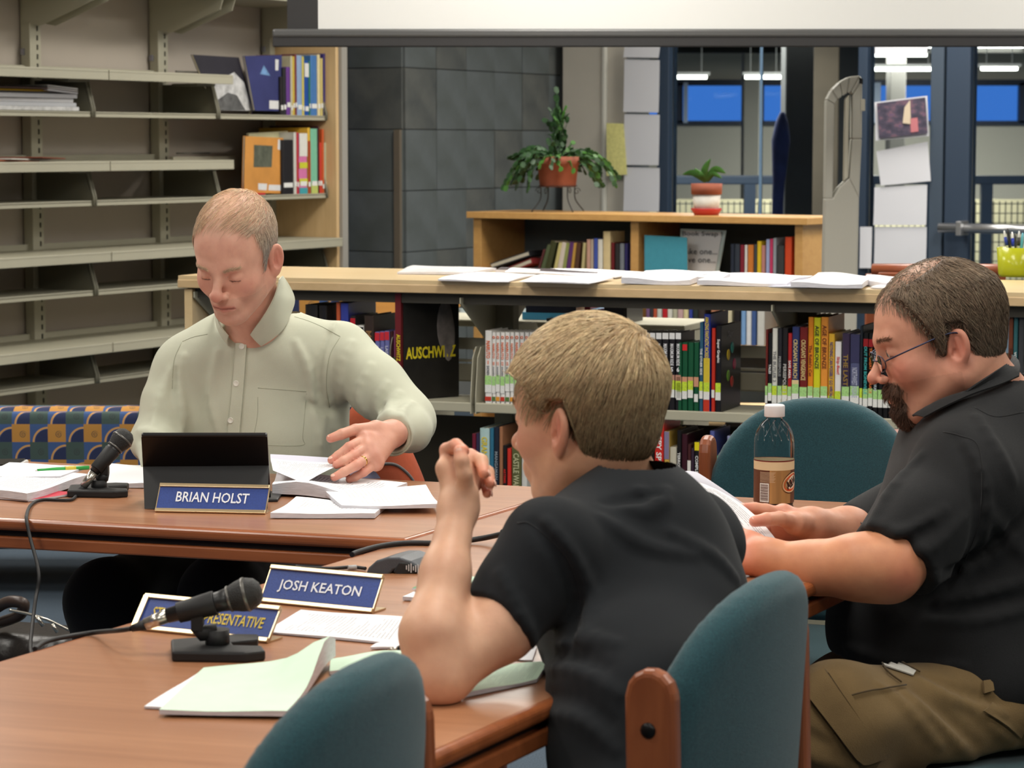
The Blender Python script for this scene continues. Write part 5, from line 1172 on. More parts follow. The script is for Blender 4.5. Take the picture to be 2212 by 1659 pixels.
g1c = [onz(150, 1080, TZ+.004), onz(90, 1080, TZ+.004), onz(66, 1092, TZ+.004), onz(58, 1112, TZ+.006), J(58, 1128, 4.36), J(66, 1165, 4.34), J(84, 1240, 4.28), J(76, 1300, 4.24), J(64, 1370, 4.2), J(72, 1398, 3.6)]
mic((264, 949), (203, 1020), (180, 1051), (168, 1068), .1, Y1-.02, 'microphone on a black stand left of the black tablet', 24/F*Y1, (214, 1068), .05, g1c[:-2]+[J(66, 1390, 4.0), J(70, 1420, 3.9)], grp=None, dYt=-.03)
Y2 = onz(465, 1410, TZ)[1]
g2c = [J(280, 1356, Y2-.07), onz(200, 1367, TZ+.005), onz(130, 1378, TZ+.005), onz(95, 1388, TZ+.005), onz(75, 1402, TZ+.002)]
mic((532, 1284), (362, 1330), (314, 1349), (284, 1358), .15, Y2-.015, 'near microphone on a black stand before the yellow-lettered sign', 37/F*Y2, (470, 1414), .06, [J(255, 1362, Y2+.01)]+g2c[1:], dYt=.0)
# third microphone lead behind the boy
o = thing('microphone_cable', onz(900, 1180, TZ), 'black cable with metal connector running behind the raised hand', 'cable')
MB().tube(spline([J(1100, 1150, 4.05), onz(1040, 1163, TZ+.01), onz(960, 1173, TZ+.005), onz(880, 1173, TZ+.005), onz(820, 1180, TZ+.005), onz(775, 1192, TZ+.004), onz(760, 1198, TZ+.003)], 8), .0045, 8).build('cable', rub, o)
MB().tube([J(1084, 1152, 4.06), J(1112, 1145, 4.05)], [.006, .009], 10).build('cable_boot', rub, o)
MB().tube([J(1110, 1145, 4.05), J(1150, 1130, 4.03)], [.0105, .0115], 14).build('connector', chrome, o)
# ---------------------------------------------------------------- conference speaker
Ysp = onz(850, 1240, TZ)[1]; sp_ = thing('conference_phone', onz(855, 1240, TZ), 'dark grey wedge shaped conference microphone unit beside the raised arm', 'speakerphone')
spm = mat('speaker_grey', (70, 74, 80), .4, var=.1, bump=.3, bscale=700); spd = mat('speaker_dark', (34, 36, 38), .45)
prf = [(788, 1240), (792, 1222), (806, 1210), (830, 1203), (858, 1202), (884, 1208), (920, 1229), (924, 1234), (870, 1238), (855, 1234), (835, 1243)]
bb_ = [J(x, y, Ysp) for x, y in [(788, 1243), (795, 1226), (812, 1211), (838, 1204), (862, 1204), (886, 1212), (925, 1237), (880, 1241), (858, 1230), (848, 1232), (836, 1245)]]
MB().prism(bb_, np.array([.03, .07, .0])).build('housing', spm, sp_, bevel=.004, seg=3)
MB().prism([J(x, y, Ysp-.001) for x, y in [(848, 1236), (862, 1214), (884, 1216), (918, 1236), (880, 1240), (860, 1243)]], np.array([.03, .068, 0])).build('grille_side', spd, sp_, bevel=.002)
g = MB()
for k in range(6): g.box(J(878+5*k, 1226+.6*k, Ysp-.003), (.0016, .001, .006+.004*((k*7) % 3)))
g.build('indicator_lights', mat('led_white', (200, 200, 200), .4), sp_)
MB().tube(spline([onz(790, 1228, TZ+.004), onz(760, 1225, TZ+.004), onz(710, 1228, TZ+.004), onz(655, 1226, TZ+.004), onz(640, 1224, TZ+.003)], 6), .0028, 6).build('cable', rub, sp_)
MB().tube([onz(752, 1226, TZ+.005), onz(770, 1225, TZ+.005)], .0036, 8).build('cable_tag', mat('tag_silver', (170, 170, 170), .4), sp_)
# ================================================================ TABLET
tb = thing('tablet_computer', onz(450, 1090, TZ), 'black tablet propped on its kickstand in front of the man in green', 'tablet')
tbk = mat('tablet_black', (22, 21, 22), .35); tbk2 = mat('kickstand_black', (42, 42, 43), .5); Ytb = onz(450, 1092, TZ)[1]
bp = [J(313, 1085, Ytb+.07), J(585, 1080, Ytb+.07), J(577, 940, Ytb-.02), J(305, 940, Ytb-.02)]
bn = nrm(np.cross(bp[1]-bp[0], bp[3]-bp[0])); bn = bn if bn[1] > 0 else -bn
MB().prism(bp, bn*.009).build('body', tbk, tb, bevel=.003, seg=3)
MB().prism([bp[0]*.97+bp[3]*.03+Z*.0, bp[1]*.97+bp[2]*.03, bp[2]*.97+bp[1]*.03, bp[3]*.97+bp[0]*.03], -bn*.0004).build('back_plate', mat('tablet_back', (18, 12, 11), .3), tb)
hl = [bp[0]*.46+bp[3]*.54, bp[1]*.46+bp[2]*.54]
k0 = J(312, 1095, Ytb-.02); k1 = J(574, 1082, Ytb-.05)
ks = [hl[0]-bn*.001, hl[1]-bn*.001, J(578, 1098, Ytb-.055), J(312, 1096, Ytb-.055)]
for p in ks[2:]: p[2] = TZ+.002
MB().prism(ks, bn*.003).build('kickstand', tbk2, tb, bevel=.001)
kb = [onz(318, 1088, TZ), onz(600, 1085, TZ), onz(612, 1068, TZ), onz(330, 1062, TZ)]; MB().prism(kb, Z*.006).build('keyboard_cover', tbk2, tb, bevel=.002)
# ================================================================ PAPERS ON TABLES
GT = 'papers on the conference tables'; tz = TZ+.0008
paper('folder', 'red folder under the papers at the far left of the table', [(-60, 1070), (-40, 1050), (170, 1066), (60, 1081)], tz, .003, mat('folder_red', (196, 44, 66), .5), GT, cat='folder', bump=.002)
paper('paper_stack', 'thick fanned paper stack on the red folder at left', [(-90, 1052), (40, 1010), (196, 1030), (58, 1068)], tz+.003, .012, pp, GT, bump=.006)
paper('paper_sheet', 'white pad under the green pen at left', [(-50, 1030), (20, 1000), (190, 1008), (130, 1030)], tz+.016, .004, pw, GT, bump=.003)
paper('paper_stack', 'white paper stack behind the left microphone beside the tablet', [(205, 1044), (218, 1002), (318, 1008), (316, 1046)], tz, .008, pw, GT, bump=.004)
pn_ = thing('pen', onz(140, 1012, TZ+.03), 'green pen lying on the white pad at left', 'pen', None)
pa_ = onz(76, 1017, TZ+.024); pb_ = onz(192, 1010, TZ+.024)
MB().tube([pa_*.96+pb_*.04, pa_*.6+pb_*.4, pb_], [.0035, .0045, .004], 10).build('barrel', mat('pen_green', (50, 160, 70), .35), pn_)
MB().tube([pa_, pa_*.96+pb_*.04], [.0008, .003], 8).build('tip', chrome, pn_); MB().tube([pa_*.45+pb_*.55, pa_*.25+pb_*.75], .0052, 10).build('band', mat('pen_yellow', (210, 190, 70), .4), pn_)
phn = thing('smartphone', onz(20, 1000, TZ), 'white edged smartphone at the far left edge of the table', 'phone')
q = [onz(x, y, TZ+.014) for x, y in ((-60, 1008), (-40, 992), (62, 990), (40, 1003))]
MB().prism([p-Z*.012 for p in q], Z*.010).build('case', mat('phone_white', (222, 222, 222), .3), phn, bevel=.003); MB().prism([p*.9+sum(q)/4*.1 for p in q], Z*.0006).build('glass', mat('phone_screen', (30, 32, 36), .1), phn)
# papers beside the tablet under the man's hand
paper('paper_stack', 'large printed paper pile beside the tablet, under the raised pages', [(588, 1062), (600, 1016), (880, 1046), (800, 1080)], tz, .008, pp, GT, bump=.006, lift=[(0, .3, .02, .12)])
paper('paper_stack', 'white booklet pile nearest the table edge, beside the tablet', [(584, 1112), (640, 1076), (832, 1092), (810, 1112)], tz, .007, pl_, GT, bump=.004)
paper('paper_stack', 'printed booklet with curled right corner, right of the pile', [(738, 1094), (700, 1062), (920, 1052), (950, 1093)], tz+.009, .005, pl_, GT, bump=.005)
# pages being turned
def free_sheet(name, lab, pts, m, group=GT, n=10, th=.0006, cat='paper'):
    """pts: 3x3 control grid of world points"""
    C = np.array(pts, float); u = np.linspace(0, 1, n); Bz = np.stack([(1-u)**2, 2*u*(1-u), u**2], 1); P = np.einsum('ia,jb,abk->ijk', Bz, Bz, C); o = thing(name, P.mean((0, 1)), lab, cat, group); MB().sheet(P, th).build('sheet', m, o); return o
free_sheet('paper_sheet', 'turned page held under the man\'s fingers, point hanging down', [[J(585, 990, 4.9), J(640, 998, 4.86), J(745, 1000, 4.8)], [J(587, 1005, 4.82), J(630, 1010, 4.8), J(700, 1016, 4.74)], [J(590, 1016, 4.76), J(625, 1030, 4.7), J(657, 1044, 4.66)]], pp)
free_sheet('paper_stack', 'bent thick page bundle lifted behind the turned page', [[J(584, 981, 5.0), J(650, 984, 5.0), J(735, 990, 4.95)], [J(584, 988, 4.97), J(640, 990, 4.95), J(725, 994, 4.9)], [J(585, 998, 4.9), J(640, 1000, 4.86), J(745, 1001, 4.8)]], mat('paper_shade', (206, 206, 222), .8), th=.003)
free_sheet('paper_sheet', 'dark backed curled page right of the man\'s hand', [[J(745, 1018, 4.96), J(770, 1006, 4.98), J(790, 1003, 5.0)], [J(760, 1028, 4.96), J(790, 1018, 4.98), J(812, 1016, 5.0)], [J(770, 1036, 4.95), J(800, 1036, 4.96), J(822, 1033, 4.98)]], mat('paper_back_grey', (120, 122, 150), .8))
# papers on near table
paper('paper_sheet', 'printed white sheet right of the yellow-lettered sign', [(570, 1366), (650, 1320), (905, 1336), (868, 1394)], tz, .0015, pp, GT, bump=.003)
paper('paper_stack', 'small stack with green and white sheets left of the black sleeve', [(870, 1292), (930, 1256), (1080, 1262), (1060, 1300)], tz, .004, pw, GT, bump=.003)
paper('paper_sheet', 'dark green edged sheet in the small stack', [(890, 1272), (920, 1256), (1070, 1262), (1060, 1280)], tz+.006, .002, mat('paper_green_dark', (70, 140, 96), .6), GT, bump=.002)
paper('paper_sheet', 'mint sheet lying on top of the small stack', [(915, 1268), (950, 1246), (1085, 1252), (1060, 1272)], tz+.009, .001, pg, GT, bump=.006)
paper('paper_stack', 'mint green packet in the foreground left of the empty chair', [(344, 1535), (440, 1445), (725, 1420), (620, 1540)], tz+.003, .005, pg, GT, bump=.003, lift=[(.8, 1.0, .035, .08)])
paper('paper_sheet', 'white sheet sticking out under the mint green packet', [(312, 1528), (438, 1447), (600, 1440), (560, 1540)], tz, .002, pw, GT, bump=.002)
paper('paper_sheet', 'folded-over mint page behind the near chair back', [(712, 1452), (716, 1424), (900, 1412), (900, 1450)], tz, .004, pg, GT, bump=.008, lift=[(0, 1.0, .03, .05)])
paper('paper_stack', 'mint green packet under the boy\'s elbow', [(1000, 1502), (1070, 1440), (1190, 1430), (1160, 1468)], tz, .004, pgp, GT, bump=.004)
paper('paper_sheet', 'white sheet corner between elbow and black shirt', [(1020, 1420), (1060, 1395), (1160, 1400), (1150, 1428)], tz, .001, pw, GT)
paper('paper_sheet', 'thin white sheet edge left of the boy\'s elbow', [(800, 1402), (840, 1382), (1000, 1376), (1000, 1400)], tz, .001, pw, GT)
pa_ = onz(838, 1402, TZ+.007); pb_ = onz(930, 1404, TZ+.007); pn2 = thing('pen', pa_, 'silver and black pen beside the boy\'s elbow', 'pen', None)
MB().tube([pa_*.75+pb_*.25, pb_], .0052, 10).build('grip', rub, pn2); MB().tube([pa_, pa_*.75+pb_*.25], [.001, .0045], 10).build('tip', chrome, pn2)
# ================================================================ BOTTLE
bc_ = onz(1671, 1112, TZ); Yb = bc_[1]; s1 = Yb/F
bot = thing('soda_bottle', bc_, 'half full root beer bottle with white cap and brown label', 'bottle')
R1 = 44*s1; hz = lambda y: (1112-y)*s1*1.003
cl = mat('bottle_plastic', (240, 244, 246), .04, trans=1, ior=1.12); 
prof = [(R1*.3, .001), (R1*.8, .0), (R1*.98, hz(1105)), (R1*.98, hz(1092)), (R1*.95, hz(1088)), (R1*.99, hz(1082)), (R1*.99, hz(975)), (R1, hz(960)), (R1*.98, hz(945)), (R1*.88, hz(928)), (R1*.66, hz(912)), (R1*.42, hz(902)), (R1*.36, hz(896)), (R1*.36, hz(880))]
MB().lathe(prof, bc_, n=36).build('bottle_body', cl, bot)
cola = mat('root_beer', (44, 20, 14), .1, coat=.4)
MB().lathe([(0, .002), (R1*.78, .003), (R1*.95, hz(1104)), (R1*.95, hz(1090)), (R1*.92, hz(1087)), (R1*.95, hz(1082)), (R1*.95, hz(1040)), (0, hz(1040))], bc_, n=32).build('drink', cola, bot)
MB().lathe([(R1*.0, hz(871)), (R1*.46, hz(871)), (R1*.51, hz(874)), (R1*.51, hz(897)), (R1*.0, hz(897))], bc_, n=28).build('cap', mat('cap_white', (232, 232, 234), .4), bot, bevel=.001)
g = MB()
for k in range(14):
    t = k*2*math.pi/14; a = bc_+np.array([math.cos(t)*R1*.5, math.sin(t)*R1*.5, hz(908)]); b = bc_+np.array([math.cos(t+.5)*R1*.97, math.sin(t+.5)*R1*.97, hz(946)])
    m_ = (a+b)/2; m_[:2] = bc_[:2]+(m_[:2]-bc_[:2])*1.13; g.tube(spline([a, m_, b], 4), .0007, 5)
g.build('swirl_ribs', cl, bot)
lb = [mat('label_cream', (222, 200, 160), .5), mat('label_brown', (96, 54, 34), .45), mat('label_wood', (170, 128, 78), .5, var=.4, vscale=60, stretch=(1, 1, .05))]
MB().lathe([(R1*1.004, hz(1082)), (R1*1.004, hz(1036))], bc_, n=36).build('label_lower', lb[1], bot)
MB().lathe([(R1*1.006, hz(1082)), (R1*1.006, hz(1010))], bc_, n=14, a0=math.radians(252), a1=math.radians(318)).build('label_barrel', lb[2], bot)
MB().lathe([(R1*1.004, hz(1036)), (R1*1.004, hz(1010))], bc_, n=36).build('label_middle', lb[1], bot)
MB().lathe([(R1*1.004, hz(1010)), (R1*1.004, hz(990))], bc_, n=36).build('label_top', lb[0], bot)
MB().lathe([(R1*1.008, hz(991.5)), (R1*1.008, hz(989))], bc_, n=36).build('label_stripe', mat('label_red', (110, 30, 26), .4), bot)
def wrap(px, r=1.014):
    """bottle-wrapped placement: u in metres round the label, v up"""
    return lambda u, v: np.stack([bc_[0]+R1*r*np.sin((px-1671)*s1/R1+u/R1), bc_[1]-R1*r*np.cos((px-1671)*s1/R1+u/R1), np.full_like(u, 0)+bc_[2]+v], 1)
def oval(px, y, rx_, ry, m, r, nm, tilt=.5):
    f_ = wrap(px, r); t = np.linspace(0, 2*math.pi, 28, endpoint=False); u = rx_*np.cos(t); v = ry*np.sin(t); uu = u*math.cos(tilt)-v*math.sin(tilt); vv = u*math.sin(tilt)+v*math.cos(tilt)
    P = f_(np.concatenate([[0], uu]), np.concatenate([[0], vv])+hz(y)); g = MB(); k = g.addv(P); g.addf([[k, k+1+i, k+1+(i+1) % 28] for i in range(28)]); g.build(nm, m, bot)
oval(1712, 1037, 30*s1, 22*s1, mat('logo_brown', (90, 46, 26), .4), 1.012, 'logo_border'); oval(1712, 1037, 27*s1, 19.5*s1, mat('logo_cream', (232, 210, 170), .4), 1.015, 'logo_ring'); oval(1712, 1037, 25*s1, 17*s1, mat('logo_orange', (206, 84, 40), .4), 1.018, 'logo_oval'); oval(1714, 1036, 20*s1, 13*s1, mat('logo_cream2', (240, 226, 206), .4), 1.021, 'logo_field')
f_ = wrap(1712, 1.03); tl_ = .45
def fn(u, v):
    u = u-19*s1; v = v-9*s1; return f_(u*math.cos(tl_)-v*math.sin(tl_), u*math.sin(tl_)+v*math.cos(tl_)+hz(1037))
MB().text('A&W', (0, 0, 0), (1, 0, 0), (0, 1, 0), 38*s1, 19*s1, .04, keep=False, fn=fn).build('logo_lettering', mat('logo_dark', (50, 22, 16), .4), bot)
def wpatch(g, px, r, u0, u1, v0, v1, n=8):
    f_ = wrap(px, r); u = np.linspace(u0, u1, n); g.grid(np.stack([f_(u, np.full(n, v0)), f_(u, np.full(n, v1))], 0), uv=False)
g = MB(); wpatch(g, 1634, 1.014, 0, 22*s1, hz(1079), hz(1038)); g.build('barcode_field', mat('tag_white', (232,232,228)), bot)
g = MB()
for i in range(18):
    y = 1076-2.0*i; wpatch(g, 1636, 1.02, 0, 18*s1, hz(y), hz(y)+(1.2 if i % 3 else .7)*s1)
g.build('barcode_bars', mat('bar_brown', (90, 56, 44), .5), bot)
g = MB()
for i in range(9):
    y = 1014+2.6*i; wpatch(g, 1634, 1.012, 0, (36-(i*7) % 5)*s1, hz(y+1), hz(y))
g.build('label_small_print', mat('print_tan', (206, 180, 150), .5), bot)
# ================================================================ BAG on the floor
def bagf2(P):
    c = J(40, 1440, 6.0); c[2] = .12; R = Rz(-.35)
    d = rbox(P, c, (.22, .12, .13), .06, R); d = smin(d, ellp(P, c+np.array([.13, -.02, -.01]), (.12, .11, .1)), .05); return d+.006*np.sin(P[:, 0]*60)*np.sin(P[:, 2]*50)
c = J(40, 1440, 6.0); c[2] = .12; bg = thing('shoulder_bag', c*np.array([1, 1, 0]), 'black leather shoulder bag on the floor at the lower left', 'bag')
lth = mat('black_leather', (30, 26, 24), .38, bump=.5, bscale=90)
mesh_obj('bag_body', [mesh_sdf(bagf2, c-np.array([.35, .3, .16]), c+np.array([.35, .3, .22]), .009)], lth, bg)
g = MB(); g.tube(spline([J(-30, 1330, 5.95), J(10, 1303, 5.9), J(38, 1300, 5.88), J(52, 1308, 5.88), J(40, 1330, 5.9), J(0, 1345, 5.95)], 6), .014, 8).build('strap', mat('strap_brown', (60, 46, 40), .4), bg)
g = MB(); P_ = spline([J(20, 1318, 5.84), J(60, 1326, 5.84), J(100, 1338, 5.84), J(150, 1362, 5.86)], 8); g.tube(P_, .0035, 6).build('zipper', chrome, bg)
MB().tube([J(76, 1330, 5.8), J(94, 1352, 5.8)], .005, 6).tube([J(112, 1348, 5.8), J(124, 1366, 5.8)], .0045, 6).build('zip_pull', chrome, bg)
# ================================================================ PICTURE BOOKS on the left wall shelving
G5 = 'picture books on the left wall shelving'
FW_ = lambda n_, z: (Wp(0, n_, 0), A, -N, z, 0)
def wbook(px0, px1, ytop, rgb, lab, zs, tag='white', dep=.2, title=None, tc=(235, 235, 232), second=None, nfront=.34):
    return book(px0, px1, ytop, rgb, lab, G5, title, tc, tag, frame=FW_(nfront, zs), dep=dep, second=second, foot=.03)
z41 = 4.88
for a_, b_, y, rgb, lab, sec, dp in ((1022, 1050, 166, (34, 30, 34), 'black book with a white label on the upper shelf', None, .16), (1052, 1082, 147, (40, 40, 44), 'second black picture book with label, upper shelf', None, .14), (1084, 1128, 145, (104, 60, 140), 'purple picture book on the upper shelf', None, .2), (1130, 1150, 121, (196, 190, 160), 'pale grey-green picture book on the upper shelf', None, .24), (1152, 1172, 122, (206, 180, 70), 'thin yellow picture book on the upper shelf', None, .2), (1174, 1194, 118, (120, 50, 60), 'thin maroon picture book on the upper shelf', None, .22), (1196, 1250, 120, (146, 170, 204), 'pale blue tall picture book on the upper shelf', None, .24), (1252, 1270, 122, (216, 200, 90), 'thin yellow-green picture book on the upper shelf', None, .2), (1272, 1318, 131, (30, 80, 160), 'strong blue picture book on the upper shelf', ((226, 226, 226), .7, .95), .22), (1320, 1336, 132, (40, 120, 100), 'thin green picture book on the upper shelf', None, .2), (1338, 1408, 120, (70, 120, 180), 'wide blue picture book on the upper shelf', None, .24), (1410, 1440, 118, (220, 206, 160), 'cream and yellow spined book on the upper shelf', None, .22), (1442, 1468, 126, (206, 190, 120), 'straw yellow spined book on the upper shelf', None, .22), (1470, 1494, 116, (60, 50, 120), 'indigo spined book touching the end panel, upper shelf', None, .24)):
    wbook(400+a_/z41, 400+b_/z41, y, rgb, lab, ZS[0]+.001, dep=dp, second=sec)
for a_, b_, y, rgb, lab, sec, dp in ((1032, 1154, 302, (32, 30, 34), 'thick black picture book with white label, second shelf', None, .2), (1156, 1186, 286, (206, 204, 196), 'white tall picture book on the second shelf', None, .24), (1188, 1206, 286, (196, 50, 60), 'thin red spined picture book on the second shelf', None, .24), (1210, 1298, 288, (214, 120, 170), 'white, pink and yellow patterned picture book', [((226, 224, 216), .62, 1.), ((206, 206, 60), .42, .52), ((206, 206, 60), .16, .25), ((70, 160, 170), .0, .1)], .22), (1302, 1330, 276, (226, 180, 60), 'yellow topped tall picture book on the second shelf', ((170, 70, 40), .0, .8), .28), (1334, 1406, 278, (124, 190, 160), 'mint green thick picture book on the second shelf', ((190, 200, 110), .0, .15), .22), (1408, 1424, 272, (60, 24, 30), 'thin dark maroon picture book, second shelf', None, .28), (1426, 1452, 308, (200, 60, 44), 'red picture book near the end panel', None, .2), (1454, 1474, 279, (214, 96, 50), 'thin orange picture book near the end panel', None, .2), (1476, 1498, 308, (190, 190, 160), 'pale green picture book touching the end panel, second shelf', None, .2)):
    wbook(400+a_/z41, 400+b_/z41, y, rgb, lab, ZS[1]+.001, dep=dp, second=sec)
# face-out picture books
def faceout(q, rgb, lab, z, extras=(), n_=.33, th=.012, nm='book'):
    P_ = Wp(0, n_, 0); o = thing(nm, onp(*q[0], P_, N), lab, 'book', G5)
    C_ = [onp(x, y, P_, N) for x, y in q]; MB().prism(C_, -N*.002).prism([c-N*th for c in C_], -N*.002).build('cover', mat('coverf_%d_%d_%d' % rgb, rgb, .3, var=.14, vscale=9), o)
    MB().prism([c*.985+sum(C_)/4*.015-N*.002 for c in C_], -N*(th-.002)).build('pages', pgm(), o)
    for (qq, rg, nm_) in extras: MB().prism([onp(x, y, P_+N*.001, N) for x, y in qq], -N*.0008).build(nm_, mat('cover_%d_%d_%d' % rg, rg, .3, var=.35, vscale=30), o)
    return o
faceout([(551, 239), (607, 240), (609, 119), (529, 121)], (62, 66, 116), 'dark blue picture book facing out on the upper shelf', 0, [([(562, 160), (584, 164), (570, 141)], (120, 160, 206), 'cover_drawing'), ([(582, 235), (605, 236), (606, 218), (582, 217)], (226, 226, 226), 'barcode_label'), ([(595, 152), (601, 152), (602, 129), (595, 128)], (226, 226, 226), 'call_label')])
faceout([(466, 239), (548, 240), (516, 124), (417, 118)], (52, 50, 58), 'black and white picture book leaning face out on the upper shelf', 0, [([(472, 238), (546, 239), (527, 178), (506, 156), (456, 182)], (206, 206, 206), 'cover_photo'), ([(468, 238), (530, 238), (512, 206), (492, 200), (470, 216)], (70, 70, 74), 'cover_drawing')], n_=.30)
faceout([(527, 416), (609, 418), (612, 298), (530, 294)], (214, 150, 76), 'orange picture book with square photo facing out on the second shelf', 0, [([(548, 361), (587, 361), (589, 315), (549, 313)], (96, 100, 86), 'cover_photo'), ([(558, 410), (576, 411), (577, 397), (558, 396)], (226, 226, 226), 'barcode_label'), ([(580, 411), (610, 412), (610, 400), (581, 399)], (226, 226, 226), 'call_label'), ([(600, 323), (605, 324), (606, 302), (601, 301)], (226, 226, 226), 'call_label')])
faceout([(545, 419), (600, 419), (622, 283), (537, 288)], (190, 186, 150), 'pale picture book behind the orange one on the second shelf', 0, n_=.26)
MB().tube([Wp(1.2, .345, ZS[1]+.004+.0), Wp(1.2, .345, ZS[1]+.004)+A*.2], .003, 5)
rb = thing('book', Wp(1.25, .25, ZS[1]), 'red thin book lying flat on the second shelf left of the orange one', 'book', G5)
MB().box(Wp(1.15, .28, ZS[1]+.006), (.32, .12, .010), RA).build('cover', mat('cover_190_40_50', (190, 40, 50), .4), rb, bevel=.002)
# magazines on the far left shelf
r3 = np.random.default_rng(5); zz = ZS[0]+.002
for i, (rgb, lab) in enumerate((((206, 206, 206), 'lowest white magazine in the pile on the upper left shelf'), ((190, 192, 196), 'grey-white magazine, second from the bottom of the left pile'), ((214, 214, 216), 'white magazine in the middle of the left pile'), ((196, 196, 200), 'pale grey magazine above the middle of the left pile'), ((60, 58, 60), 'black magazine under the yellow one in the left pile'), ((206, 164, 30), 'yellow magazine near the top of the left pile'), ((74, 50, 44), 'dark brown magazine on top of the left pile'), )):
    th = .017 if i < 4 else .008; o = thing('magazine', Wp(-.3, .2, zz), lab, 'magazine', 'magazines piled on the left wall shelf')
    MB().box(Wp(-.42+.02*math.sin(i*3.), .18+.012*math.cos(i*2.), zz+th/2), (.72-(.3 if i > 4 else 0)-.01*i, .27, th), RA@Rz(.02*math.sin(i*5))).build('pages', mat('cover_%d_%d_%d' % rgb, rgb, .6), o, bevel=.002); zz += th+.0006
for i in range(3):
    rgb = ((214, 212, 216), (200, 196, 196), (226, 226, 226))[i]; o = thing('magazine', Wp(-.1, .2, zz), ['white loose magazine on top at the right of the left pile', 'curled grey magazine at the right end of the left pile', 'topmost white magazine at the right of the left pile'][i], 'magazine', 'magazines piled on the left wall shelf')
    MB().box(Wp(-.17, .2, zz-.02+.009*i+.004), (.2, .26, .007), RA@Ry(.06)).build('pages', mat('cover_%d_%d_%d' % rgb, rgb, .6), o, bevel=.002)
for i, (t_, rgb, lab) in enumerate(((-.55, (150, 80, 50), 'rust coloured magazine lying on the second deep shelf at left'), (-.45, (200, 196, 190), 'white magazine fan on the second deep shelf at left'), (-.32, (120, 60, 40), 'brown magazine at the right end of the second deep shelf fan'))):
    o = thing('magazine', Wp(t_, .25, ZD[1]), lab, 'magazine', 'magazines on the second left shelf'); MB().box(Wp(t_, .25, ZD[1]+.004+.005*i), (.34, .24, .005), RA@Rz(.2*i)@Ry(.02)).build('pages', mat('cover_%d_%d_%d' % rgb, rgb, .6), o, bevel=.001)
# ================================================================ PEOPLE
def vcol_mat(name, rough=.5, sss=.12, bump=.12, bscale=260, sheen=0, var=.1, vscale=35, spec=.4):
    m = bpy.data.materials.new(name); m.use_nodes = True; k = NT(m); b = k.b
    at = k.add('ShaderNodeVertexColor'); at.layer_name = 'Col'
    tc = k.add('ShaderNodeTexCoord'); nz = k.add('ShaderNodeTexNoise'); nz.inputs['Scale'].default_value = vscale; nz.inputs['Detail'].default_value = 6; k.lk(tc.outputs['Object'], nz.inputs[0])
    rp = k.add('ShaderNodeMapRange'); rp.inputs[1].default_value = .3; rp.inputs[2].default_value = .7; rp.inputs[3].default_value = 1-var; rp.inputs[4].default_value = 1+var*.5; k.lk(nz.outputs[0], rp.inputs[0])
    mx = k.add('ShaderNodeMix', data_type='RGBA', blend_type='MULTIPLY'); mx.inputs[0].default_value = 1; k.lk(at.outputs[0], mx.inputs[6]); cb = k.add('ShaderNodeCombineColor')
    k.lk(rp.outputs[0], cb.inputs[0])
    g = k.add('ShaderNodeMath', operation='POWER'); g.inputs[1].default_value = 1.5; k.lk(rp.outputs[0], g.inputs[0]); k.lk(g.outputs[0], cb.inputs[1]); k.lk(g.outputs[0], cb.inputs[2])
    k.lk(cb.outputs[0], mx.inputs[7]); k.lk(mx.outputs[2], b.inputs['Base Color'])
    n2 = k.add('ShaderNodeTexNoise'); n2.inputs['Scale'].default_value = bscale; k.lk(tc.outputs['Object'], n2.inputs[0]); bp = k.add('ShaderNodeBump'); bp.inputs['Strength'].default_value = bump; bp.inputs['Distance'].default_value = .001; k.lk(n2.outputs[0], bp.inputs['Height']); k.lk(bp.outputs[0], b.inputs['Normal'])
    b.inputs['Roughness'].default_value = rough; b.inputs['Specular IOR Level'].default_value = spec; b.inputs['Sheen Weight'].default_value = sheen
    if sss: b.inputs['Subsurface Weight'].default_value = sss; b.inputs['Subsurface Radius'].default_value = (.012, .004, .002); b.inputs['Subsurface Scale'].default_value = .6
    return m
skin_m = vcol_mat('skin'); hair_m = vcol_mat('hair', .5, 0, 0, var=.15, vscale=120, spec=.35)
f32 = lambda *a: np.array(a, np.float32)
def frame(fwd, pitch, roll=0):
    f0 = nrm([fwd[0], fwd[1], 0]); f = f0*math.cos(pitch)-Z*math.sin(pitch); r = nrm(np.cross(f, Z)); u = np.cross(r, f)
    if roll: r, u = r*math.cos(roll)+u*math.sin(roll), u*math.cos(roll)-r*math.sin(roll)
    return np.stack([r, f, u], 1)
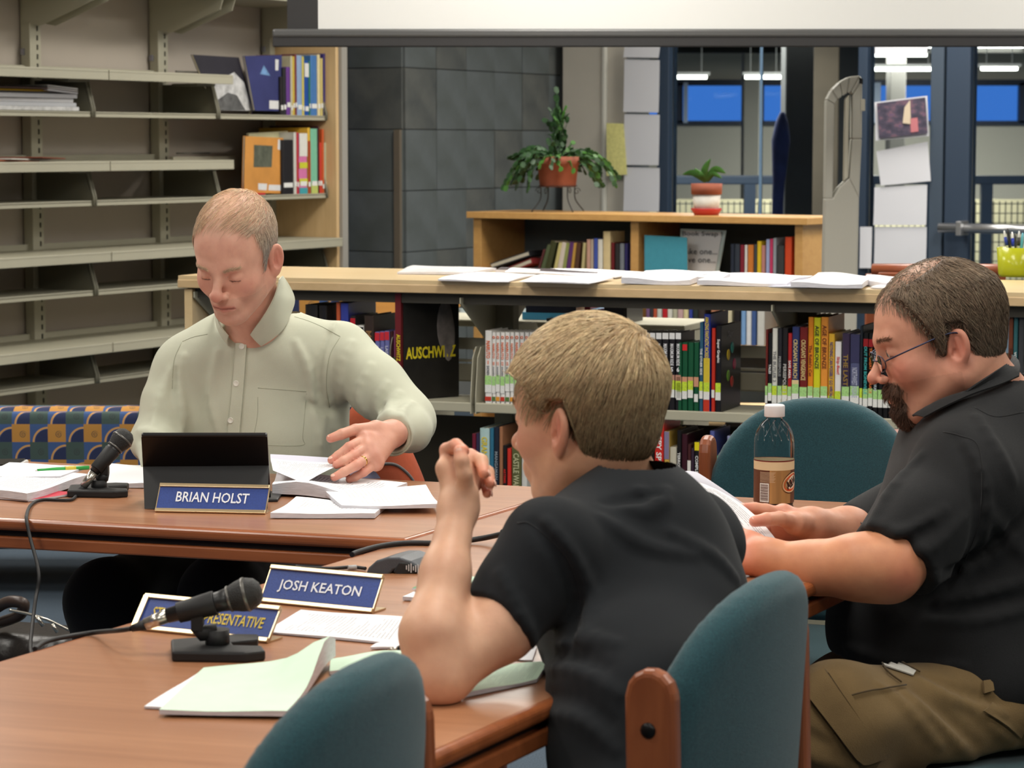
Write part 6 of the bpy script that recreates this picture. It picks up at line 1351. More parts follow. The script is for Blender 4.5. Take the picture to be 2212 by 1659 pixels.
class Head:
    def __init__(s, c, R, sc=1., **p): s.c = np.array(c); s.R = R; s.sc = sc; s.p = dict(jaw=.05, chin=.02, nose=.111, cheek=.0, eye_open=.35, brow=.010, chiny=.068, dz=0., neck_r=.056, smile=0, jowl=0, nr=1., cheekred=.75); s.p.update(p)
    def w(s, x, y, z): return s.c+s.R@(np.array([x, y, z])*s.sc)
    def loc(s, P): return ((P-s.c.astype(np.float32))@s.R.astype(np.float32))/s.sc
    def scalp(s, P):
        d = ellp(P, (0, -.012, .04), (.0745, .096, .085)); d = smin(d, ellp(P, (0, .028, .03), (.062, .064, .062)), .02)
        d = smin(d, ellp(P, (0, .03, -.03), (.056, .058, .075)), .03); return smin(d, ellp(P, (0, -.035, -.02), (.058, .06, .05)), .02)
    def sdf(s, P):
        p = s.p; dz = p['dz']; ax = P.copy(); ax[:, 0] = np.abs(ax[:, 0]); d = s.scalp(P)
        d = smin(d, cone(ax, (p['jaw'], -.006, -.052), (.02, p['chiny']-.008, -.098), .021+p['jowl'], .015+p['jowl']*.6), .028)
        d = smin(d, sph(P, (0, p['chiny'], -.099), p['chin']), .022)
        d = smin(d, ellp(ax, (.038, .052, -.03), (.024+p['cheek'], .026+p['cheek'], .026)), .022)
        d = smin(d, cone(ax, (.0, .087, .02+dz), (.036, .078, .024+dz), p['brow'], .008), .016)
        d = smax(d, -ellp(ax, (.031, .101, .003+dz), (.018, .017, .0115)), .012)
        d = smin(d, sph(ax, (.031, .0745, .002+dz), .0142), .0035)
        op = p['eye_open']*.0045
        d = smax(d, -ellp(ax, (.0315, .0905, -.001+dz-(.0035 if p['eye_open'] < .2 else 0)), (.0115, .005, .0008+op)), .0012)
        d = smin(d, cone(P, (0, .083, .012), (0, p['nose']-.003, -.030), .0068, .0095*p['nr']), .011)
        d = smin(d, sph(P, (0, p['nose'], -.034), .0112*p['nr']), .007); d = smin(d, ellp(ax, (.0125, p['nose']-.013, -.0385), (.0085*p['nr'], .0105*p['nr'], .0075*p['nr'])), .005)
        d = smax(d, -ellp(ax, (.0065, p['nose']-.006, -.0465), (.0035, .0055, .004)), .002)
        d = smax(d, -cone(ax, (.0205, p['nose']-.014, -.036), (.034, .074, -.064), .0012, .001), .006)
        d = smin(d, ellp(P, (0, .077, -.066), (.030, .0185, .021)), .014)
        d = smin(d, cone(ax, (0, .0945, -.0635), (.020, .0845, -.0665), .0048, .0028), .004)
        d = smin(d, cone(ax, (0, .092, -.0745), (.017, .083, -.0720), .0062, .004), .005)
        d = smax(d, -cone(ax, (0, .100, -.0690), (.023, .0865, -.0690-.002*(1-p['smile'])), .0014, .0012), .0022)
        if p.get('age'):
            d = smax(d, -cone(ax, (.018, .093, -.010), (.036, .083, -.013), .0014, .001), .003); d = smax(d, -cone(ax, (.006, .100, .021), (.0065, .1, .032), .0012, .001), .003); d = smax(d, -cone(ax, (.026, .086, -.078), (.030, .076, -.098), .0016, .001), .004)
        # ears
        E = ax-f32(.0775, -.014, -.012); a = .45; cs, sn = math.cos(a), math.sin(a); ex = E[:, 0]*cs+E[:, 1]*sn; ey = -E[:, 0]*sn+E[:, 1]*cs; b = .18; ez = E[:, 2]*math.cos(b)-ey*math.sin(b); ey = ey*math.cos(b)+E[:, 2]*math.sin(b)
        Q = np.stack([ex, ey, ez], 1); e = ellp(Q, (0, 0, .002), (.0085, .0185, .031)); e = smin(e, ellp(Q, (0, .002, -.024), (.006, .010, .011)), .006)
        e = smax(e, -ellp(Q, (.0085, .001, .006), (.0075, .0125, .0225)), .003); e = smin(e, cone(Q, (.001, -.004, -.008), (.001, .002, .017), .0035, .0032), .003); e = smax(e, -ellp(Q, (.006, .0065, -.004), (.007, .0045, .008)), .002)
        e = smin(e, ellp(Q, (.002, .0125, -.004), (.0035, .003, .005)), .003)
        return smin(d, e, .006)
    def W(s, f): return lambda P: f(s.loc(P))*s.sc
    def colour(s, V, base, red, lip, beard=None):
        P = s.loc(V.astype(np.float32)); n = len(P); b = np.array(hexc(*base)); r = np.array(hexc(*red)); l = np.array(hexc(*lip)); C = np.tile(b, (n, 1)); ax = np.abs(P[:, 0]); dz = s.p['dz']
        def mixc(C, w, c): return C*(1-w[:, None])+c*w[:, None]
        g = lambda cx, cy, cz, rx, ry, rz: np.exp(-(((ax-cx)/rx)**2+((P[:, 1]-cy)/ry)**2+((P[:, 2]-cz)/rz)**2))
        C = mixc(C, np.clip(g(.045, .06, -.025, .022, .05, .022)*s.p['cheekred']+g(0, .115, -.035, .014, .02, .014)*.7+g(.082, -.014, -.01, .016, .025, .035)*.7+g(0, .09, .06, .05, .05, .03)*s.p.get('fore', 0), 0, 1), r)
        C = mixc(C, np.clip(1.25-np.abs((P[:, 2]+.0688)/(.0085-.16*ax)), 0, 1)*(ax < .024)*(P[:, 1] > .078)*.75, l)
        C = mixc(C, ((P[:, 2] > -.0698-.001)*(P[:, 2] < -.0675)*(ax < .022)*(P[:, 1] > .075))*.55, l*.35)
        C = mixc(C, g(.031, .088, .012+dz, .016, .012, .007)*.25, r*.8)
        C = mixc(C, (((ax-.031)/.0125)**2+((P[:, 2]+.002-dz+(.0035 if s.p['eye_open'] < .2 else 0))/.0018)**2 < 1)*(P[:, 1] > .07)*.75, np.array(hexc(70, 44, 38)))
        if 'scalpc' in s.p: C = mixc(C, np.clip((P[:, 2]-.075)/.02, 0, 1)*.8, np.array(hexc(*s.p['scalpc'])))
        if beard is not None: C = mixc(C, beard(P), np.array(hexc(*s.p.get('beardc', (90, 66, 52)))))
        return C
def strands(fn, roots, nrms, dirf, L, S_, heights, rad, cols, taper=.35, jit=.15):
    """hair as thin three-sided tubes lying over surface fn (head-local)"""
    n = len(roots); P = [roots-nrms*.001]; p = roots.copy(); Lr = L*(1+rng.normal(0, .12, n))[:, None] if np.isscalar(L) else L[:, None]
    jd = rng.normal(0, jit, (n, 3))
    for i in range(S_):
        g = grad(fn, p, .003); d = dirf(p, g)+jd; d = d-g*(d*g).sum(1)[:, None]*.95; d /= np.linalg.norm(d, axis=1)[:, None]+1e-9
        p = p+d*Lr/S_; g = grad(fn, p, .003); cur = fn(p.astype(np.float32)); hh = heights[i]*(1+.35*jd[:, 0]/max(jit, .01)*.5); p = p+g*(np.maximum(hh-cur, -.003))[:, None]; P.append(p.copy())
    P = np.stack(P, 1); m = S_+1; t = np.gradient(P, axis=1); t /= np.linalg.norm(t, axis=2)[:, :, None]+1e-9; a = np.cross(t, np.array([.3, .5, .8])); a /= np.linalg.norm(a, axis=2)[:, :, None]+1e-9; b = np.cross(t, a)
    rr = rad*np.linspace(1, taper, m)[None, :, None, None]; th = np.arange(3)*2*math.pi/3
    R_ = P[:, :, None, :]+rr*(np.cos(th)[None, None, :, None]*a[:, :, None, :]+np.sin(th)[None, None, :, None]*b[:, :, None, :])
    Vv = R_.reshape(-1, 3); base = (np.arange(n)*m*3)[:, None, None]+(np.arange(m-1)*3)[None, :, None]; j = np.arange(3)[None, None, :]; j2 = (j+1) % 3
    Fq = np.stack([base+j, base+j2, base+3+j2, base+3+j], -1).reshape(-1, 4); return Vv, Fq, np.repeat(cols, m*3, axis=0)
def sample(h, mask, n, zmin=-.12, zmax=.16, fn=None):
    fn = fn or h.scalp; D = rng.normal(0, 1, (n*6, 3)); D /= np.linalg.norm(D, axis=1)[:, None]; p = D*np.array([.08, .1, .1])+np.array([0, 0, .0 if zmin < -.1 else .02])
    for _ in range(5): g = grad(fn, p, .002); p = p-g*fn(p.astype(np.float32))[:, None]
    k = mask(p); keep = rng.random(len(p)) < k; p = p[keep][:n]; return p, grad(fn, p, .002)
def toW(h, pc): return (pc[0]*h.sc)@h.R.T+h.c, pc[1], pc[2]
def limb(P, pts, rs, k=.012): return chain(P, pts, rs, k)
def hand_sdf(P, wrist, mcps, fingers, thumb, rw=.024, rp=.0125, rf=.0085, k=.009):
    d = None
    for m_ in mcps:
        c = cone(P, wrist, m_, rw*.62, rp); d = c if d is None else smin(d, c, .014)
    for i in range(len(mcps)-1): d = smin(d, cone(P, mcps[i], mcps[i+1], rp*.95, rp*.95), .01)
    d = smin(d, cone(P, wrist, thumb[0], rw*.62, rp*1.15), .012)
    th = chain(P, thumb, [rf*1.45, rf*1.18, rf*1.1, rf*.92], .003); d = smin(d, th, .006); fs = None
    for i, f in enumerate(fingers):
        r = rf*(1.0, 1.03, .98, .86)[i]; c = chain(P, [mcps[i]]+f, [r*1.15, r*1.06, r*.98, r*.84], .003)
        fs = c if fs is None else np.minimum(fs, c)
    return smin(d, fs, .004)
def bbox(pts, m):
    p = np.array(pts); return p.min(0)-m, p.max(0)+m
def tint(V, base, pts=(), red=(200, 110, 96), r=.012, w=.6):
    C = np.tile(np.array(hexc(*base)), (len(V), 1))
    for p in pts:
        k = np.exp(-((V-np.array(p))**2).sum(1)/r**2)*w; C = C*(1-k[:, None])+np.array(hexc(*red))*k[:, None]
    return C
def nails(name, tips, root, m):
    for (tip, dirv, nv) in tips:
        nv = nrm(nv); x = nrm(dirv); y = np.cross(nv, x); R = np.stack([x, y, nv], 1); MB().ell(np.array(tip)+nv*.0062, (.0058, .0046, .0018), 10, 6, R).build('fingernail', m, root)
nail_m = mat('fingernail', (226, 178, 160), .3)
def fabric(name, rgb, rgb2=None, bump=.5, sc=700, rough=.9, sheen=.1, var=.12):
    return mat(name, rgb, rough, var=var, vscale=9, bump=bump, bscale=sc, sheen=sheen, rgb2=rgb2)
def folds(f, ridges, creases, near=2.5, far=6.5, k=.014, amp=1.):
    """adds ridges and creases, drawn along photo curves, to a garment surface"""
    R_ = [hit(f, [tuple(q[:2]) for q in spline([(a, b, 0) for a, b in pts], 3)], near, far) for pts, _ in ridges]; rr = [r for _, r in ridges]
    C_ = [hit(f, [tuple(q[:2]) for q in spline([(a, b, 0) for a, b in pts], 3)], near, far) for pts, _ in creases]; cr = [r for _, r in creases]
    gR = [grad(f, h) for h in R_]; gC = [grad(f, h) for h in C_]
    R_ = [h-g*r*.3 for h, g, r in zip(R_, gR, rr)]; C_ = [h+g*r*.45 for h, g, r in zip(C_, gC, cr)]
    def F2(P):
        d = f(P)
        for h, r in zip(R_, rr):
            n = len(h); d = smin(d, chain(P, h, r*np.sin(np.linspace(.5, math.pi-.4, n)), .004), k)
        for h, r in zip(C_, cr):
            n = len(h); d = smax(d, -chain(P, h, r*np.sin(np.linspace(.4, math.pi-.4, n)), .004), k)
        return d
    return F2
def shoes(root, ankle, fwd, rgb=(30, 28, 28)):
    f = nrm([fwd[0], fwd[1], 0])
    def sf(P): 
        a = np.array([ankle[0], ankle[1], .055]); return smax(smin(cone(P, a-f*.03, a+f*.12-Z*.012, .045, .036), cone(P, a+f*.1-Z*.015, a+f*.17-Z*.02, .036, .03), .02), -(P[:, 2]-.004), .006)
    a = np.array([ankle[0], ankle[1], .05]); mesh_obj('shoe', [mesh_sdf(sf, a-.26, a+.26+np.array([0, 0, -.1]), .01)], mat('shoe_black', rgb, .5), root)
# ------------------------------------------------------------------ MAN IN THE GREEN SHIRT
m1 = thing('person', J(560, 1000, 5.3)*np.array([1, 1, 0]), 'man in a sage green button-down shirt, seated, looking down and turning papers', 'person')
h1 = Head(J(511, 551, 5.02), frame((-.34, -.94), math.radians(25), .05), 1.0, jaw=.052, chin=.021, nose=.112, eye_open=.05, dz=-.006, age=1, scalpc=(216, 176, 150), cheekred=.4, fore=.15, chiny=.066)
nb1 = J(556, 745, 5.17); SK1 = (212, 158, 134)
def head1(P):
    d = h1.W(h1.sdf)(P); n0 = h1.w(0, -.03, -.055); return smin(d, cone(P, n0, nb1, .053, .062), .018)
lo, hi = bbox([h1.w(0, 0, .14), h1.w(0, 0, -.12), h1.w(.1, 0, 0), h1.w(-.1, 0, 0), h1.w(0, .13, -.04), h1.w(0, -.12, 0), nb1], .02)
V1, F1 = mesh_sdf(head1, lo, hi, .0019)
def b1(P): return np.clip(.12*((P[:, 2] < -.05) & (P[:, 1] > .02)), 0, 1)
C1 = h1.colour(V1, (224, 174, 152), (212, 128, 110), (196, 112, 102), b1)
wr = J(847, 937, 4.9); mc = [J(788, 948, 4.84), J(792, 966, 4.825), J(800, 985, 4.815), J(812, 1001, 4.82)]
fg = [[J(754, 966, 4.80), J(731, 984, 4.79), J(716, 994, 4.78)], [J(764, 984, 4.79), J(741, 997, 4.775), J(727, 1004, 4.77)], [J(770, 1005, 4.775), J(742, 1020, 4.76), J(722, 1031, 4.75)], [J(786, 1020, 4.79), J(768, 1030, 4.79), J(754, 1036, 4.79)]]
tb_ = [J(812, 925, 4.87), J(768, 928, 4.84), J(738, 938, 4.82), J(714, 947, 4.81)]
def hand1(P): return smin(hand_sdf(P, wr, mc, fg, tb_, rf=.0092, rp=.0135, rw=.03), cone(P, wr, J(878, 925, 5.0), .025, .03), .012)
lo, hi = bbox([wr, *mc, *[q for f in fg for q in f], *tb_, J(878, 925, 5.0)], .035)
VH, FH = mesh_sdf(hand1, lo, hi, .0021); CH_ = tint(VH, (216, 160, 138), [*mc, *[f[0] for f in fg], *[f[-1] for f in fg], tb_[-1]], (212, 116, 100), .011, .55)
wl = J(372, 1040, 4.9); mcl = [J(395+8*i, 1058+3*i, 4.82+.01*i) for i in range(4)]; fgl = [[J(415+8*i, 1066+2*i, 4.79), J(432+6*i, 1070+2*i, 4.77), J(445+5*i, 1074+2*i, 4.76)] for i in range(4)]; tbl = [J(392, 1045, 4.86), J(412, 1046, 4.82), J(428, 1050, 4.8), J(440, 1056, 4.79)]
def hand1b(P): return smin(hand_sdf(P, wl, mcl, fgl, tbl), cone(P, wl, J(335, 1000, 5.1), .025, .03), .012)
lo, hi = bbox([wl, *mcl, *[q for f in fgl for q in f], *tbl, J(335, 1000, 5.1)], .035); VL, FL = mesh_sdf(hand1b, lo, hi, .004)
shL, shR = J(405, 795, 5.2), J(735, 770, 5.2); elR, cuR = J(884, 905, 5.08), J(848, 938, 4.93); elL, cuL = J(338, 950, 5.14), J(362, 1030, 4.95)
def core1(P): return smin(smin(cone(P, nb1, J(560, 1080, 5.28), .07, .12), cone(P, shL, elL, .04, .035), .03), cone(P, shR, elR, .04, .035), .03)
lo, hi = bbox([shL, shR, elL, elR, J(560, 1130, 5.3), nb1], .13); VC, FC = mesh_sdf(core1, lo, hi, .014)
mesh_obj('body', [(V1, F1, C1), (VH, FH, CH_), (VL, FL, tint(VL, SK1)), (VC, FC, tint(VC, SK1))], skin_m, m1)
nails('n', [(tb_[-1], tb_[-1]-tb_[-2], (-.1, -.5, .9)), (fg[0][-1], fg[0][-1]-fg[0][-2], (-.2, -.5, .8)), (fg[2][-1], fg[2][-1]-fg[2][-2], (-.3, -.6, .7))], m1, nail_m)
# shirt
def shirt1_base(P):
    d = ellp(P, J(562, 860, 5.23), (.185, .125, .20)); d = smin(d, ellp(P, J(566, 1010, 5.22), (.172, .135, .22)), .05)
    d = smin(d, cone(P, shL, shR, .062, .062), .06); d = smin(d, cone(P, nb1-Z*.01, shR-Z*.005, .062, .056), .04); d = smin(d, cone(P, nb1-Z*.01, shL-Z*.005, .062, .056), .04)
    a = chain(P, [shR, shR*.45+elR*.55+Z*.006, elR], [.062, .060, .052], .02); a = smin(a, cone(P, elR, cuR, .050, .041), .02); a = smin(a, ellp(P, J(893, 935, 5.0), (.034, .05, .036)), .03)
    b = chain(P, [shL, shL*.45+elL*.55, elL], [.062, .058, .05], .02); b = smin(b, cone(P, elL, cuL, .05, .042), .02)
    d = smin(d, a, .022); d = smin(d, b, .022)
    # open neck and wrist hollow
    d = smax(d, -ellp(P, h1.w(0, .012, -.13), (.054, .058, .07)), .006)
    n = (cuR-elR)/np.linalg.norm(cuR-elR); d = smax(d, ((P-(cuR+n*.012).astype(np.float32))@n.astype(np.float32)), .006)
    d = smax(d, -cone(P, cuR-n*.03, cuR+n*.06, .03, .033), .004)
    w = .0016*np.sin(P[:, 0]*38+P[:, 2]*22)+.0014*np.sin(P[:, 2]*47-P[:, 0]*19+P[:, 1]*30); return d+w
R1_ = [([(725, 700), (700, 760), (700, 830), (716, 880)], .006), ([(760, 740), (735, 800), (735, 870)], .006), ([(800, 790), (775, 850), (790, 900)], .007), ([(835, 830), (815, 870), (822, 905)], .007), ([(860, 850), (838, 880), (850, 915), (868, 925)], .008), ([(890, 870), (868, 890), (872, 925)], .006), ([(395, 770), (385, 830), (395, 900), (385, 960)], .007), ([(370, 800), (345, 860), (330, 920)], .006), ([(300, 930), (335, 935), (380, 950)], .007), ([(640, 740), (665, 800), (680, 880), (690, 960)], .005), ([(470, 760), (455, 850), (470, 930)], .005), ([(700, 900), (690, 960), (700, 1020)], .006)]
K1_ = [([(712, 720), (690, 780), (690, 850), (712, 890)], .004), ([(380, 800), (372, 860), (378, 900)], .005), ([(745, 880), (700, 885), (660, 870)], .005), ([(300, 950), (335, 952), (375, 970)], .004), ([(720, 940), (718, 1000)], .005)]
shirt1 = folds(shirt1_base, R1_, K1_, 4.2, 6.2)
lo, hi = bbox([shL, shR, elL, elR, cuL, cuR, J(560, 1110, 5.3), J(560, 1110, 5.1)], .14); hi[2] = min(hi[2], nb1[2]+.06); lo[2] = J(560, 1150, 5.2)[2]
sage = fabric('sage_cotton', (204, 206, 186), (196, 199, 178), .5, 1500, .85, .15)
sg2 = fabric('sage_seam', (172, 175, 153), None, .3)
sh1o = mesh_obj('shirt', [mesh_sdf(shirt1, lo, hi, .0042)], sage, m1)
fs1 = shirt1
def strip(f, quad, na, nb, off, th, name, m, root, near=4.2, far=6.2): return MB().sheet(patch_px(f, quad, na, nb, off, near, far), th).build(name, m, root)
# placket, buttons, pocket, seams
pk = strip(fs1, [(511, 742), (534, 742), (512, 1015), (487, 1015)], 3, 26, .0028, .003, 'placket', sage, sh1o)
P_ = patch_px(fs1, [(511, 742), (534, 742), (512, 1015), (487, 1015)], 3, 26, .0028, 4.2, 6.2)
g = MB()
for y_, x_ in ((749, 524), (828, 511), (908, 500)):
    H = hit(fs1, [(x_, y_)], 4.2, 6.2)[0]; nn_ = grad(fs1, np.array([H]))[0]; b_ = MB().lathe([(0, .006), (.0042, .006), (.0058, .0075), (.0062, .006), (.0062, .003), (0, .003)], H, nn_, 14).build('button', mat('button_pearl', (226, 224, 212), .3), sh1o)
seam(g, fs1, [(533, 742), (523, 870), (511, 1015)], .0011, .003, near=4.2, far=6.2)
seam(g, fs1, [(636, 684), (668, 694), (700, 708), (735, 727)], .001, .0006, near=4.2, far=6.2)
seam(g, fs1, [(735, 727), (712, 770), (705, 830), (712, 880)], .0011, .0006, near=4.2, far=6.2)
seam(g, fs1, [(448, 722), (418, 728), (394, 738)], .001, .0006, near=4.2, far=6.2); seam(g, fs1, [(392, 740), (376, 780), (372, 840)], .0011, .0006, near=4.2, far=6.2)
seam(g, fs1, [(557, 858), (556, 900), (546, 955), (550, 960), (650, 962), (654, 940), (662, 850)], .0009, .0006, near=4.2, far=6.2); seam(g, fs1, [(557, 838), (662, 846)], .0009, .0006, near=4.2, far=6.2)
s_ = g.build('seam', sg2, sh1o); s_['kind'] = 'stuff'
# collar: two leaves and a stand round the neck
n0_1 = h1.w(0, -.028, -.05)
allf1 = lambda P: smin(fs1(P), cone(P, n0_1, nb1, .056, .064), .012)
axn = nrm(h1.w(0, -.03, -.055)-nb1)
cst = []
neck_c = nb1+np.array([-.012, .0, .025])
def ringpt(a, r, h, drop=0):
    return neck_c+np.array([math.sin(a)*r*1.03, -math.cos(a)*r+.0, h-drop])
g = MB(); rows_ = []
for a in np.linspace(.8, 2*math.pi-.8, 30):
    fr = (1+math.cos(a))/2; o_ = [ringpt(a, .063, -.02-.045*fr**2), ringpt(a, .0585, .035-.05*fr**1.5), ringpt(a, .062, .04-.05*fr**1.5), ringpt(a, .069, -.010-.05*fr**1.3)]
    rows_.append(spline(o_, 3))
g.sheet(np.array(rows_), .0022); g.build('collar', sage, sh1o)
def leaf(f, inn, out, oi, oo, nm, m, root, near=4.2, far=6.2, th=.0025, n=5):
    a = spline([(x, y, 0) for x, y in inn], n)[:, :2]; b = spline([(x, y, 0) for x, y in out], n)[:, :2]; rows = []
    for i in range(len(a)):
        q = [a[i]*(1-s)+b[i]*s for s in np.linspace(0, 1, 6)]; H = hit(f, q, near, far); G = grad(f, H, .006); rows.append(H+G*(np.linspace(oi, oo, 6)+.004*np.sin(np.linspace(0, 3.14, 6)))[:, None])
    R_ = np.array(rows)
    for _ in range(4): R_[1:-1] = (R_[:-2]+2*R_[1:-1]+R_[2:])/4; R_[:, 1:-1] = (R_[:, :-2]+2*R_[:, 1:-1]+R_[:, 2:])/4
    return MB().sheet(R_, th).build(nm, m, root)
leaf(allf1, [(594, 604), (590, 624), (582, 648), (566, 678), (550, 702), (541, 717)], [(607, 600), (622, 624), (634, 660), (616, 700), (590, 726), (563, 745)], .010, .007, 'collar_leaf', sage, sh1o, far=5.19)
leaf(allf1, [(484, 664), (482, 684), (488, 702), (502, 720)], [(474, 672), (468, 692), (476, 716), (498, 746)], .010, .006, 'collar_leaf', sage, sh1o)
for x_, y_ in ((563, 727), (489, 731)):
    H = hit(fs1, [(x_, y_)], 4.2, 6.2)[0]; MB().lathe([(0, .0125), (.004, .0125), (.0045, .011), (.0045, .009)], H, (0, -1, .1), 12).build('button', mat('button_pearl', (226, 224, 212), .3), sh1o)
# cuff
n_ = nrm(cuR-elR); cf = MB().lathe([(.040, -.052), (.0425, -.05), (.0425, .008), (.040, .012), (.0385, .008), (.0385, -.05)], cuR, n_, 36).build('cuff', sage, sh1o)
for a in (-.5, -1.1):
    t = nrm(np.array([1., 0, 0])-n_*n_[0]); b_ = np.cross(n_, t); d = t*math.cos(a)+b_*math.sin(a)*(-1 if b_[2] > 0 else 1)
    MB().lathe([(0, .0022), (.004, .0022), (.005, .001), (.005, 0)], cuR-n_*.02+d*.0425, d, 12).build('button', mat('button_pearl', (226, 224, 212), .3), sh1o)
# ring
c_ = J(778, 1000, 4.78); ax_ = nrm(fg[2][0]-mc[2]); c_ = mc[2]*.45+fg[2][0]*.55; MB().lathe([(.0098, -.002), (.0104, -.0015), (.0104, .0015), (.0098, .002), (.009, 0), (.0098, -.002)], c_, ax_, 24).build('gold_ring', mat('gold', (226, 186, 96), .2, metal=1), m1)
# trousers and shoes
hipc = J(560, 1150, 5.3); hipc[2] = .5; k1a = J(232, 1300, 4.8); k1b = J(480, 1290, 4.72)
def pants1(P): return smin(smin(chain(P, [hipc-np.array([.08, 0, 0]), k1a, np.array([k1a[0]+.03, k1a[1]+.1, .08])], [.11, .078, .05], .03), chain(P, [hipc+np.array([.08, 0, 0]), k1b, np.array([k1b[0], k1b[1]+.1, .08])], [.11, .078, .05], .03), .03), ellp(P, hipc+Z*.05, (.18, .14, .13)), .03)
lo, hi = bbox([hipc, k1a, k1b, hipc+Z*.1], .2); lo[2] = .05
mesh_obj('trousers', [mesh_sdf(pants1, lo, hi, .011)], fabric('black_trouser', (26, 25, 27), None, .3, 500), m1); shoes(m1, (k1a[0]+.03, k1a[1]+.1), (-.3, -1)); shoes(m1, (k1b[0], k1b[1]+.1), (0, -1))
# hair
HLY = [-.13, -.09, -.045, -.036, -.028, .000, .006, .014, .022, .034, .05, .075, .11]
def hl(y, zs): return np.interp(y, HLY, zs)
z1_ = [-.065, -.065, -.050, -.035, .022, .024, -.016, -.012, .022, .058, .082, .100, .11]
def mask1(p):
    m = np.clip((p[:, 2]-hl(p[:, 1], z1_))/.012, 0, 1); top = np.exp(-((np.abs(p[:, 0])/.04)**2))*(p[:, 1] > -.03)*(p[:, 2] > .08); return m*(1-.78*top)
def cap(h, mask, t, lo=(-.1, -.13, -.1), hi=(.1, .12, .16), hh=.0035, extra=None):
    def f(P): m = mask(P); return (h.scalp(P)-(-.003+(t+.003)*m))*.9
    return mesh_sdf(f, lo, hi, hh)
def grey1(p, n): 
    k = np.clip((p[:, 2]-.03)/.07, 0, 1)[:, None]; base = np.array(hexc(176, 170, 160))*(1-k)+np.array(hexc(226, 200, 168))*k; return base*(1+rng.normal(0, .22, (n, 1)))
r_, n_1 = sample(h1, mask1, 9000); cw = np.array([.01, -.06, .13])
def dir1(p, g): d = (p-cw)*np.array([1.2, .9, .4]); d = d/np.linalg.norm(d, axis=1)[:, None]; d = d+np.where(p[:, 2:3] > .07, np.array([.8, .5, 0]), np.array([0, -.3, -.9])); return d
st = strands(h1.scalp, r_, n_1, dir1, .024, 4, [.002, .003, .0034, .003], .00038, np.clip(grey1(r_, len(r_)), 0, 1), jit=.18)
cp1 = cap(h1, lambda P: mask1(P)*1.0-.9*np.clip((P[:, 2]-.065)/.015, 0, 1), .0012); ck = np.clip((cp1[0][:, 2]-.03)/.07, 0, 1)[:, None]
mesh_obj('hair', [toW(h1, st), toW(h1, (cp1[0], cp1[1], np.array(hexc(158, 148, 136))*(1-ck)+np.array(hexc(206, 164, 138))*ck))], hair_m, m1)
def brow_strands(h, n, col, z0, root, thick=.003, out=.05, y_=.09):
    fn = h.sdf; pts = []; 
    for s in (-1, 1):
        x = s*rng.uniform(.013, .046, n); z = z0+.004*np.sin((np.abs(x)-.013)/.033*2.2)+rng.normal(0, thick*.5, n); p = np.stack([x, np.full(n, .115), z], 1)
        for _ in range(10): g = grad(fn, p, .002); p[:, 1] -= np.clip(fn(p.astype(np.float32)), -.01, .02)
        pts.append(p)
    p = np.concatenate(pts); g = grad(fn, p, .002)
    return strands(fn, p, g, lambda q, gg: np.stack([np.sign(q[:, 0]), np.zeros(len(q)), np.full(len(q), .15)], 1), .008, 2, [.001, .0012], .00035, np.tile(np.array(hexc(*col)), (len(p), 1))*(1+rng.normal(0, .2, (len(p), 1))), jit=.3)
mesh_obj('eyebrows', [toW(h1, brow_strands(h1, 220, (222, 196, 166), .0135, m1))], hair_m, m1)
# ------------------------------------------------------------------ BOY IN THE BLACK T-SHIRT
m2 = thing('person', J(1340, 1400, 3.3)*np.array([1, 1, 0]), 'blond boy in a black t-shirt seen from behind, elbow on the table, hand raised', 'person')
a2 = math.radians(37); h2 = Head(J(1264, 903, 3.24), frame((-math.cos(a2), math.sin(a2)), math.radians(3)), .968, jaw=.047, chin=.018, nose=.110, eye_open=.5, chiny=.064)
nb2 = J(1322, 1075, 3.27)
def head2(P):
    d = h2.W(h2.sdf)(P); n0 = h2.w(0, -.028, -.045); d = smin(d, cone(P, n0, nb2+np.array([.004, .002, 0]), .054, .060), .022); return smin(d, cone(P, nb2, nb2-Z*.04+np.array([.04, .04, 0]), .06, .065), .03)
lo, hi = bbox([h2.w(0, 0, .14), h2.w(0, 0, -.12), h2.w(.1, 0, 0), h2.w(-.1, 0, 0), h2.w(0, .13, -.04), h2.w(0, -.12, 0), nb2-Z*.06], .03)
V2, F2 = mesh_sdf(head2, lo, hi, .0019); C2 = h2.colour(V2, (222, 172, 140), (212, 124, 104), (204, 130, 116))
sL2, eL2, wL2 = J(1182, 1180, 3.04), J(948, 1462, 2.93), J(990, 1098, 3.05); hemc = J(1082, 1352, 2.99)
mc2 = [J(966, 1012, 3.07), J(990, 1010, 3.1), J(1006, 1026, 3.12), J(1014, 1046, 3.13)]
fg2 = [[J(965, 972, 3.085), J(985, 962, 3.06), J(1002, 974, 3.045)], [J(1015, 985, 3.12), J(1040, 996, 3.11), J(1046, 1022, 3.09)], [J(1030, 1004, 3.14), J(1054, 1020, 3.13), J(1059, 1044, 3.11)], [J(1034, 1036, 3.15), J(1053, 1050, 3.14), J(1052, 1066, 3.12)]]
tb2 = [J(1008, 1066, 3.045), J(1003, 1024, 3.03), J(997, 995, 3.03), J(993, 974, 3.035)]
def arm2(P):
    d = hand_sdf(P, wL2, mc2, fg2, tb2, rf=.0082, rp=.0125, rw=.028); d = smin(d, chain(P, [wL2, J(962, 1240, 2.99), J(935, 1370, 2.94), eL2], [.0205, .027, .036, .035], .02), .014)
    d = smin(d, chain(P, [eL2+Z*.004, hemc, sL2], [.035, .0405, .044], .02), .02); return smax(d, -(P[:, 2]-(TZ+.001)), .003)
lo, hi = bbox([sL2, eL2, wL2, *mc2, *[q for f in fg2 for q in f], *tb2], .05); VA, FA = mesh_sdf(arm2, lo, hi, .0022)
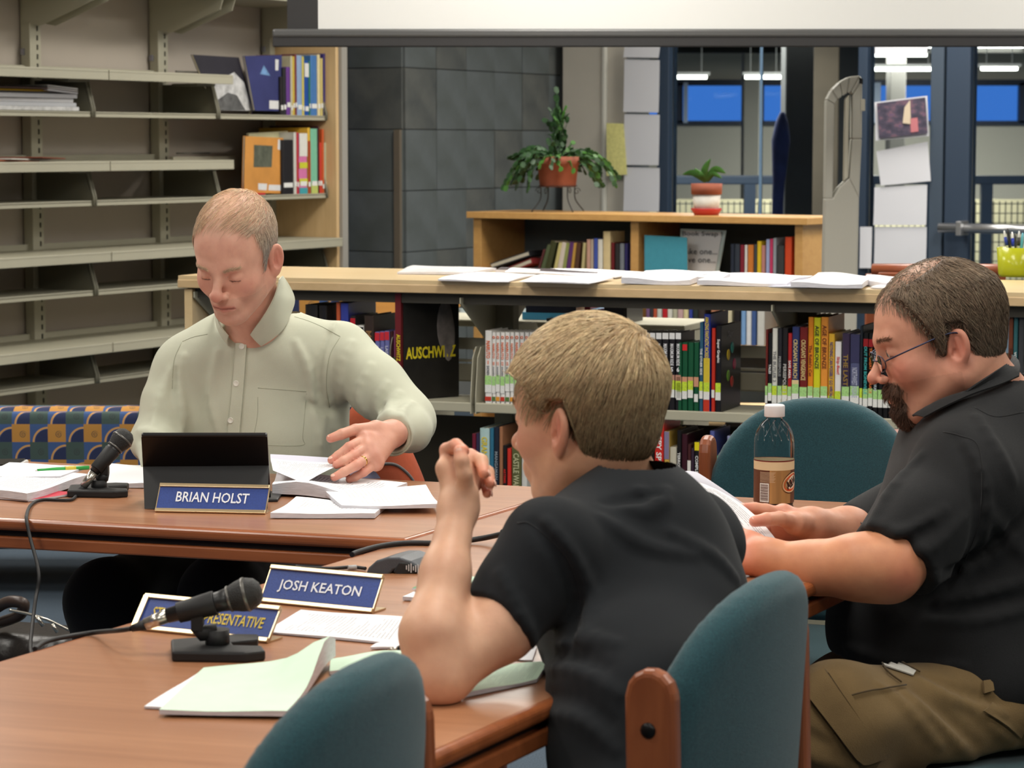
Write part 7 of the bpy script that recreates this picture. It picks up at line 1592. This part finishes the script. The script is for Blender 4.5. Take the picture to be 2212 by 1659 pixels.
CA = tint(VA, (222, 174, 144), [*[f[0] for f in fg2], *[f[-1] for f in fg2], tb2[-1], fg2[0][1]], (214, 112, 92), .013, .6); CA2 = tint(VA, (222, 174, 144), [J(952, 1220, 2.97)], (206, 90, 80), .002, .7); CA = np.minimum(CA, CA2)
sR2, eR2, wR2 = J(1500, 1170, 3.31), J(1450, 1390, 3.5), J(1290, 1330, 3.62)
def core2(P):
    d = smin(cone(P, nb2, J(1395, 1600, 2.96), .06, .08), cone(P, sR2, eR2, .043, .036), .02); d = smin(d, cone(P, eR2, wR2, .035, .022), .02); return smin(d, ellp(P, wR2+nrm(wR2-eR2)*.06, (.05, .04, .015)), .02)
lo, hi = bbox([nb2, sR2, eR2, wR2+nrm(wR2-eR2)*.1, J(1395, 1600, 2.96)], .1); VC, FC = mesh_sdf(core2, lo, hi, .009)
mesh_obj('body', [(V2, F2, C2), (VA, FA, CA), (VC, FC, tint(VC, (222, 174, 144)))], skin_m, m2)
nails('n', [(tb2[-1], tb2[-1]-tb2[-2], (-.1, -1, .1)), (fg2[1][-1], fg2[1][-1]-fg2[1][-2], (.9, -.3, .1)), (fg2[2][-1], fg2[2][-1]-fg2[2][-2], (.9, -.3, .1)), (fg2[3][-1], fg2[3][-1]-fg2[3][-2], (.9, -.4, .1))], m2, nail_m)
hn = nrm(eL2-sL2)
def tee_base(P):
    d = ellp(P, J(1376, 1290, 3.16), (.128, .135, .18)); d = smin(d, cone(P, J(1384, 1330, 3.13), J(1400, 1540, 2.97), .122, .112), .05); d = smin(d, cone(P, J(1400, 1540, 2.97), J(1420, 1800, 2.89), .112, .125), .05)
    d = smin(d, cone(P, sL2+np.array([.015, 0, -.01]), sR2, .056, .058), .05); d = smin(d, cone(P, nb2+np.array([.03, .02, -.047]), sL2, .052, .05), .035); d = smin(d, cone(P, nb2+np.array([.035, .03, -.045]), sR2, .056, .05), .035)
    s = chain(P, [sL2, J(1130, 1266, 3.02), hemc+hn*.03], [.055, .053, .0505], .02); s = smax(s, (P-hemc.astype(np.float32))@hn.astype(np.float32), .004)
    s2 = smax(cone(P, sR2, eR2, .057, .052), ((P-(sR2*.4+eR2*.6).astype(np.float32))@nrm(eR2-sR2).astype(np.float32)), .006)
    d = smin(d, s, .02); d = smin(d, s2, .02); d = smax(d, -ellp(P, nb2+np.array([-.024, -.014, .035]), (.054, .055, .06)), .005)
    return d+.0018*np.sin(P[:, 0]*30+P[:, 2]*17)+.0015*np.sin(P[:, 2]*41-P[:, 0]*23+P[:, 1]*31)
R2_ = [([(1180, 1130), (1230, 1200), (1270, 1290), (1260, 1400)], .008), ([(1380, 1060), (1420, 1080), (1440, 1060)], .006), ([(1200, 1400), (1260, 1380), (1330, 1390)], .007), ([(1180, 1440), (1250, 1450), (1340, 1500)], .006), ([(1300, 1120), (1400, 1180), (1500, 1200)], .006), ([(1450, 1150), (1540, 1200), (1590, 1250)], .006), ([(1190, 1540), (1260, 1560), (1330, 1620)], .006), ([(1080, 1240), (1110, 1300), (1150, 1390)], .005), ([(1350, 1095), (1400, 1105), (1440, 1085)], .005)]
K2_ = [([(1150, 1130), (1215, 1210), (1245, 1300), (1235, 1390)], .006), ([(1170, 1420), (1240, 1415), (1310, 1440)], .006), ([(1180, 1500), (1250, 1510), (1320, 1560)], .005), ([(1310, 1085), (1360, 1080), (1420, 1070)], .004)]
tee = folds(tee_base, R2_, K2_, 2.3, 4.5)
lo, hi = bbox([sL2, sR2, hemc, eR2, J(1420, 1800, 2.89), nb2], .15); lo[2] = .46; hi[2] = nb2[2]+.05
blackc = fabric('black_jersey', (22, 26, 31), (16, 20, 24), .3, 1200, .95, .04)
t2o = mesh_obj('t_shirt', [mesh_sdf(tee, lo, hi, .0045)], blackc, m2)
g = MB(); seam(g, tee, [(1118, 1130), (1150, 1135), (1225, 1205), (1255, 1300), (1245, 1390)], .0012, .0006, near=2.3, far=4.5); H_ = []
for a in np.linspace(0, 2*math.pi, 30): pass
g.build('seam', fabric('black_seam', (18, 20, 24), None, .2), t2o)['kind'] = 'stuff'
seam(MB(), tee, [(1030, 1302), (1082, 1332), (1140, 1392)], .0009, .0004, near=2.3, far=4.5).build('hem_stitch', fabric('black_seam', (18, 20, 24), None, .2), t2o)
cn = nb2+np.array([-.024, -.014, .035])
g = MB(); pts = []
for a in np.linspace(0, 2*math.pi, 44):
    d = np.array([math.cos(a), math.sin(a), 0]); p = cn+d*.050; P_ = [p+Z*z for z in np.linspace(.05, -.16, 60)]; v = tee(np.array(P_, np.float32)); i = int(np.argmax(v < .0015)); pts.append(P_[i])
pts = np.array(pts); pts[-1] = pts[0]
for _ in range(3): q = pts.copy(); q[1:-1] = (pts[:-2]+pts[1:-1]*2+pts[2:])/4; pts = q
g.tube(pts+Z*.001, .0055, 8).build('neck_rib', blackc, t2o)
jean = fabric('dark_jeans', (40, 46, 60), None, .4, 600)
hip2 = np.array([.225, 2.87, .52]); kf = np.array([-.9, .436, 0]); ks_ = np.array([.436, .9, 0])
def pants2(P): return smin(smin(chain(P, [hip2-ks_*.08, hip2-ks_*.1+kf*.42, hip2-ks_*.1+kf*.40+Z*(.08-.5)], [.085, .065, .045], .03), chain(P, [hip2+ks_*.08, hip2+ks_*.1+kf*.42, hip2+ks_*.1+kf*.40+Z*(.08-.5)], [.085, .065, .045], .03), .03), ellp(P, hip2+Z*.04, (.13, .15, .11)), .03)
lo, hi = bbox([hip2, hip2+kf*.45-ks_*.1, hip2+kf*.45+ks_*.1, hip2+Z*.1], .13); lo[2] = .05
mesh_obj('jeans', [mesh_sdf(pants2, lo, hi, .011)], jean, m2)
for s in (-1, 1): shoes(m2, hip2+ks_*.1*s+kf*.40, kf, (210, 208, 204))
z2_ = [-.066, -.066, -.058, -.040, .026, .026, .010, .010, .024, .038, .050, .056, .056]
def mask2(p): return np.clip((p[:, 2]-hl(p[:, 1], z2_))/.010, 0, 1)
cw2 = np.array([.012, -.088, .092])
def dir2(p, g):
    d = p-cw2; r = np.linalg.norm(d, axis=1)[:, None]+1e-6; d = d/r; sw = np.cross(g, d)*np.exp(-(r/.035)**2)*1.1; front = np.clip((p[:, 1:2]+.05)/.12, 0, 1); return d+sw+np.array([0, .35, 0])*front*(p[:, 2:3] > .03)+np.array([0, 0, -.55])*(1-front)+np.array([0, .1, -.25])
def thick2(P): t = np.clip((P[:, 2]+.075)/.13, 0, 1); return .002+.013*t
def cap2(P): m = mask2(P); return (h2.scalp(P)-(-.003+(thick2(P)+.001)*np.clip(m, 0, 1)))*.85
cp2 = mesh_sdf(cap2, (-.11, -.14, -.1), (.11, .13, .17), .0032)
r_, n_2 = sample(h2, mask2, 13000); fn2 = lambda P: h2.scalp(P)
hgt = thick2(r_)
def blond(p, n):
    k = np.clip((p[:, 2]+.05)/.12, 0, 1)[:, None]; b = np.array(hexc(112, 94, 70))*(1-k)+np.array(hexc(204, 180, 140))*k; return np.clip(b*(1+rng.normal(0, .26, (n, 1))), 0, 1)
def capf(P): return h2.scalp(P)-thick2(P)*np.clip(mask2(P)*1.4, .15, 1)
r2_ = r_-n_2*0
for _ in range(3): gg = grad(capf, r2_, .003); r2_ = r2_-gg*capf(r2_.astype(np.float32))[:, None]
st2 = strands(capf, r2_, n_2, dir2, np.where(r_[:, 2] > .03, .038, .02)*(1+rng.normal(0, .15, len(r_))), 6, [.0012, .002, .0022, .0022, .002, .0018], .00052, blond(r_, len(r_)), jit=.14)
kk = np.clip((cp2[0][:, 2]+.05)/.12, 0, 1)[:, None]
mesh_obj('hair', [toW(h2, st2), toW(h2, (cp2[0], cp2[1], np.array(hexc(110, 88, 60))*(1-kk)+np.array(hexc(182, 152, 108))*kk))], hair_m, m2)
mesh_obj('eyebrows', [toW(h2, brow_strands(h2, 160, (170, 134, 90), .021, m2))], hair_m, m2)
# ------------------------------------------------------------------ BEARDED MAN
m3 = thing('person', J(2110, 1400, 4.0)*np.array([1, 1, 0]), 'bearded man with eyeglasses in a black collared shirt and brown cargo trousers, reading', 'person')
h3 = Head(J(2026, 735, 4.0), frame((-1, -.04), math.radians(14)), 1.0, nr=.86, scalpc=(184, 148, 124), jaw=.054, chin=.024, nose=.113, cheek=.004, jowl=.009, eye_open=.4, neck_r=.07, chiny=.066, beardc=(74, 54, 44), brow=.012)
nb3 = J(2150, 905, 4.03)
def head3(P):
    d = h3.W(h3.sdf)(P); n0 = h3.w(0, -.03, -.05); d = smin(d, cone(P, n0, nb3, .062, .078), .025); return smin(d, cone(P, h3.w(0, .03, -.1), nb3+np.array([-.02, 0, -.01]), .03, .06), .035)
lo, hi = bbox([h3.w(0, 0, .14), h3.w(0, 0, -.12), h3.w(.1, 0, 0), h3.w(-.1, 0, 0), h3.w(0, .13, -.04), h3.w(0, -.12, 0), nb3-Z*.05], .035)
V3, F3 = mesh_sdf(head3, lo, hi, .0019)
def goat(p):
    ax = np.abs(p[:, 0]); m1_ = np.exp(-((ax/.027)**4))*(p[:, 2] < -.046)*(p[:, 2] > -.064)*(p[:, 1] > .07); m2_ = (ax > .019)*(ax < .031)*(p[:, 2] < -.05)*(p[:, 2] > -.09)*(p[:, 1] > .06)
    m3_ = (ax < .031)*(p[:, 2] < -.083)*(p[:, 1] > .035)*(p[:, 2] > -.13); return np.clip(m1_+m2_+m3_, 0, 1)
def b3(P): return np.clip(goat(P)*.75+.14*((P[:, 2] < -.045) & (P[:, 1] > -.01)), 0, 1)
C3 = h3.colour(V3, (214, 156, 130), (200, 116, 98), (170, 98, 88), b3)
eL3, wL3 = J(1918, 1226, 3.76), J(1655, 1207, 3.8); sL3 = J(2085, 1040, 3.86)
mcA = [J(1612, 1170, 3.84), J(1602, 1184, 3.82), J(1600, 1200, 3.8), J(1604, 1215, 3.79)]
fgA = [[J(1580, 1158, 3.86), J(1562, 1158, 3.88), J(1550, 1162, 3.9)], [J(1570, 1172, 3.85), J(1550, 1172, 3.87), J(1538, 1176, 3.88)], [J(1568, 1190, 3.83), J(1548, 1190, 3.85), J(1536, 1194, 3.86)], [J(1574, 1208, 3.81), J(1556, 1208, 3.83), J(1545, 1212, 3.84)]]
tbA = [J(1635, 1180, 3.84), J(1610, 1160, 3.87), J(1590, 1150, 3.88), J(1574, 1146, 3.89)]
def armA(P):
    d = hand_sdf(P, wL3, mcA, fgA, tbA, rf=.0098, rp=.0165, rw=.036); d = smin(d, chain(P, [wL3, J(1760, 1226, 3.78), J(1850, 1225, 3.76), eL3], [.028, .038, .047, .048], .02), .016); return smin(d, cone(P, eL3, sL3, .047, .058), .03)
lo, hi = bbox([sL3, eL3, wL3, *mcA, *[q for f in fgA for q in f], *tbA], .065); VA, FA = mesh_sdf(armA, lo, hi, .0028); CA = tint(VA, (212, 146, 108), [eL3+np.array([.02, -.045, -.01]), *mcA], (206, 112, 92), .03, .5)
wR3 = J(1752, 1138, 4.1); eR3 = J(1925, 1175, 4.24); sR3 = J(2130, 1020, 4.3)
mcB = [J(1692, 1112, 4.07), J(1690, 1128, 4.085), J(1694, 1144, 4.095), J(1702, 1158, 4.1)]
fgB = [[J(1655, 1102, 4.06), J(1630, 1098, 4.055), J(1606, 1097, 4.05)], [J(1655, 1122, 4.1), J(1632, 1124, 4.11), J(1612, 1128, 4.115)], [J(1662, 1146, 4.12), J(1640, 1150, 4.12), J(1622, 1154, 4.12)], [J(1676, 1166, 4.12), J(1656, 1170, 4.12), J(1642, 1174, 4.12)]]
tbB = [J(1716, 1130, 4.04), J(1684, 1120, 4.0), J(1656, 1122, 3.975), J(1630, 1126, 3.965)]
def armB(P):
    d = hand_sdf(P, wR3, mcB, fgB, tbB, rf=.0098, rp=.0165, rw=.038); return smin(d, chain(P, [wR3, J(1830, 1148, 4.16), eR3, sR3], [.029, .038, .045, .05], .02), .016)
lo, hi = bbox([sR3, eR3, wR3, *mcB, *[q for f in fgB for q in f], *tbB], .06); VB, FB_ = mesh_sdf(armB, lo, hi, .0028); CB = tint(VB, (220, 160, 132), [*mcB, tbB[-1], fgB[0][-1]], (208, 112, 96), .02, .55)
def core3(P): return smin(cone(P, nb3, J(2120, 1450, 4.0), .08, .12), cone(P, sL3, sR3, .05, .05), .04)
lo, hi = bbox([nb3, sL3, sR3, J(2120, 1450, 4.0)], .13); VC, FC = mesh_sdf(core3, lo, hi, .014)
mesh_obj('body', [(V3, F3, C3), (VA, FA, CA), (VB, FB_, CB), (VC, FC, tint(VC, (212, 150, 120)))], skin_m, m3)
nails('n', [(tbB[-1], tbB[-1]-tbB[-2], (0, -.5, .9)), (fgB[0][-1], fgB[0][-1]-fgB[0][-2], (0, -.3, 1))], m3, nail_m)
hc3 = J(1928, 1214, 3.78); hn3 = nrm(J(1925, 1245, 3.74)-sL3); hR3 = J(1875, 1160, 4.2)
def shirt3_base(P):
    d = ellp(P, J(2135, 1110, 4.02), (.172, .2, .235)); d = smin(d, ellp(P, J(2062, 1330, 4.0), (.205, .2, .185)), .06); d = smin(d, ellp(P, J(2130, 1440, 3.98), (.2, .19, .12)), .05)
    d = smin(d, cone(P, sL3+Z*.01, sR3, .078, .07), .05); d = smin(d, cone(P, nb3-Z*.02, sL3, .08, .07), .05); d = smin(d, cone(P, nb3-Z*.02, sR3, .08, .07), .05)
    s = chain(P, [sL3, J(2000, 1130, 3.81), hc3+hn3*.04], [.080, .074, .069], .03); s = smax(s, (P-hc3.astype(np.float32))@hn3.astype(np.float32), .005)
    n2_ = nrm(eR3-sR3); s2 = smax(chain(P, [sR3, hR3+n2_*.03], [.078, .066], .02), (P-hR3.astype(np.float32))@n2_.astype(np.float32), .005)
    d = smin(d, s, .018); d = smin(d, s2, .018)
    d = smax(d, -cone(P, nb3+np.array([-.045, 0, .035]), nb3+np.array([-.03, 0, .12]), .058, .088), .006)
    # lower hem
    hp = J(2000, 1478, 3.9); hn_ = nrm(np.array([-.25, 0, -1.])); d = smax(d, (P-hp.astype(np.float32))@hn_.astype(np.float32), .006)
    return d+.002*np.sin(P[:, 0]*26+P[:, 2]*19)+.0018*np.sin(P[:, 2]*37-P[:, 0]*21+P[:, 1]*28)
R3_ = [([(1990, 985), (1930, 1050), (1880, 1130)], .008), ([(2080, 960), (2125, 1050), (2120, 1180), (2060, 1270)], .008), ([(1900, 1160), (1960, 1150), (2040, 1100)], .007), ([(1950, 1200), (2020, 1180), (2080, 1120)], .006), ([(2030, 1300), (2110, 1285), (2212, 1255)], .007), ([(2020, 1250), (2120, 1215), (2212, 1150)], .008), ([(2000, 1340), (2110, 1340), (2212, 1320)], .006), ([(2130, 1100), (2180, 1160), (2212, 1200)], .008), ([(2110, 900), (2160, 980), (2190, 1040)], .006), ([(1830, 1400), (1950, 1430), (2080, 1440)], .006)]
K3_ = [([(2060, 945), (2105, 1040), (2100, 1170), (2045, 1262)], .007), ([(2020, 1320), (2110, 1312), (2212, 1290)], .006), ([(1880, 1175), (1950, 1172), (2010, 1140)], .005), ([(2040, 1235), (2130, 1190), (2212, 1110)], .006)]
shirt3 = folds(shirt3_base, R3_, K3_, 2.8, 5.2)
lo, hi = bbox([J(1790, 1300, 4.0), J(2135, 1500, 3.98), sL3, sR3, nb3, hc3, hR3, J(2380, 1100, 4.0)], .1); hi[2] = nb3[2]+.06; lo[1] -= .1; hi[1] += .1
blk3 = fabric('black_twill', (28, 29, 31), (22, 23, 25), .45, 1300, .9, .06)
s3o = mesh_obj('shirt', [mesh_sdf(shirt3, lo, hi, .0052)], blk3, m3)
sm3 = fabric('black_seam2', (18, 18, 20), None, .2); g = MB()
seam(g, shirt3, [(2037, 933), (2075, 942), (2112, 962), (2122, 1040), (2112, 1140), (2070, 1240)], .0013, .0006, near=2.8, far=5.2)
seam(g, shirt3, [(2105, 880), (2150, 900), (2212, 890)], .0012, .0006, near=2.8, far=5.2)
g.build('seam', sm3, s3o)['kind'] = 'stuff'
seam(MB(), shirt3, [(1858, 1128), (1930, 1180), (2022, 1240)], .001, .0004, near=2.8, far=5.2).build('hem_stitch', sm3, s3o)
# collar
g = MB(); rows_ = []; cc3 = nb3+np.array([-.012, 0, .028])
for a in np.linspace(1.6, 2*math.pi-1.6, 24):
    fr = (1+math.cos(a))/2; d = np.array([-math.cos(a), math.sin(a)*1.0, 0])
    q = lambda r, h: cc3+d*r+Z*(h-.05*fr**1.6)-np.array([0, 0, 0])
    rows_.append(spline([q(.086, -.03), q(.084, .028), q(.089, .036), q(.099, -.012-.02*fr)], 3))
g.sheet(np.array(rows_)[:, ::-1], .0026); g.build('collar', blk3, s3o)
allf3 = lambda P: np.minimum(shirt3(P), head3(P))
leaf(allf3, [(1990, 912), (2040, 862), (2090, 824), (2140, 796), (2184, 774)], [(2008, 912), (2064, 884), (2110, 862), (2154, 846), (2198, 826)], .016, .010, 'collar_leaf', blk3, s3o, 2.8, 5.2, .003)
# trousers
hip3 = J(2165, 1548, 3.9); kn3 = J(1800, 1560, 3.72); kn3b = J(1830, 1520, 4.15); hip3b = hip3+np.array([0, .2, .01])
khaki = fabric('khaki_canvas', (130, 106, 68), (106, 85, 52), .5, 900, .9, .1, .2)
def pants3_base(P):
    d = chain(P, [hip3, kn3, np.array([kn3[0]-.03, kn3[1]+.02, .09])], [.102, .079, .055], .04); d = smin(d, chain(P, [hip3b, kn3b, np.array([kn3b[0]-.03, kn3b[1], .09])], [.1, .078, .055], .04), .03)
    d = smin(d, ellp(P, hip3+np.array([.02, .1, .03]), (.16, .19, .13)), .04); d = smax(d, -(P[:, 2]-.478)-10*(P[:, 0] < .62), .01); return d+.0025*np.sin(P[:, 0]*34+P[:, 2]*41)+.002*np.sin(P[:, 0]*23-P[:, 2]*60)
R4 = [([(1960, 1500), (2030, 1560), (2100, 1640)], .007), ([(1900, 1480), (1960, 1530), (2030, 1610)], .006), ([(1990, 1470), (2060, 1510), (2160, 1540)], .007), ([(1720, 1600), (1760, 1640), (1850, 1659)], .006), ([(2100, 1530), (2160, 1580), (2200, 1620)], .006)]
K4 = [([(1975, 1490), (2040, 1545), (2110, 1610)], .006), ([(2000, 1460), (2080, 1495), (2170, 1520)], .005), ([(1735, 1580), (1790, 1610)], .004)]
pants3 = folds(pants3_base, R4, K4, 2.8, 5)
lo, hi = bbox([hip3, hip3b, kn3, kn3b, hip3+np.array([.15, .1, .1])], .13); lo[2] = .06; p3o = mesh_obj('cargo_trousers', [mesh_sdf(pants3, lo, hi, .0055)], khaki, m3)
ksm = fabric('khaki_seam', (78, 62, 36), None, .2)
def kq(q, off, th, nm, m=khaki, na=7, nb=12): return strip(pants3, q, na, nb, off, th, nm, m, p3o, 2.8, 5)
kq([(1728, 1478), (1782, 1452), (1908, 1632), (1856, 1652)], .005, .004, 'pocket_flap')
kq([(1790, 1458), (1800, 1450), (1916, 1618), (1906, 1630)], .0035, .003, 'side_seam', na=3)
kq([(1912, 1420), (1978, 1452), (1972, 1462), (1905, 1440)], .002, .002, 'pocket_lining', mat('pocket_white', (206, 204, 196), .85, bump=.5, bscale=300), 5, 8)
kq([(2119, 1474), (2138, 1472), (2143, 1494), (2122, 1497)], .003, .004, 'belt_loop', na=3, nb=3)
kq([(2120, 1536), (2140, 1524), (2212, 1572), (2200, 1592)], .004, .003, 'back_pocket_flap')
g = MB()
for q in ([(1783, 1452), (1850, 1545), (1909, 1632)], [(1728, 1479), (1790, 1560), (1856, 1652)], [(1776, 1530), (1850, 1500), (1955, 1484)], [(1800, 1582), (1850, 1552)], [(1900, 1424), (1906, 1412), (1925, 1420), (1955, 1440), (1985, 1456)], [(1902, 1430), (1915, 1455), (1945, 1478)], [(1733, 1480), (1795, 1560), (1860, 1646)]): seam(g, pants3, q, .0014, .0055, near=2.8, far=5)
g.build('seam', ksm, p3o)['kind'] = 'stuff'
shoes(m3, (kn3[0]-.03, kn3[1]+.02), (-.9, .43), (60, 50, 40)); shoes(m3, (kn3b[0]-.03, kn3b[1]), (-.9, .43), (60, 50, 40))
# hair, beard, eyebrows
z3_ = [-.070, -.070, -.058, -.042, .026, .026, -.022, -.022, .018, .044, .072, .080, .09]
def mask3(p):
    m = np.clip((p[:, 2]-hl(p[:, 1], z3_))/.012, 0, 1); ax = np.abs(p[:, 0]); bald = np.clip(1.3-((ax/.045)**2+((p[:, 1]-.02)/.06)**2), 0, 1)*(p[:, 2] > .06); fr = np.clip((p[:, 1]-.05)/.02, 0, 1)
    return m*(1-np.clip(bald*1.0, 0, .72))*(1-fr*.6)
cw3 = np.array([0, -.05, .12])
def dir3(p, g): d = p-cw3; d = d/(np.linalg.norm(d, axis=1)[:, None]+1e-6); return d*.6+np.array([0, -.55, -.5])+np.array([0, .1, -.5])*(p[:, 1:2] < -.05)
def thick3(P): return .002+.008*np.clip((P[:, 2]+.07)/.08, 0, 1)*np.clip((.11-P[:, 2])/.03, .15, 1)
def capf3(P): return h3.scalp(P)-thick3(P)*np.clip(mask3(P)*1.4, .05, 1)
cp3 = mesh_sdf(lambda P: (h3.scalp(P)-(-.003+(thick3(P)+.002)*np.clip(mask3(P)*1.5-.15, 0, 1)))*.85, (-.11, -.14, -.1), (.11, .13, .17), .0034)
r_, n_3 = sample(h3, mask3, 12000)
def brn(p, n): k = np.clip((.05-p[:, 2])/.1, 0, 1)[:, None]; b = np.array(hexc(132, 114, 94))*(1-k*.5)+np.array(hexc(140, 128, 114))*k*.5; return np.clip(b*(1+rng.normal(0, .3, (n, 1))), 0, 1)
st3 = strands(capf3, r_-n_3*0, n_3, dir3, .026, 5, [.001, .0022, .0026, .0028, .003], .00055, brn(r_, len(r_)), jit=.2)
mesh_obj('hair', [toW(h3, st3), toW(h3, (cp3[0], cp3[1], np.tile(np.array(hexc(110, 92, 76)), (len(cp3[0]), 1))))], hair_m, m3)
fb = lambda P: h3.sdf(P)
p = rng.uniform((-.034, .03, -.125), (.034, .12, -.045), (14000, 3))
for _ in range(5): g = grad(fb, p, .002); p = p-g*fb(p.astype(np.float32))[:, None]
p = p[(rng.random(len(p)) < goat(p))][:3400]; g = grad(fb, p, .002)
stb = strands(fb, p, g, lambda q, gg: np.stack([q[:, 0]*12, np.full(len(q), .35), np.full(len(q), -1.)], 1)+gg*.8, .014, 3, [.003, .0055, .0075], .0005, np.clip((np.array(hexc(84, 60, 46))+np.array([.03, .012, .004])*(p[:, 2:3] > -.07))*(1+rng.normal(0, .3, (len(p), 1))), 0, 1), jit=.3)
mesh_obj('beard', [toW(h3, stb)], hair_m, m3)
mesh_obj('eyebrows', [toW(h3, brow_strands(h3, 150, (120, 88, 64), .022, m3, .002))], hair_m, m3)
# glasses
gl = thing('eyeglasses', h3.w(0, .1, .0), 'thin dark wire eyeglasses worn by the bearded man', 'eyeglasses'); gfr = mat('glasses_frame', (46, 50, 74), .3, metal=.6)
for s in (-1, 1):
    c = (s*.032, .1035, -.010); t = np.linspace(0, 2*math.pi, 33); rim = [h3.w(c[0]+.020*math.cos(a), c[1]-.006*abs(math.cos(a)), c[2]+.0135*math.sin(a)) for a in t]
    MB().tube(rim, .0009, 6).build('rim', gfr, gl)
    MB().lathe([(0, 0), (.0130*h3.sc, 0)], h3.w(*c), h3.R[:, 1], 24).build('lens', mat('lens_glass', (238, 242, 244), .02, trans=1, ior=1.05, spec=.3), gl)
    MB().tube(spline([h3.w(s*.052, .098, -.006), h3.w(s*.072, .092, -.001), h3.w(s*.079, .05, .008), h3.w(s*.0815, .0, .016), h3.w(s*.083, -.02, .012), h3.w(s*.083, -.032, -.005)], 6), .0013, 6).build('temple', gfr, gl)
MB().tube([h3.w(-.012, .1015, -.008), h3.w(0, .1075, -.006), h3.w(.012, .1015, -.008)], .001, 6).build('bridge', gfr, gl)
for s in (-1, 1):
    for hh, nm in ((h3, m3), (h2, m2)):
        MB().ell(hh.w(s*.031, .0765, .002+hh.p['dz']-.0), .0122, 16, 10, hh.R).build('eyeball', mat('eye_white', (206, 200, 192), .2), nm)
        MB().ell(hh.w(s*.031, .0862, .0015+hh.p['dz']), (.0052, .003, .0052), 14, 8, hh.R).build('iris', mat('iris_grey', (60, 62, 66), .15), nm)
# papers in the bearded man's hands
free_sheet('paper_sheet', 'printed pages held up in the bearded man\'s hands', [[J(1440, 1066, 3.93), J(1478, 1024, 3.98), J(1532, 1050, 4.04)], [J(1500, 1130, 3.93), J(1560, 1098, 3.99), J(1628, 1088, 4.06)], [J(1590, 1212, 3.9), J(1640, 1200, 3.92), J(1692, 1188, 3.97)]], printed('paper_printed2', (238, 238, 242), (130, 130, 138), rows=26, amount=.6), 'papers held by the bearded man', n=14)
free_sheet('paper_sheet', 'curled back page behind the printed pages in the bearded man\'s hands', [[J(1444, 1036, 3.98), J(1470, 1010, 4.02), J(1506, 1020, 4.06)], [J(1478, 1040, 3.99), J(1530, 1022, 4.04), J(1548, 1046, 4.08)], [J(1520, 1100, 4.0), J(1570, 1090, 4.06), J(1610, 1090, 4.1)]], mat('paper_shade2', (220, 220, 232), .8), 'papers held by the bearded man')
